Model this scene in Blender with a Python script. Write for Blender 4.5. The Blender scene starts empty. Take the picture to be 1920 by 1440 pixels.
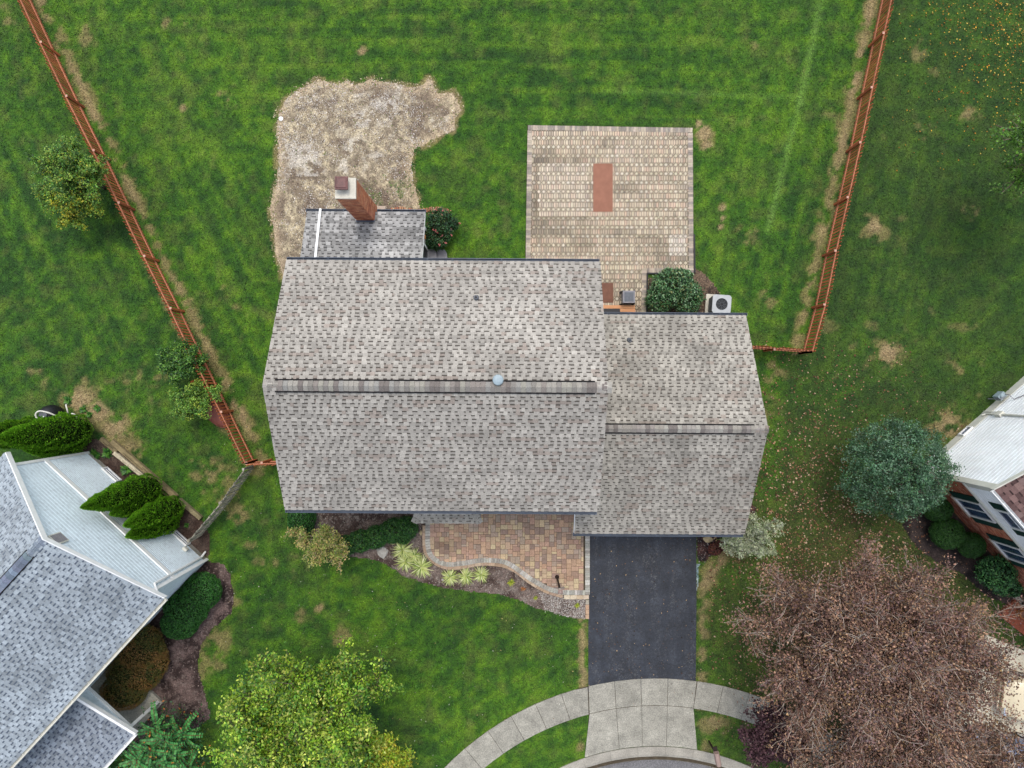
import bpy, math, random
import numpy as np
from mathutils import Vector, Matrix

# ------------------------------------------------------------------ camera, sky, sun
scene = bpy.context.scene
COL = scene.collection
CAM_H = 30.0
FOC = 1280.0
cam_d = bpy.data.cameras.new("camera")
cam = bpy.data.objects.new("camera", cam_d)
COL.objects.link(cam)
cam.location = (0, 0, CAM_H)
cam.rotation_euler = (0, 0, 0)
cam_d.sensor_width = 36.0
cam_d.lens = 36.0 * FOC / 1920.0
cam_d.clip_end = 3000
scene.camera = cam

SUN_EL, SUN_AZ = math.radians(67), math.radians(0)     # azimuth clockwise from +Y
world = bpy.data.worlds.new("World")
scene.world = world
world.use_nodes = True
wn = world.node_tree
sky = wn.nodes.new("ShaderNodeTexSky")
sky.sky_type = 'NISHITA'
sky.sun_disc = False
sky.sun_elevation = SUN_EL
sky.sun_rotation = SUN_AZ
sky.air_density = 1.0
sky.dust_density = 2.5
sky.ozone_density = 1.0
bg = wn.nodes["Background"]
bg.inputs[1].default_value = 0.15
hs = wn.nodes.new("ShaderNodeHueSaturation")          # hazy, whitish daylight
hs.inputs['Saturation'].default_value = 0.55
wn.links.new(sky.outputs[0], hs.inputs['Color'])
wn.links.new(hs.outputs[0], bg.inputs[0])
sun_d = bpy.data.lights.new("sun", 'SUN')
sun_d.energy = 0.55
sun_d.angle = math.radians(20)
sun_d.color = (1.0, 0.95, 0.87)
sun = bpy.data.objects.new("sun", sun_d)
COL.objects.link(sun)
S_DIR = Vector((math.cos(SUN_EL) * math.sin(SUN_AZ), math.cos(SUN_EL) * math.cos(SUN_AZ), math.sin(SUN_EL)))
sun.rotation_euler = (-S_DIR).to_track_quat('-Z', 'Y').to_euler()
sun.location = S_DIR * 60
scene.view_settings.view_transform = 'Standard'
scene.view_settings.look = 'None'
scene.view_settings.gamma = 1.0
scene.view_settings.use_curve_mapping = False
scene.view_settings.exposure = 1.17

# ------------------------------------------------------------------ helpers
R = random.Random(11)
NR = np.random.RandomState(5)


def P(px, py, z=0.0):
    """photo pixel -> point of the place at height z (straight-down survey)"""
    k = (CAM_H - z) / FOC
    return Vector(((px - 960) * k, (720 - py) * k, z))


def PX(pts, z=0.0):
    return [tuple(P(a, b, z)[:2]) for a, b in pts]


def lin(r, g, b, k=0.62):
    def f(c):
        c = c / 255.0
        return (c / 12.92 if c <= 0.04045 else ((c + 0.055) / 1.055) ** 2.4) * k
    return (f(r), f(g), f(b))


def jit(c, a=0.12, rr=R):
    m = 1 + rr.uniform(-a, a)
    return tuple(min(1, max(0, x * m * (1 + rr.uniform(-a, a) * 0.25))) for x in c)


def props(o, label=None, cat=None, group=None, kind=None):
    if label: o['label'] = label
    if cat: o['category'] = cat
    if group: o['group'] = group
    if kind: o['kind'] = kind
    return o


def thing(name, loc, label, cat, group=None):
    o = bpy.data.objects.new(name, None)
    o.empty_display_size = 0.3
    COL.objects.link(o)
    o.location = loc
    return props(o, label, cat, group)


def link_mesh(name, me, parent=None, **kw):
    o = bpy.data.objects.new(name, me)
    COL.objects.link(o)
    if parent is not None:
        o.parent = parent
    return props(o, **kw)


def base_of(parent):
    v = Vector((0, 0, 0))
    p = parent
    while p is not None:
        v += p.location
        p = p.parent
    return v


def set_cols(me, cols):
    """cols: per-face rgb"""
    cols = np.asarray(cols, dtype=np.float32)
    n = len(me.polygons)
    tot = np.zeros(n, dtype=np.int32)
    me.polygons.foreach_get('loop_total', tot)
    c4 = np.ones((n, 4), dtype=np.float32)
    c4[:, :3] = cols
    at = me.color_attributes.new('Col', 'FLOAT_COLOR', 'CORNER')
    at.data.foreach_set('color', np.repeat(c4, tot, axis=0).ravel())


class MB:
    def __init__(self):
        self.v, self.f, self.c, self.usec = [], [], [], False

    def face(self, pts, col=None):
        i = len(self.v)
        self.v.extend([tuple(p) for p in pts])
        self.f.append(tuple(range(i, i + len(pts))))
        self.c.append(col or (1, 1, 1))
        if col: self.usec = True

    def hexa(self, b, t, col=None, bottom=True):
        """b, t : rings of equal length (ccw from above)"""
        n = len(b)
        i = len(self.v)
        self.v.extend([tuple(p) for p in b] + [tuple(p) for p in t])
        if bottom:
            self.f.append(tuple(i + k for k in reversed(range(n))))
            self.c.append(col or (1, 1, 1))
        self.f.append(tuple(i + n + k for k in range(n)))
        self.c.append(col or (1, 1, 1))
        for k in range(n):
            k2 = (k + 1) % n
            self.f.append((i + k, i + k2, i + n + k2, i + n + k))
            self.c.append(col or (1, 1, 1))
        if col: self.usec = True

    def prism(self, poly, z0, z1, col=None, bottom=False, inset=0.0):
        a = sum(poly[i][0] * poly[(i + 1) % len(poly)][1] - poly[(i + 1) % len(poly)][0] * poly[i][1] for i in range(len(poly)))
        if a < 0: poly = poly[::-1]
        if inset:
            cx = sum(p[0] for p in poly) / len(poly); cy = sum(p[1] for p in poly) / len(poly)
            top = []
            for p in poly:
                d = Vector((p[0] - cx, p[1] - cy)); L = d.length or 1
                d *= (L - inset) / L
                top.append((cx + d.x, cy + d.y, z1))
            mid = [(p[0], p[1], z1 - inset) for p in poly]
            self.hexa([(p[0], p[1], z0) for p in poly], mid, col, bottom)
            self.f.pop(-len(poly) - 1); self.c.pop(-len(poly) - 1)
            n = len(poly); i = len(self.v)
            self.v.extend(mid); self.v.extend(top)
            self.f.append(tuple(i + n + k for k in range(n))); self.c.append(col or (1, 1, 1))
            for k in range(n):
                k2 = (k + 1) % n
                self.f.append((i + k, i + k2, i + n + k2, i + n + k)); self.c.append(col or (1, 1, 1))
        else:
            self.hexa([(p[0], p[1], z0) for p in poly], [(p[0], p[1], z1) for p in poly], col, bottom)

    def obox(self, c, ax, ay, az, col=None):
        """oriented box, half-axis vectors"""
        c, ax, ay, az = Vector(c), Vector(ax), Vector(ay), Vector(az)
        if ax.cross(ay).dot(az) < 0: ax = -ax
        b = [c - ax - ay - az, c + ax - ay - az, c + ax + ay - az, c - ax + ay - az]
        self.hexa(b, [p + 2 * az for p in b], col)

    def box(self, c, s, rz=0.0, col=None):
        ca, sa = math.cos(rz), math.sin(rz)
        self.obox(c, (ca * s[0] / 2, sa * s[0] / 2, 0), (-sa * s[1] / 2, ca * s[1] / 2, 0), (0, 0, s[2] / 2), col)

    def tube(self, pts, rs, n=6, col=None, cap=True):
        pts = [Vector(p) for p in pts]
        if not hasattr(rs, '__len__'): rs = [rs] * len(pts)
        i0 = len(self.v)
        for k, p in enumerate(pts):
            t = (pts[min(k + 1, len(pts) - 1)] - pts[max(k - 1, 0)])
            t = t.normalized() if t.length > 1e-9 else Vector((0, 0, 1))
            a = t.cross(Vector((0.13, 0.31, 0.94)))
            if a.length < 1e-3: a = t.cross(Vector((1, 0, 0)))
            a.normalize(); b = t.cross(a)
            for j in range(n):
                an = 2 * math.pi * j / n
                self.v.append(tuple(p + (a * math.cos(an) + b * math.sin(an)) * rs[k]))
        for k in range(len(pts) - 1):
            for j in range(n):
                j2 = (j + 1) % n
                self.f.append((i0 + k * n + j, i0 + k * n + j2, i0 + (k + 1) * n + j2, i0 + (k + 1) * n + j))
                self.c.append(col or (1, 1, 1))
        if cap:
            self.f.append(tuple(i0 + j for j in reversed(range(n)))); self.c.append(col or (1, 1, 1))
            self.f.append(tuple(i0 + (len(pts) - 1) * n + j for j in range(n))); self.c.append(col or (1, 1, 1))
        if col: self.usec = True

    def lathe(self, c, prof, n=16, col=None, M=None):
        """prof: (r, z) from bottom to top"""
        c = Vector(c)
        i0 = len(self.v)
        for r, z in prof:
            for j in range(n):
                an = 2 * math.pi * j / n
                p = Vector((r * math.cos(an), r * math.sin(an), z))
                if M is not None: p = M @ p
                self.v.append(tuple(c + p))
        for k in range(len(prof) - 1):
            for j in range(n):
                j2 = (j + 1) % n
                self.f.append((i0 + k * n + j, i0 + k * n + j2, i0 + (k + 1) * n + j2, i0 + (k + 1) * n + j))
                self.c.append(col or (1, 1, 1))
        self.f.append(tuple(i0 + j for j in reversed(range(n)))); self.c.append(col or (1, 1, 1))
        self.f.append(tuple(i0 + (len(prof) - 1) * n + j for j in range(n))); self.c.append(col or (1, 1, 1))
        if col: self.usec = True

    def blob(self, c, r, n=12, m=8, noise=0.0, seed=0, col=None):
        rr = random.Random(seed)
        c = Vector(c)
        i0 = len(self.v)
        for a in range(m + 1):
            th = math.pi * a / m
            for j in range(n):
                ph = 2 * math.pi * j / n
                q = 1 + rr.uniform(-noise, noise)
                self.v.append((c.x + r[0] * q * math.sin(th) * math.cos(ph), c.y + r[1] * q * math.sin(th) * math.sin(ph), c.z - r[2] * q * math.cos(th)))
        for a in range(m):
            for j in range(n):
                j2 = (j + 1) % n
                self.f.append((i0 + a * n + j, i0 + a * n + j2, i0 + (a + 1) * n + j2, i0 + (a + 1) * n + j)); self.c.append(col or (1, 1, 1))
        if col: self.usec = True

    def build(self, name, mat, parent=None, smooth=False, loc=None, **kw):
        off = base_of(parent) if parent is not None else Vector(loc or (0, 0, 0))
        me = bpy.data.meshes.new(name)
        me.from_pydata([(x - off.x, y - off.y, z - off.z) for x, y, z in self.v], [], self.f)
        me.materials.append(mat)
        if self.usec: set_cols(me, self.c)
        if smooth: me.polygons.foreach_set('use_smooth', [True] * len(me.polygons))
        o = link_mesh(name, me, parent, **kw)
        if parent is None: o.location = off
        return o


def fast_mesh(name, V, Fq, cols, mat, parent=None, loc=None, smooth=False, **kw):
    V = np.asarray(V, dtype=np.float32)
    off = base_of(parent) if parent is not None else Vector(loc or (0, 0, 0))
    V = V - np.array(off[:], dtype=np.float32)
    Fq = np.asarray(Fq, dtype=np.int32)
    k = Fq.shape[1]
    me = bpy.data.meshes.new(name)
    me.vertices.add(len(V)); me.vertices.foreach_set('co', V.ravel())
    me.loops.add(Fq.size); me.loops.foreach_set('vertex_index', Fq.ravel())
    me.polygons.add(len(Fq)); me.polygons.foreach_set('loop_start', np.arange(0, Fq.size, k, dtype=np.int32))
    me.update(calc_edges=True)
    if cols is not None: set_cols(me, cols)
    me.materials.append(mat)
    if smooth: me.polygons.foreach_set('use_smooth', [True] * len(me.polygons))
    o = link_mesh(name, me, parent, **kw)
    if parent is None: o.location = off
    return o


# numpy value noise
def vn(x, y, s, seed=0):
    x = np.asarray(x) / s + 1000.5; y = np.asarray(y) / s + 1000.5
    xi = np.floor(x).astype(np.int64); yi = np.floor(y).astype(np.int64)
    fx = x - xi; fy = y - yi
    fx = fx * fx * (3 - 2 * fx); fy = fy * fy * (3 - 2 * fy)

    def h(a, b):
        n = (a * 374761393 + b * 668265263 + seed * 974634777) & 0x7fffffff
        n = ((n ^ (n >> 13)) * 1274126177) & 0x7fffffff
        return ((n ^ (n >> 16)) & 0xffff) / 65535.0
    return (h(xi, yi) * (1 - fx) + h(xi + 1, yi) * fx) * (1 - fy) + (h(xi, yi + 1) * (1 - fx) + h(xi + 1, yi + 1) * fx) * fy


def fbm(x, y, s, seed=0, o=4):
    t, a, w = 0, 1.0, 0
    for i in range(o):
        t = t + a * vn(x, y, s / 2 ** i, seed + i * 7); w += a; a *= 0.55
    return t / w


def sst(a, b, x):
    t = np.clip((x - a) / (b - a), 0, 1)
    return t * t * (3 - 2 * t)


def inpoly(x, y, poly):
    x = np.asarray(x); y = np.asarray(y)
    r = np.zeros(x.shape, dtype=bool)
    n = len(poly)
    for i in range(n):
        x0, y0 = poly[i]; x1, y1 = poly[(i + 1) % n]
        if y0 == y1: continue
        c = ((y0 > y) != (y1 > y)) & (x < (x1 - x0) * (y - y0) / (y1 - y0) + x0)
        r ^= c
    return r


def pdist(x, y, line):
    d = np.full(np.shape(x), 1e9)
    for (x0, y0), (x1, y1) in zip(line[:-1], line[1:]):
        dx, dy = x1 - x0, y1 - y0
        t = np.clip(((x - x0) * dx + (y - y0) * dy) / (dx * dx + dy * dy + 1e-12), 0, 1)
        d = np.minimum(d, np.hypot(x - x0 - t * dx, y - y0 - t * dy))
    return d


# ------------------------------------------------------------------ materials
def new_mat(name):
    m = bpy.data.materials.new(name); m.use_nodes = True
    return m, m.node_tree, m.node_tree.nodes["Principled BSDF"]


def mat(name, col=(0.5, 0.5, 0.5), rough=0.75, attr=False, rnd=0.0, noise=((6.0, 0.25), (60.0, 0.25)), bump=0.0, bscale=80.0,
        metal=0.0, spec=0.3, transl=0.0, grain=None):
    m, nt, bs = new_mat(name)
    N, L = nt.nodes.new, nt.links.new
    bs.inputs['Roughness'].default_value = rough
    bs.inputs['Metallic'].default_value = metal
    bs.inputs['Specular IOR Level'].default_value = spec
    if attr:
        a = N("ShaderNodeAttribute"); a.attribute_name = 'Col'; cur = a.outputs['Color']
    else:
        rgb = N("ShaderNodeRGB"); rgb.outputs[0].default_value = (*col, 1); cur = rgb.outputs[0]
    geo = N("ShaderNodeNewGeometry")
    for sc, am in noise:
        tx = N("ShaderNodeTexNoise"); tx.inputs['Scale'].default_value = sc; tx.inputs['Detail'].default_value = 3
        vec = geo.outputs['Position']
        if grain is not None:
            mp = N("ShaderNodeMapping"); mp.inputs['Scale'].default_value = grain; L(geo.outputs['Position'], mp.inputs[0]); vec = mp.outputs[0]
        L(vec, tx.inputs['Vector'])
        mr = N("ShaderNodeMapRange"); mr.inputs['From Min'].default_value = 0.3; mr.inputs['From Max'].default_value = 0.7
        mr.inputs['To Min'].default_value = 1 - am; mr.inputs['To Max'].default_value = 1 + am
        L(tx.outputs['Fac'], mr.inputs['Value'])
        vm = N("ShaderNodeVectorMath"); vm.operation = 'SCALE'; L(cur, vm.inputs[0]); L(mr.outputs[0], vm.inputs['Scale'])
        cur = vm.outputs[0]
    if rnd:
        oi = N("ShaderNodeObjectInfo")
        mr = N("ShaderNodeMapRange"); mr.inputs['To Min'].default_value = 1 - rnd; mr.inputs['To Max'].default_value = 1 + rnd
        L(oi.outputs['Random'], mr.inputs['Value'])
        vm = N("ShaderNodeVectorMath"); vm.operation = 'SCALE'; L(cur, vm.inputs[0]); L(mr.outputs[0], vm.inputs['Scale'])
        cur = vm.outputs[0]
    L(cur, bs.inputs['Base Color'])
    if bump:
        tx = N("ShaderNodeTexNoise"); tx.inputs['Scale'].default_value = bscale; tx.inputs['Detail'].default_value = 2
        L(geo.outputs['Position'], tx.inputs['Vector'])
        bp = N("ShaderNodeBump"); bp.inputs['Strength'].default_value = bump; bp.inputs['Distance'].default_value = 0.02
        L(tx.outputs['Fac'], bp.inputs['Height']); L(bp.outputs[0], bs.inputs['Normal'])
    if transl:
        tr = N("ShaderNodeBsdfTranslucent"); L(cur, tr.inputs['Color'])
        mx = N("ShaderNodeMixShader"); mx.inputs[0].default_value = transl
        L(bs.outputs[0], mx.inputs[1]); L(tr.outputs[0], mx.inputs[2])
        L(mx.outputs[0], nt.nodes['Material Output'].inputs['Surface'])
    return m


def ramp(nt, pts, interp='LINEAR'):
    r = nt.nodes.new("ShaderNodeValToRGB"); r.color_ramp.interpolation = interp
    el = r.color_ramp.elements
    while len(el) < len(pts): el.new(0.5)
    for e, (p, c) in zip(el, pts):
        e.position = p; e.color = (*c, 1)
    return r


M = {}
M['ground'] = mat('lawn', attr=True, rough=0.9, noise=((2.2, 0.14), (7.0, 0.26), (19.0, 0.5)), bump=0.8, bscale=22)
M['blade'] = mat('grass_blades', attr=True, rough=0.6, noise=((9.0, 0.2),), transl=0.25)
M['leaf'] = mat('leaves', attr=True, rough=0.5, noise=(), transl=0.22, spec=0.35)
M['leafdry'] = mat('dry_leaves', attr=True, rough=0.8, noise=(), spec=0.1)
M['soil'] = mat('soil', attr=True, rough=0.95, noise=((4.0, 0.2), (14.0, 0.35), (34.0, 0.45)), bump=0.9, bscale=26)
M['stone'] = mat('stones', attr=True, rough=0.85, noise=((25.0, 0.2),))
M['bark'] = mat('bark', lin(120, 105, 92), rough=0.9, noise=((12.0, 0.3), (60, 0.3)), bump=0.5)
M['barkgrey'] = mat('grey_bark', lin(190, 174, 158), rough=0.9, noise=((8.0, 0.3), (50, 0.2)))
M['core'] = mat('inner_twigs', lin(38, 46, 28), rough=1.0, noise=((15.0, 0.4),), spec=0.0)
M['shingle'] = mat('asphalt_shingle', attr=True, rough=0.9, noise=((0.7, 0.07), (28.0, 0.14), (70.0, 0.25)), spec=0.12)
M['siding'] = mat('cream_siding', lin(225, 220, 208), rough=0.6, noise=((2.0, 0.05),))
M['white'] = mat('white_paint', lin(238, 238, 235, 0.8), rough=0.45, noise=((5.0, 0.06), (40, 0.04)))
M['offwhite'] = mat('cream_trim', lin(224, 222, 208, 0.72), rough=0.5, noise=((3.0, 0.08), (30, 0.05)))
M['gutter'] = mat('slate_gutter', lin(78, 90, 106), rough=0.45, noise=((3.0, 0.2), (40, 0.1)), spec=0.5)
M['dark'] = mat('black_metal', lin(30, 31, 34), rough=0.5, noise=((10.0, 0.2),))
M['darkgap'] = mat('ridge_vent_side', lin(26, 25, 25), rough=0.9, noise=())
M['glass'] = mat('window_glass', lin(64, 86, 118), rough=0.08, noise=((1.5, 0.35),), spec=0.9)  # reflected sky put into the blue base colour
M['brick'] = mat('brick', attr=True, rough=0.85, noise=((12.0, 0.15), (70, 0.25)), bump=0.3)
M['mortar'] = mat('mortar', lin(206, 186, 166), rough=0.95, noise=((30, 0.2),))
M['concrete'] = mat('crown_concrete', lin(214, 208, 190, 0.7), rough=0.85, noise=((6.0, 0.12), (50, 0.12)), bump=0.3)
M['rust'] = mat('rusty_brown_metal', lin(112, 68, 62), rough=0.55, noise=((7.0, 0.3), (30, 0.2)), spec=0.5)
M['cedar'] = mat('red_stained_cedar', lin(188, 106, 64), rough=0.8, rnd=0.3, noise=((3.0, 0.15), (25, 0.2)), grain=(1, 1, 0.2))
M['cedarrail'] = mat('skylit_cedar_rail', lin(206, 132, 98), rough=0.7, rnd=0.08, noise=((6.0, 0.12), (40, 0.12)))  # lighter pink of sky light on the rails put into the colour
M['cedarcap'] = mat('pale_post_end', lin(226, 178, 155), rough=0.8, noise=((20, 0.15),))
M['greywood'] = mat('weathered_grey_wood', lin(172, 166, 150), rough=0.85, rnd=0.2, noise=((5.0, 0.25), (35, 0.2)))
M['tie'] = mat('landscape_timber', attr=True, rough=0.9, noise=((3.0, 0.25), (25, 0.3)), bump=0.4)
M['paver'] = mat('concrete_pavers', attr=True, rough=0.85, noise=((3.0, 0.08), (16, 0.16), (50, 0.2)), bump=0.2, bscale=60)
M['joint'] = mat('joint_sand', lin(84, 74, 58), rough=1.0, noise=((5, 0.3), (60, 0.3)))
M['walk'] = mat('sidewalk_concrete', lin(170, 166, 152), rough=0.9, rnd=0.08, noise=((1.6, 0.2), (5, 0.1), (18.0, 0.26), (45, 0.3)), bump=0.3, bscale=40)
M['kerb'] = mat('kerb_concrete', lin(178, 172, 158), rough=0.9, rnd=0.06, noise=((2.0, 0.16), (20, 0.2)))
M['street'] = mat('street_asphalt', lin(128, 126, 126), rough=0.9, noise=((1.5, 0.12), (18, 0.3), (45, 0.3)), bump=0.3)
M['rug'] = mat('terracotta_rug', lin(166, 116, 94), rough=0.95, noise=((4, 0.08), (90, 0.18)))
M['mat'] = mat('brown_doormat', lin(134, 94, 76), rough=0.95, noise=((8, 0.12), (90, 0.18)))
M['plank'] = mat('orange_pine', lin(222, 160, 112), rough=0.7, rnd=0.1, noise=((8, 0.12),), grain=(0.3, 3, 1))
M['greymetal'] = mat('grey_painted_metal', lin(150, 148, 152), rough=0.55, noise=((6, 0.08), (60, 0.06)), spec=0.4)
M['acwhite'] = mat('ac_casing', lin(190, 193, 192, 0.62), rough=0.4, noise=((6, 0.06),), spec=0.4)
M['acgrey'] = mat('ac_louvres', lin(112, 118, 120), rough=0.5, noise=((6, 0.1),))
M['galv'] = mat('galvanised_cap', lin(166, 184, 190, 0.6), rough=0.5, noise=((8, 0.12),), metal=0.0, spec=0.5)
M['pipe'] = mat('grey_pvc_pipe', lin(108, 112, 118), rough=0.6, noise=((12, 0.15),))
M['shutter'] = mat('dark_green_shutter', lin(22, 62, 54), rough=0.5, noise=((6, 0.15),))
M['green_pipe'] = mat('white_hose', lin(232, 228, 218, 0.75), rough=0.5, noise=((10, 0.08),))
M['terra'] = mat('terracotta', lin(206, 138, 76), rough=0.8, noise=((14, 0.2),))
M['reddeck'] = mat('red_brick_paving', lin(158, 86, 62), rough=0.85, noise=((10, 0.2), (40, 0.2)))
M['carbeige'] = mat('beige_car_paint', lin(232, 218, 184, 0.75), rough=0.3, noise=((1.0, 0.04),), spec=0.6)
M['carblue'] = mat('silver_blue_car_paint', lin(150, 162, 192), rough=0.25, noise=((1.0, 0.06),), spec=0.7, metal=0.4)
M['rubber'] = mat('tyre_rubber', lin(28, 28, 30), rough=0.85, noise=((30, 0.2),))
M['chrome'] = mat('chrome_trim', lin(215, 220, 228, 0.8), rough=0.2, noise=(), metal=0.7)
M['post'] = mat('dark_brown_post', lin(48, 34, 30), rough=0.6, noise=((10, 0.2),))
M['mailbox'] = mat('taupe_mailbox', lin(178, 152, 140), rough=0.5, noise=((8, 0.1),))
M['shell'] = mat('terracotta_plastic_shell', lin(160, 92, 78), rough=0.55, noise=((2.5, 0.15), (30, 0.1)))
M['orange'] = mat('orange_panel', lin(228, 118, 40), rough=0.5, noise=((6, 0.15),))
M['rock'] = mat('pale_rock', lin(196, 190, 178), rough=0.85, noise=((6, 0.2), (30, 0.15)), bump=0.6, bscale=20)
M['rocktan'] = mat('tan_rock', lin(205, 184, 142), rough=0.85, noise=((6, 0.2), (30, 0.15)), bump=0.6, bscale=20)
M['driveconc'] = mat('pale_driveway_concrete', lin(226, 218, 196, 0.7), rough=0.85, noise=((1.5, 0.1), (50, 0.12)))


def lap_mat(name, col, pitch, dirt=0.0):
    """horizontal lap siding colour with slight weathering"""
    m, nt, bs = new_mat(name)
    N, L = nt.nodes.new, nt.links.new
    geo = N("ShaderNodeNewGeometry")
    tx = N("ShaderNodeTexNoise"); tx.inputs['Scale'].default_value = 1.3; tx.inputs['Detail'].default_value = 5
    L(geo.outputs['Position'], tx.inputs['Vector'])
    r = ramp(nt, [(0.35, tuple(c * 0.9 for c in col)), (0.65, col)])
    L(tx.outputs['Fac'], r.inputs[0])
    tx2 = N("ShaderNodeTexNoise"); tx2.inputs['Scale'].default_value = 9; tx2.inputs['Detail'].default_value = 6
    L(geo.outputs['Position'], tx2.inputs['Vector'])
    r2 = ramp(nt, [(0.36, (1 - dirt, 1 - dirt, 1 - dirt)), (0.5, (1, 1, 1))])
    L(tx2.outputs['Fac'], r2.inputs[0])
    mx = N("ShaderNodeMix"); mx.data_type = 'RGBA'; mx.blend_type = 'MULTIPLY'; mx.inputs[0].default_value = 1
    L(r.outputs[0], mx.inputs[6]); L(r2.outputs[0], mx.inputs[7])
    L(mx.outputs[2], bs.inputs['Base Color'])
    bs.inputs['Roughness'].default_value = 0.5
    return m


M['lapblue'] = lap_mat('pale_blue_grey_siding', lin(214, 226, 232, 0.95), 0.12, 0.16)
M['lapwhite'] = lap_mat('white_vinyl_siding', lin(238, 240, 240, 0.98), 0.12, 0.05)


def asphalt_mat():
    m, nt, bs = new_mat('sealed_asphalt')
    N, L = nt.nodes.new, nt.links.new
    geo = N("ShaderNodeNewGeometry"); pos = geo.outputs['Position']

    def nz(scale, detail=4, rough=0.6, vec=None):
        t = N("ShaderNodeTexNoise"); t.inputs['Scale'].default_value = scale; t.inputs['Detail'].default_value = detail
        t.inputs['Roughness'].default_value = rough; L(vec or pos, t.inputs['Vector']); return t.outputs['Fac']
    base = ramp(nt, [(0.3, lin(29, 33, 41)), (0.5, lin(40, 45, 54)), (0.72, lin(56, 61, 70))])
    L(nz(1.3, 5), base.inputs[0])
    cur = base.outputs[0]

    def mul(cur, fac, lo, hi, a, b):
        r = ramp(nt, [(a, lo), (b, hi)]); L(fac, r.inputs[0])
        mx = N("ShaderNodeMix"); mx.data_type = 'RGBA'; mx.blend_type = 'MULTIPLY'; mx.inputs[0].default_value = 1
        L(cur, mx.inputs[6]); L(r.outputs[0], mx.inputs[7]); return mx.outputs[2]
    cur = mul(cur, nz(9, 4, 0.7), (0.72,) * 3, (1.32,) * 3, 0.36, 0.64)
    cur = mul(cur, nz(24, 3, 0.7), (0.6,) * 3, (1.5,) * 3, 0.36, 0.64)
    # streaks along the driveway
    mp = N("ShaderNodeMapping"); mp.inputs['Scale'].default_value = (1.0, 0.16, 1.0); L(pos, mp.inputs[0])
    cur = mul(cur, nz(2.6, 4, 0.6, mp.outputs[0]), (0.86, 0.87, 0.9), (1.16, 1.14, 1.1), 0.35, 0.65)
    # worn pale flecks
    fl = ramp(nt, [(0.53, (0, 0, 0)), (0.62, (1, 1, 1))]); L(nz(14, 6, 0.8), fl.inputs[0])
    ms = ramp(nt, [(0.46, (0, 0, 0)), (0.62, (0.75, 0.75, 0.75))]); L(nz(1.8, 3, 0.6, mp.outputs[0]), ms.inputs[0])
    mm = N("ShaderNodeMath"); mm.operation = 'MULTIPLY'; L(fl.outputs[0], mm.inputs[0]); L(ms.outputs[0], mm.inputs[1])
    mx = N("ShaderNodeMix"); mx.data_type = 'RGBA'; L(mm.outputs[0], mx.inputs[0]); L(cur, mx.inputs[6])
    mx.inputs[7].default_value = (*lin(120, 118, 116), 1); cur = mx.outputs[2]
    # hairline cracks
    wv = N("ShaderNodeTexNoise"); wv.inputs['Scale'].default_value = 3; L(pos, wv.inputs['Vector'])
    ad = N("ShaderNodeVectorMath"); ad.operation = 'ADD'; L(pos, ad.inputs[0])
    sc = N("ShaderNodeVectorMath"); sc.operation = 'SCALE'; sc.inputs['Scale'].default_value = 0.5; L(wv.outputs['Color'], sc.inputs[0]); L(sc.outputs[0], ad.inputs[1])
    vo = N("ShaderNodeTexVoronoi"); vo.feature = 'DISTANCE_TO_EDGE'; vo.inputs['Scale'].default_value = 1.6; L(ad.outputs[0], vo.inputs['Vector'])
    cr = ramp(nt, [(0.0, (1, 1, 1)), (0.03, (0, 0, 0))]); L(vo.outputs['Distance'], cr.inputs[0])
    cm = ramp(nt, [(0.44, (0, 0, 0)), (0.54, (1, 1, 1))]); L(nz(0.7, 3), cm.inputs[0])
    mm = N("ShaderNodeMath"); mm.operation = 'MULTIPLY'; L(cr.outputs[0], mm.inputs[0]); L(cm.outputs[0], mm.inputs[1])
    mx = N("ShaderNodeMix"); mx.data_type = 'RGBA'; L(mm.outputs[0], mx.inputs[0]); L(cur, mx.inputs[6])
    mx.inputs[7].default_value = (*lin(26, 27, 31), 1); cur = mx.outputs[2]
    L(cur, bs.inputs['Base Color'])
    bs.inputs['Roughness'].default_value = 0.7
    return m


M['asphalt'] = asphalt_mat()

# ------------------------------------------------------------------ layout outlines
FENCE_Z = 1.17
LF = [(-30, -150), (24, -36), (77, 79), (125, 180), (176, 282), (223, 380), (271, 480), (320, 578), (366, 674), (415, 772), (462, 868)]
RF = [(1700, -145), (1678, -41), (1656, 62), (1634, 164), (1612.5, 267), (1589, 370), (1566, 470), (1545.5, 571), (1521, 660)]
LFw = [tuple(P(a, b, FENCE_Z)[:2]) for a, b in LF]
RFw = [tuple(P(a, b, FENCE_Z)[:2]) for a, b in RF]
# cul-de-sac circle
CC = P(1230, 1825)
rad = lambda px: px * CAM_H / FOC


def arc(rpx, th):
    r = rad(rpx)
    return (CC.x + r * math.sin(math.radians(th)), CC.y + r * math.cos(math.radians(th)))


GRAVEL = [(572, 162), (597, 148), (615, 154), (632, 157), (652, 150), (666, 159), (692, 147), (720, 151), (775, 164), (792, 161), (802, 146), (812, 151),
          (816, 167), (824, 176), (849, 172), (860, 187), (866, 207), (852, 227), (855, 245), (827, 256), (802, 270), (777, 280), (772, 310), (776, 345), (786, 370),
          (790, 400), (760, 420), (620, 440), (600, 520), (530, 520), (517, 480), (510, 420), (506, 392), (512, 360), (521, 325), (521, 295), (520, 270), (517, 240), (521, 215), (537, 185), (550, 172)]
BED_FRONT = [(575, 930), (572, 985), (585, 1015), (612, 1038), (640, 1043), (670, 1047), (703, 1051), (728, 1062), (753, 1080), (791, 1093), (829, 1104), (868, 1107),
             (895, 1112), (931, 1113), (954, 1121), (977, 1127), (997, 1140), (1022, 1145), (1058, 1157), (1080, 1160), (1099, 1161), (1099, 1100), (1040, 1060), (940, 1030), (815, 1020), (815, 930)]
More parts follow.
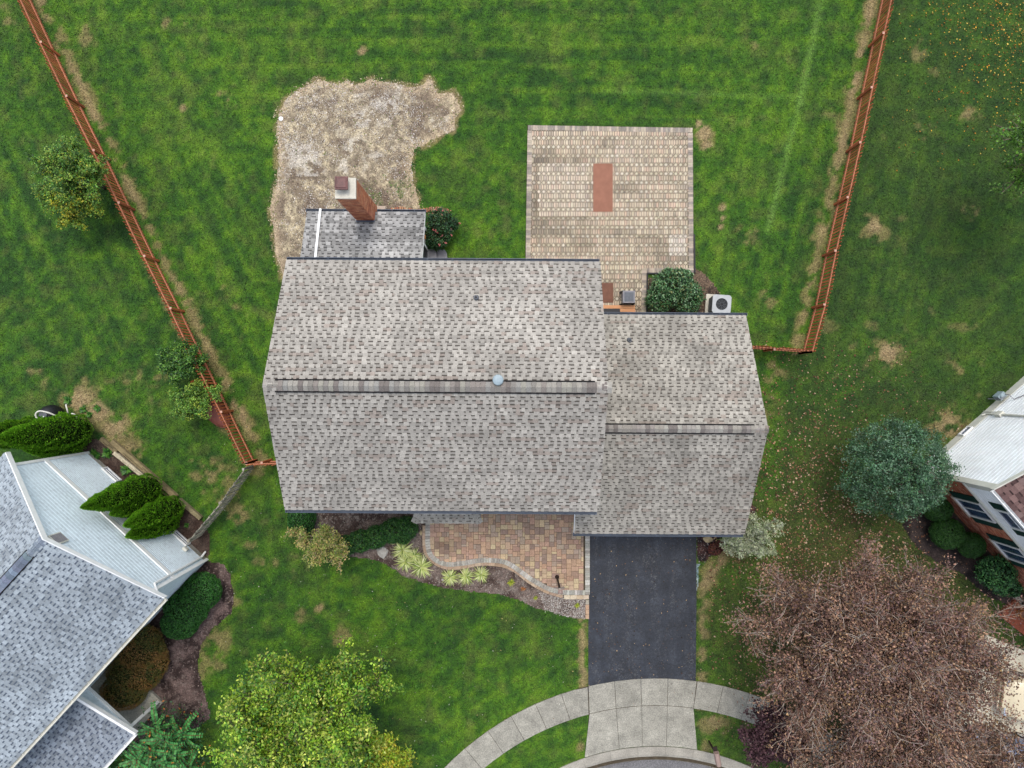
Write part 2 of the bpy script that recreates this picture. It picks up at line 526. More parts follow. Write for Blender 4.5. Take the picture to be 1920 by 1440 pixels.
BED_DRIVE = [(1303, 985), (1308, 1052), (1318, 1056), (1332, 1046), (1350, 1038), (1372, 1020), (1392, 1000), (1410, 985), (1418, 950), (1400, 940)]
BED_LEFTN = [(186, 822), (212, 830), (262, 870), (332, 932), (378, 970), (396, 1006), (392, 1050), (300, 980), (200, 890), (130, 840), (110, 810)]
BED_LEFTS = [(385, 1050), (420, 1056), (432, 1075), (440, 1110), (436, 1150), (400, 1180), (378, 1210), (372, 1250), (385, 1300), (398, 1345), (330, 1400), (180, 1420), (170, 1300), (290, 1150)]
BED_RIGHTN = [(1700, 965), (1690, 985), (1704, 1010), (1722, 1030), (1760, 1060), (1800, 1075), (1850, 1120), (1900, 1140), (1960, 1160), (1880, 1060), (1790, 960), (1725, 890)]
BED_AC = [(1300, 500), (1322, 512), (1338, 530), (1350, 548), (1372, 590), (1372, 610), (1214, 610), (1214, 520), (1296, 520)]
PATIO = [(989, 235), (1298, 240), (1300, 512), (1213, 512), (1211, 640), (985, 640), (985, 492)]
DRIVE = [(1105, 960), (1305, 960), (1305.5, 1130), (1304, 1285), (1103, 1296), (1103, 1200)]
FP_OUT = [(796, 950), (796, 984), (796.5, 1029.6), (808, 1048), (824.6, 1060), (849.6, 1065), (877, 1061), (897.5, 1056.7), (922.5, 1057), (947.5, 1061), (968, 1071), (989, 1088), (1010, 1101), (1031, 1111), (1056, 1117), (1105, 1118), (1105, 950)]
WALK_TH0, WALK_TH1 = -75, 70
_wb = [arc(555, t) for t in range(WALK_TH0, WALK_TH1 + 1, 3)] + [arc(501, t) for t in range(WALK_TH1, WALK_TH0 - 1, -3)]
_st = [arc(427, t) for t in range(-180, 181, 6)]
_apron = PX([(1104, 1290), (1300, 1290), (1308, 1420), (1095, 1420)])
HARD = [PX(PATIO), PX(DRIVE), PX(FP_OUT), _wb, _st, _apron, PX(GRAVEL), PX(BED_FRONT), PX(BED_DRIVE), PX(BED_LEFTN), PX(BED_LEFTS), PX(BED_RIGHTN), PX(BED_AC)]

# ------------------------------------------------------------------ lawn
C_BR, C_MID, C_DK = np.array(lin(90, 128, 22)), np.array(lin(62, 104, 19)), np.array(lin(40, 77, 21))
C_YE, C_TAN, C_TAN2 = np.array(lin(120, 128, 56)), np.array(lin(176, 150, 112)), np.array(lin(134, 124, 76))
C_DULL_SHADE = np.array(lin(44, 66, 26))  # dull olive turf with tree shade mixed into the colour
DRY = [(1005 - 326, 97, 9, 1.3), (310, 42, 12, .7), (350, 42, 10, .9), (425, 180, 22, .6), (343, 202, 6, 1.2), (165, 68, 20, .6), (20, 30, 22, .5), (1320, 250, 14, 1.7), (1310, 232, 9, 1.5), (1325, 272, 11, 1.5),
       (1355, 390, 8, 1.3), (1354, 410, 8, 1.4), (1350, 425, 7, 1.2), (1400, 440, 25, .5), (1640, 425, 22, 1.0), (1720, 100, 14, .7), (1730, 245, 16, .7), (1815, 215, 18, .8), (1820, 395, 16, .8),
       (1665, 662, 26, 1.2), (1795, 690, 14, .8), (1775, 800, 34, 1.1), (1450, 700, 24, .7), (1435, 770, 30, .6), (60, 700, 40, .4), (235, 740, 60, .35), (430, 560, 26, .5), (300, 700, 30, .4),
       (150, 752, 34, 1.2), (185, 770, 30, 1.2), (215, 800, 34, 1.2), (240, 840, 26, .9), (395, 890, 40, .7), (430, 935, 24, .8), (450, 960, 22, .8), (420, 900, 20, .7), (425, 790, 26, .6), (470, 1020, 16, .6),
       (435, 1130, 20, .7), (405, 1200, 24, .8), (400, 1235, 24, .7), (600, 1140, 8, 1.1), (640, 1200, 22, .6), (560, 1060, 30, .35), (500, 1050, 24, .5), 
       (1370, 1030, 24, .8), (1340, 1350, 26, 1.0), (560, 1155, 18, .4), (1090, 1400, 10, .8),
       (1640, 860, 30, .2), (1545, 215, 20, .5), (1490, 130, 26, .5), (1410, 75, 24, .4), (700, 650, 1, 0), (1440, 560, 22, .5), (1520, 590, 20, .5), (860, 75, 30, .25)]


def lawn_col(x, y):
    px = 960 + x * FOC / CAM_H; py = 720 - y * FOC / CAM_H
    n1 = fbm(x, y, 3.2, 1, 3); n2 = fbm(x, y, 1.0, 2, 3); n3 = fbm(x, y, 0.32, 3, 2); n4 = fbm(x, y, 2.0, 4, 4); n5 = fbm(x, y, 0.55, 9, 3)
    # mowing passes: back yard parallel to the right-hand fence and across, left lawn diagonal
    a1 = x * 0.977 + y * 0.213
    st = 0.5 + 0.5 * np.sin(a1 * 2 * math.pi / 1.05 + 2 * vn(x, y, 3, 88))
    a2 = y * 0.995 - x * 0.05
    st2 = 0.5 + 0.5 * np.sin(a2 * 2 * math.pi / 1.1 + 1)
    wst = sst(0.35, 0.75, fbm(x, y, 6, 31, 2))
    stripe = st * wst + st2 * (1 - wst)
    back = (py < 700)

    def an_(ang, la, lb, sd):
        c_, s_ = math.cos(ang), math.sin(ang)
        return fbm((x * c_ + y * s_) / la, (-x * s_ + y * c_) / lb, 1.0, sd, 3)
    dlf = pdist(x, y, LFw); drf = pdist(x, y, RFw)
    wl = 1 - sst(4.5, 7.0, dlf); wr = (1 - sst(4.0, 6.5, drf)) * (1 - wl); wt_ = sst(8.5, 11.5, y) * (1 - wr * 0.7) * (1 - wl * 0.7)
    A1, A2 = math.radians(-63), math.radians(78)
    mow = (wl * (1 - wt_)) * (np.sin(dlf * 2 * math.pi / 1.05) * 0.35 + (an_(A1, 3.0, 0.16, 201) - 0.5) * 1.9)
    mow = mow + (wr * (1 - wt_)) * (np.sin(drf * 2 * math.pi / 1.05) * 0.35 + (an_(A2, 3.0, 0.16, 202) - 0.5) * 1.9)
    mow = mow + wt_ * (np.sin(y * 2 * math.pi / 1.05) * 0.35 + (an_(0.0, 3.0, 0.16, 203) - 0.5) * 1.9)
    mow = mow + (1 - np.clip(wl + wr + wt_, 0, 1)) * (an_(math.radians(40), 2.4, 0.2, 204) - 0.5) * 1.5
    mow = np.where(back, mow, (an_(math.radians(35), 2.4, 0.2, 205) - 0.5) * 1.3)
    t = 0.48 + 0.6 * (n1 - 0.5) + 0.45 * (n2 - 0.5) + 1.3 * (n3 - 0.5) + 0.42 * mow
    t = t + np.where((py > 1000) & (px < 1110), 0.05, 0)
    leftd = 1 - sst(-1.0, 1.0, pdist_sign(x, y, LFw))
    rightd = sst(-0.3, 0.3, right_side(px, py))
    t = t - leftd * 0.12
    t = np.clip(t, 0, 1)[..., None]
    col = np.where(t < 0.5, C_DK + (C_MID - C_DK) * (t * 2), C_MID + (C_BR - C_MID) * (t * 2 - 1))
    ye = (sst(0.5, 0.75, n4) * 0.16 + 0.3 * sst(0.54, 0.75, n5) + 0.12 * np.clip(mow, 0, 1))[..., None]
    col = col + (C_YE - col) * np.clip(ye * (0.75), 0, 0.6)
    # the neighbour's thinner, olive lawn on the right, with tree shade painted in
    col = col + (C_DULL_SHADE - col) * (np.clip(rightd * (0.55 + 0.6 * (n2 - 0.5)), 0, 1))[..., None]
    # bright mower streaks in the back yard
    for (ax, ay, bx, by, w, s) in [(1540, 0, 1500, 190, 7, .35), (1500, 190, 1440, 430, 6, .4), (1130, 170, 1500, 182, 5, .2)]:
        d = pdist(px, py, [(ax, ay), (bx, by)])
        k = np.exp(-(d / w) ** 2) * s * (0.5 + n5)
        col = col + (np.array(lin(128, 168, 72)) - col) * np.clip(k, 0, .7)[..., None]
    # worn and dry places
    m = np.zeros(x.shape)
    for (sx, sy, r, s) in DRY:
        m = np.maximum(m, s * np.exp(-((px - sx) ** 2 + (py - sy) ** 2) / (1.25 * r * r)))
    for (ax, ay, bx_, by_, w, st_) in [(1352, 1046, 1322, 1095, 20, 1.05), (1322, 1095, 1315, 1290, 15, .85), (1092, 1165, 1094, 1290, 11, .95), (1312, 1330, 1322, 1400, 16, .7), (225, 800, 262, 850, 14, .5), (380, 1190, 380, 1270, 12, .5)]:
        m = np.maximum(m, st_ * np.exp(-(pdist(px, py, [(ax, ay), (bx_, by_)]) / w) ** 2))
    dg = pdist(x, y, PX(GRAVEL) + PX(GRAVEL[:1])); m = np.maximum(m, 0.9 * np.exp(-(dg / 0.16) ** 2))
    dl = pdist_sign(x, y, LFw)
    vw = 0.5 + 0.9 * fbm(x, y, 1.6, 15, 3)
    m = np.maximum(m, 0.95 * vw * np.exp(-((dl - 0.26) / 0.34) ** 2) * (py < 900))
    m = np.maximum(m, 0.65 * np.exp(-((dl + 0.5) / 0.25) ** 2) * (py < 900) * (py > 460))
    dr = -pdist_sign(x, y, RFw)
    m = np.maximum(m, 0.95 * vw * np.exp(-((dr - 0.26) / 0.36) ** 2) * (py < 665))
    n6 = fbm(x, y, 0.35, 77, 3)
    rd = sst(0.30, 0.85, m + (n6 - 0.5) * 2.6 * np.clip(m * 2, 0, 1) + (n2 - .5) * 0.9)
    rd = rd * np.where(m > 0.12, 1, 0)
    tan = C_TAN2 + (C_TAN - C_TAN2) * sst(0.5, 1.2, m)[..., None]
    col = col + (tan - col) * (rd * 0.82)[..., None]
    # random thin spots
    sp = sst(0.66, 0.80, fbm(x, y, 0.7, 21, 3)) * sst(0.5, 0.65, n1)
    col = col + (C_TAN2 - col) * (sp * np.where(rightd > 0.5, 0.5, 0.22))[..., None]
    # leaf-strewn, brownish turf by the bare tree
    br = np.exp(-(((px - 1600) / 260) ** 2 + ((py - 1180) / 290) ** 2)) * 0.75
    col = col + (np.array(lin(88, 84, 44)) - col) * np.clip(br * (0.6 + n2 * 0.8), 0, 0.8)[..., None]
    return np.clip(col, 0.004, 1)


def pdist_sign(x, y, line):
    """signed distance, positive towards the yard's inside (x greater for LF)"""
    d = np.full(np.shape(x), 1e9); s = np.ones(np.shape(x))
    for (x0, y0), (x1, y1) in zip(line[:-1], line[1:]):
        dx, dy = x1 - x0, y1 - y0; L2 = dx * dx + dy * dy
        t = np.clip(((x - x0) * dx + (y - y0) * dy) / L2, 0, 1)
        dd = np.hypot(x - x0 - t * dx, y - y0 - t * dy)
        c = dx * (y - y0) - dy * (x - x0)
        up = dd < d
        d = np.where(up, dd, d); s = np.where(up, np.sign(c), s)
    return d * s


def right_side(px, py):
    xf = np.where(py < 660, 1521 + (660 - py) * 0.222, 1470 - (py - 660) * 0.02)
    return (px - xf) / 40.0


def axis(lo, hi, step, far):
    a = np.arange(lo, hi + step / 2, step)
    out = np.array([far, far * 0.45, far * 0.2, far * 0.12])
    return np.concatenate([-out, a, out[::-1]])


xs = axis(-25.2, 25.2, 0.12, 420.0); ys = axis(-19.2, 19.2, 0.12, 420.0)
gx, gy = np.meshgrid(xs, ys)
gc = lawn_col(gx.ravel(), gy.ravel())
far_ = sst(26, 34, np.maximum(np.abs(gx.ravel()), np.abs(gy.ravel()) * 1.3))[:, None]
gc = gc + (np.array(lin(56, 98, 26)) - gc) * far_
gz = np.where(inpoly(gx.ravel(), gy.ravel(), [arc(420, t) for t in range(-180, 181, 6)]), -0.22, 0.0)
nx, ny = len(xs), len(ys)
me = bpy.data.meshes.new('lawn')
me.vertices.add(nx * ny)
me.vertices.foreach_set('co', np.stack([gx.ravel(), gy.ravel(), gz], 1).astype(np.float32).ravel())
ii = (np.arange(ny - 1)[:, None] * nx + np.arange(nx - 1)[None, :]).ravel()
fq = np.stack([ii, ii + 1, ii + nx + 1, ii + nx], 1).astype(np.int32)
me.loops.add(fq.size); me.loops.foreach_set('vertex_index', fq.ravel())
me.polygons.add(len(fq)); me.polygons.foreach_set('loop_start', np.arange(0, fq.size, 4, dtype=np.int32))
me.update(calc_edges=True)
at = me.color_attributes.new('Col', 'FLOAT_COLOR', 'POINT')
at.data.foreach_set('color', np.concatenate([gc, np.ones((len(gc), 1))], 1).astype(np.float32).ravel())
me.materials.append(M['ground'])
link_mesh('lawn', me, kind='structure')

# grass blades standing on the lawn
nb = 330000
bx = NR.uniform(-23.2, 23.2, nb); by = NR.uniform(-17.4, 17.4, nb)
ok = np.ones(nb, bool)
for pl in HARD: ok &= ~inpoly(bx, by, pl)
ok &= ~inpoly(bx, by, [(-8.0, -4.4), (9.1, -5.8), (9.1, 2.5), (2.9, 4.1), (-3.7, 4.1), (-3.7, 6.5), (-8.0, 6.5)])
bx, by = bx[ok], by[ok]; nb = len(bx)
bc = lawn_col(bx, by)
bc = bc * NR.uniform(0.5, 2.2, (nb, 1)) * NR.uniform(0.92, 1.08, (nb, 3))
an = NR.uniform(0, 2 * math.pi, nb); ln = NR.uniform(0.04, 0.10, nb); wd = NR.uniform(0.010, 0.024, nb); hh = NR.uniform(0.015, 0.07, nb)
dx, dy = np.cos(an), np.sin(an)
p0 = np.stack([bx - dy * wd, by + dx * wd, np.full(nb, 0.001)], 1)
p1 = np.stack([bx + dy * wd, by - dx * wd, np.full(nb, 0.001)], 1)
p2 = np.stack([bx + dx * ln, by + dy * ln, hh], 1)
V = np.stack([p0, p1, p2], 1).reshape(-1, 3)
fast_mesh('grass', V, np.arange(nb * 3).reshape(-1, 3), np.clip(bc, 0, 1), M['blade'], kind='stuff',
          label='short green grass blades covering the lawns round the house', )


# ------------------------------------------------------------------ ground patches
def patch(name, polypx, z, colfn, res=0.05, jag=0.05, material='soil', **kw):
    poly = PX(polypx)
    ax = [p[0] for p in poly]; ay = [p[1] for p in poly]
    X = np.arange(min(ax) - 0.2, max(ax) + 0.2, res); Y = np.arange(min(ay) - 0.2, max(ay) + 0.2, res)
    GX, GY = np.meshgrid(X, Y)
    wx = GX + (fbm(GX, GY, 0.22, 41, 3) - 0.5) * jag * 4; wy = GY + (fbm(GX, GY, 0.22, 57, 3) - 0.5) * jag * 4
    ins = inpoly(wx, wy, poly)
    nxx = len(X)
    cell = ins[:-1, :-1] & ins[1:, :-1] & ins[:-1, 1:] & ins[1:, 1:]
    jj, i2 = np.nonzero(cell)
    base = jj * nxx + i2
    q = np.stack([base, base + 1, base + nxx + 1, base + nxx], 1)
    used, inv = np.unique(q.ravel(), return_inverse=True)
    vx = GX.ravel()[used]; vy = GY.ravel()[used]
    V = np.stack([vx, vy, z + 0.006 * vn(vx, vy, 0.12, 3)], 1)
    cx = vx[inv.reshape(-1, 4)].mean(1); cy = vy[inv.reshape(-1, 4)].mean(1)
    return fast_mesh(name, V, inv.reshape(-1, 4), colfn(cx, cy), M[material], smooth=True, **kw)


def mixn(a, b, t):
    return np.asarray(a) + (np.asarray(b) - np.asarray(a)) * np.asarray(t)[..., None]


def gravel_col(x, y):
    px = 960 + x * FOC / CAM_H; py = 720 - y * FOC / CAM_H
    n = fbm(x, y, 0.9, 61, 4); n2 = fbm(x, y, 0.25, 62, 3); d = pdist(x, y, PX(GRAVEL) + PX(GRAVEL[:1]))
    c = mixn(lin(158, 144, 120), lin(202, 186, 152), sst(0.35, 0.65, n2))
    c = mixn(c, lin(104, 86, 74), sst(0.48, 0.68, n) * 0.7)
    c = mixn(c, lin(120, 104, 88), sst(0.5, 0.6, fbm(x, y, 0.16, 66, 2)) * 0.5)
    c = mixn(c, lin(205, 182, 148), np.exp(-(d / 0.3) ** 2) * 0.8)
    c = mixn(c, lin(214, 206, 192), sst(0.48, 0.68, fbm(x, y, 1.2, 71, 3)) * sst(0.42, 0.6, n2) * 0.65 * (py < 330))
    g = np.exp(-(((px - 735) / 45) ** 2 + ((py - 362) / 22) ** 2)) * sst(0.45, 0.6, fbm(x, y, 0.3, 75, 3))
    c = mixn(c, lin(82, 96, 44), g * 0.8)
    return c


def mulch_col(a, b, c3=None, seed=80):
    def f(x, y):
        n = fbm(x, y, 0.5, seed, 4); n2 = fbm(x, y, 0.12, seed + 1, 2)
        c = mixn(a, b, sst(0.35, 0.65, n))
        if c3: c = mixn(c, c3, sst(0.62, 0.72, n2) * 0.5)
        return c
    return f


patch('bare_earth', GRAVEL, 0.006, gravel_col, 0.045, 0.035, kind='structure')
patch('mulch_bed_front', BED_FRONT, 0.01, mulch_col(lin(84, 68, 60), lin(128, 112, 102), lin(160, 150, 138)), 0.06, 0.03, kind='structure')
patch('mulch_bed_driveway', BED_DRIVE, 0.01, mulch_col(lin(40, 32, 32), lin(84, 56, 50), None, 90), 0.06, 0.03, kind='structure')
patch('mulch_bed_timbers', BED_LEFTN, 0.012, mulch_col(lin(70, 52, 44), lin(96, 80, 70), None, 95), 0.06, 0.03, kind='structure')
patch('mulch_bed_hedge', BED_LEFTS, 0.01, mulch_col(lin(60, 46, 42), lin(118, 98, 92), lin(140, 124, 116), 97), 0.06, 0.03, kind='structure')
patch('mulch_bed_brick_house', BED_RIGHTN, 0.01, mulch_col(lin(46, 38, 36), lin(76, 64, 60), None, 99), 0.06, 0.03, kind='structure')
patch('mulch_bed_patio', BED_AC, 0.01, mulch_col(lin(66, 54, 46), lin(118, 98, 80), None, 101), 0.06, 0.03, kind='structure')


def scatter(n, poly, dens=None, seed=1):
    rs = np.random.RandomState(seed)
    ax = [p[0] for p in poly]; ay = [p[1] for p in poly]
    x = rs.uniform(min(ax), max(ax), n); y = rs.uniform(min(ay), max(ay), n)
    k = inpoly(x, y, poly)
    if dens is not None: k &= rs.uniform(0, 1, n) < dens(x, y)
    return x[k], y[k], rs


def chips(name, poly, n, pal, smin, smax, z, dens=None, seed=1, flat=False, material='stone', hmul=0.5, **kw):
    """small irregular stones/chips: low 4-sided pyramidal lumps"""
    x, y, rs = scatter(n, poly, dens, seed)
    m = len(x)
    a = rs.uniform(0, 6.28, m); s = rs.uniform(smin, smax, m) * rs.uniform(0.6, 1.0, m); s2 = s * rs.uniform(0.5, 1, m)
    cols = np.array([p for p in pal])[rs.randint(0, len(pal), m)] * rs.uniform(0.65, 1.35, (m, 1))
    ca, sa = np.cos(a), np.sin(a)
    pts = []
    for ux, uy in ((1, 0.1), (0.1, 1), (-1, -0.1), (-0.1, -1)):
        pts.append(np.stack([x + (ca * ux * s - sa * uy * s2), y + (sa * ux * s + ca * uy * s2), np.full(m, z) + (rs.uniform(0, 0.02, m) if flat else 0)], 1))
    if flat:
        V = np.stack(pts, 1).reshape(-1, 3)
        F = np.arange(m * 4).reshape(-1, 4)
        C = cols
    else:
        for ux, uy in ((.5, 0.3), (-.3, .5), (-.5, -0.3), (0.3, -.5)):
            pts.append(np.stack([x + (ca * ux * s - sa * uy * s2), y + (sa * ux * s + ca * uy * s2), z + s * hmul], 1))
        V = np.stack(pts, 1).reshape(-1, 3)
        b = (np.arange(m) * 8)[:, None]
        F = np.concatenate([b + np.array([[4, 5, 6, 7]])] + [b + np.array([[i, (i + 1) % 4, 4 + (i + 1) % 4, 4 + i]]) for i in range(4)], 0)
        C = np.concatenate([cols] * 5, 0)
    return fast_mesh(name, V, F, np.clip(C, 0, 1), M[material], kind='stuff', **kw)


chips('gravel', PX(GRAVEL), 22000, [lin(232, 226, 216), lin(205, 186, 160), lin(150, 130, 112), lin(118, 96, 82), lin(188, 170, 146), lin(90, 76, 68)], 0.012, 0.035, 0.008,
      lambda x, y: 0.25 + 0.75 * sst(0.42, 0.6, fbm(x, y, 1.0, 71, 3)), 3, label='pale stones and straw bits strewn over the bare earth patch')
chips('white_pebbles', PX(GRAVEL), 40000, [lin(236, 230, 220, .8), lin(214, 206, 194, .7), lin(190, 178, 162)], 0.010, 0.028, 0.009,
      lambda x, y: sst(0.44, 0.62, fbm(x, y, 0.95, 71, 4)) * sst(0.4, 0.6, fbm(x, y, 0.25, 72, 2)) * (1.0 - 0.8 * sst(320, 350, 720 - y * 42.67) * sst(620, 680, 960 + x * 42.67)), 4, label='white pebbles lying in drifts on the bare earth patch')
chips('straw', PX([(a + (6 if a > 690 else -6), b + (-6 if b < 260 else 4)) for a, b in GRAVEL]), 16000, [lin(206, 190, 158), lin(176, 156, 124), lin(120, 130, 70)], 0.015, 0.045, 0.012,
      lambda x, y: 0.1 + 0.9 * np.exp(-(pdist(x, y, PX(GRAVEL)) / 0.25) ** 2), 37, flat=True, material='leafdry', label='dry straw coloured grass fringing the bare earth patch')
chips('weeds', PX([(640, 260), (790, 260), (790, 395), (640, 395)]), 2600, [lin(84, 122, 40), lin(66, 98, 36), lin(120, 150, 60)], 0.02, 0.05, 0.02,
      lambda x, y: np.exp(-((((960 + x * 42.67) - 740) / 38) ** 2 + (((720 - y * 42.67) - 362) / 22) ** 2)) * sst(0.45, 0.6, fbm(x, y, 0.3, 75, 3)) + 0.004, 33, flat=True, material='leaf', label='small green weeds sprouting on the bare earth beside the chimney')
chips('bark_chips', PX(BED_FRONT), 9000, [lin(72, 54, 48), lin(120, 96, 84), lin(158, 140, 128), lin(176, 166, 156)], 0.012, 0.04, 0.012, None, 5,
      label='brown and grey bark chips in the curved front bed')
chips('pale_gravel', PX([(1010, 1110), (1060, 1118), (1098, 1122), (1098, 1160), (1058, 1156), (1022, 1144)]), 2600, [lin(215, 210, 200), lin(186, 178, 168)], 0.012, 0.03, 0.013, None, 6,
      label='pale gravel at the pointed end of the front bed by the driveway')
chips('dark_bark_chips', PX(BED_DRIVE), 2600, [lin(36, 28, 30), lin(70, 44, 42), lin(110, 70, 60), lin(150, 140, 134)], 0.014, 0.045, 0.012, None, 7,
      label='dark bark chips in the bed beside the asphalt driveway')
chips('hedge_bark_chips', PX(BED_LEFTS), 6000, [lin(60, 46, 44), lin(120, 98, 92), lin(156, 138, 128), lin(90, 70, 64)], 0.014, 0.04, 0.012, None, 8,
      label='greyish bark chips round the hedge by the blue grey house')
chips('timber_bark_chips', PX(BED_LEFTN), 2200, [lin(60, 46, 40), lin(110, 88, 74)], 0.014, 0.045, 0.014, None, 9, label='brown bark chips between the old timbers and the siding wall')
chips('bed_bark_chips', PX(BED_AC), 2500, [lin(84, 66, 56), lin(140, 118, 98), lin(170, 148, 120)], 0.012, 0.04, 0.012, None, 10, label='light bark chips in the bed round the patio shrub')


def lit_dens(x, y):
    px = 960 + x * 42.67; py = 720 - y * 42.67
    d = np.exp(-(((px - 1520) / 190) ** 2 + ((py - 1060) / 270) ** 2) * 1.1)
    return np.clip(d * 1.25 * (0.1 + 1.4 * fbm(x, y, 0.7, 111, 3)) * (px > 1330) + 0.025 * (px > 1310), 0, 1)


chips('fallen_leaves', PX([(1306, 640), (1700, 640), (1960, 1000), (1960, 1460), (1306, 1440)]), 40000,
      [lin(160, 118, 88), lin(130, 88, 68), lin(184, 144, 112), lin(96, 66, 52), lin(78, 54, 46), lin(196, 168, 140)], 0.015, 0.06, 0.02, lit_dens, 12, flat=True, material='leafdry',
      label='brown fallen leaves strewn over the grass round the bare tree')
chips('yellow_leaves', PX([(1600, -60), (1990, -60), (1990, 330), (1640, 330)]), 5200, [lin(216, 168, 60), lin(196, 130, 50), lin(226, 196, 96), lin(140, 96, 40)], 0.02, 0.05, 0.02,
      lambda x, y: np.clip(((960 + x * 42.67) - 1600) / 330, 0, 1) ** 2 * np.clip(1.1 - (720 - y * 42.67) / 300, 0, 1), 13, flat=True, material='leafdry',
      label='golden fallen leaves on the lawn in the far corner beyond the right fence')
chips('clover_specks', PX([(380, 640), (1100, 1160), (1103, 1290), (840, 1440), (420, 1440)]), 500, [lin(225, 222, 205), lin(200, 180, 120)], 0.014, 0.03, 0.05, None, 14, flat=True, material='leafdry',
      label='tiny pale petals and leaves scattered on the front lawn')

# ------------------------------------------------------------------ driveway, sidewalk, street
mb = MB(); mb.prism(PX(DRIVE), 0.0, 0.035); mb.build('driveway', M['asphalt'], kind='structure')
mb = MB(); mb.prism([arc(398, t) for t in range(-180, 180, 4)], -0.18, -0.10); mb.build('street', M['street'], kind='structure')
# concrete driveway of the brick house
mb = MB(); mb.prism(PX([(1560, 1400), (1640, 1310), (1700, 1262), (1770, 1230), (1850, 1190), (1990, 1250), (1990, 1480), (1600, 1480)]), 0.0, 0.03); mb.build('neighbour_driveway', M['driveconc'], kind='structure')
mb = MB(); mb.prism([arc(554, t) for t in range(-78, 75, 3)] + [arc(427, t) for t in range(12, -13, -3)], 0, 0.01)
mb = MB()
mb.prism([arc(553.5, t) for t in range(-75, 73, 3)] + [arc(502.5, t) for t in range(72, -76, -3)], 0.0, 0.03)
mb.prism(PX([(1105, 1330), (1155, 1323), (1203, 1320), (1251, 1321), (1299, 1325), (1305, 1402), (1249, 1398), (1204, 1398), (1161, 1402), (1098, 1418)]), 0.0, 0.031)
walk = mb.build('sidewalk', M['joint'], kind='structure')


def slab(poly, gap=0.012, z=0.05, parent=None, name='slab', material='walk'):
    cx = sum(p[0] for p in poly) / len(poly); cy = sum(p[1] for p in poly) / len(poly)
    q = []
    for p in poly:
        d = Vector((p[0] - cx, p[1] - cy)); L = d.length
        d *= (L - gap) / L; q.append((cx + d.x, cy + d.y))
    m = MB(); m.prism(q, 0.0, z, inset=0.006)
    o = m.build(name, M[material], parent)
    return o


ths = [-73.0, -67.7, -62.4, -57.1, -51.8, -46.6, -40.3, -34.7, -29.4, -24.1, -18.7, -13.4]
ths2 = [8.0, 13.1, 18.4, 23.7, 29, 34.3, 39.6, 44.9, 50.2, 55.5, 60.8]
for arr in (ths, ths2):
    for a, b in zip(arr[:-1], arr[1:]):
        if b == -13.4:
            slab([arc(554, a), arc(554, (a + b) / 2)] + PX([(1102, 1287.5), (1104, 1339)]) + [arc(502, -16.6), arc(502, a)], parent=walk)
            continue
        slab([arc(554, a), arc(554, (a + b) / 2), arc(554, b), arc(502, b), arc(502, (a + b) / 2), arc(502, a)], parent=walk)
tx = [1103, 1152, 1201, 1252, 1306]; bxx = [1105, 1155, 1203, 1251, 1300]; cx_ = [1096, 1161, 1204, 1249, 1307]


def yarc(R_, x): return 1825 - math.sqrt(R_ * R_ - (x - 1230) ** 2)


for i in range(4):
    m1 = (tx[i] + tx[i + 1]) / 2; m2 = (bxx[i] + bxx[i + 1]) / 2; m3 = (cx_[i] + cx_[i + 1]) / 2
    slab(PX([(tx[i], yarc(554, tx[i])), (m1, yarc(554, m1)), (tx[i + 1], yarc(554, tx[i + 1])), (bxx[i + 1], yarc(503, bxx[i + 1])), (m2, yarc(503, m2)), (bxx[i], yarc(503, bxx[i]))]), parent=walk)
    slab(PX([(bxx[i], yarc(503, bxx[i])), (m2, yarc(503, m2)), (bxx[i + 1], yarc(503, bxx[i + 1])), (cx_[i + 1], yarc(427, cx_[i + 1])), (m3, yarc(427, m3)), (cx_[i], yarc(427, cx_[i]))]), parent=walk)
mb = MB(); mb.prism([arc(425.5, t) for t in range(-60, 61, 3)] + [arc(401, t) for t in range(60, -61, -3)], -0.15, 0.0)
kerb = mb.build('kerb', M['joint'], kind='structure')
for k in range(-8, 9):
    a, b = k * 7.1 + 2.4, (k + 1) * 7.1 + 2.4
    q = [(a + b) / 2 + (b - a) * s / 2 * 0.994 for s in (-1, -0.33, 0.33, 1)]
    m = MB()
    top = [arc(426, t) for t in q] + [arc(412, t) for t in q[::-1]]
    m.prism(top, -0.15, 0.045)
    low = [arc(411.9, t) for t in q] + [arc(399, t) for t in q[::-1]]
    m.hexa([(p[0], p[1], -0.16) for p in low][::-1], [(p[0], p[1], (0.044 if i < 4 else -0.07)) for i, p in enumerate(low)][::-1])
    m.build('kerb_stone', M['kerb'], kerb)

patch('paint_overspray', [(1305, 1056), (1314, 1058), (1310, 1064), (1309.5, 1085), (1308, 1110), (1305, 1106)], 0.014, mulch_col(lin(112, 136, 142), lin(150, 164, 160), None, 140), 0.03, 0.02, kind='structure')
for nm_, pl_, n_, z_, sd_ in (('driveway_specks', PX(DRIVE), 420, 0.037, 141), ('sidewalk_specks', _wb, 700, 0.053, 142)):
    chips(nm_, pl_, n_, [lin(190, 160, 120), lin(90, 62, 46), lin(130, 100, 76), lin(60, 50, 40)], 0.012, 0.04, z_, (lambda x, y: 0.25 + 0.75 * (np.abs(x - 9.5) < 5) * (x > 7)) if sd_ == 142 else None, sd_, flat=True, material='leafdry',
          label='small dry leaves and grit scattered on the ' + ('asphalt driveway' if sd_ == 141 else 'concrete sidewalk'))

# ------------------------------------------------------------------ back patio
def in_px(c, x0, y0, x1, y1):
    px = 960 + c[0] * 42.667; py = 720 - c[1] * 42.667
    return x0 <= px <= x1 and y0 <= py <= y1


PB = [lin(220, 201, 172), lin(226, 209, 180), lin(208, 189, 162), lin(198, 181, 156), lin(220, 192, 166), lin(188, 173, 152)]
PD = [lin(216, 203, 174), lin(208, 194, 166), lin(222, 210, 186)]


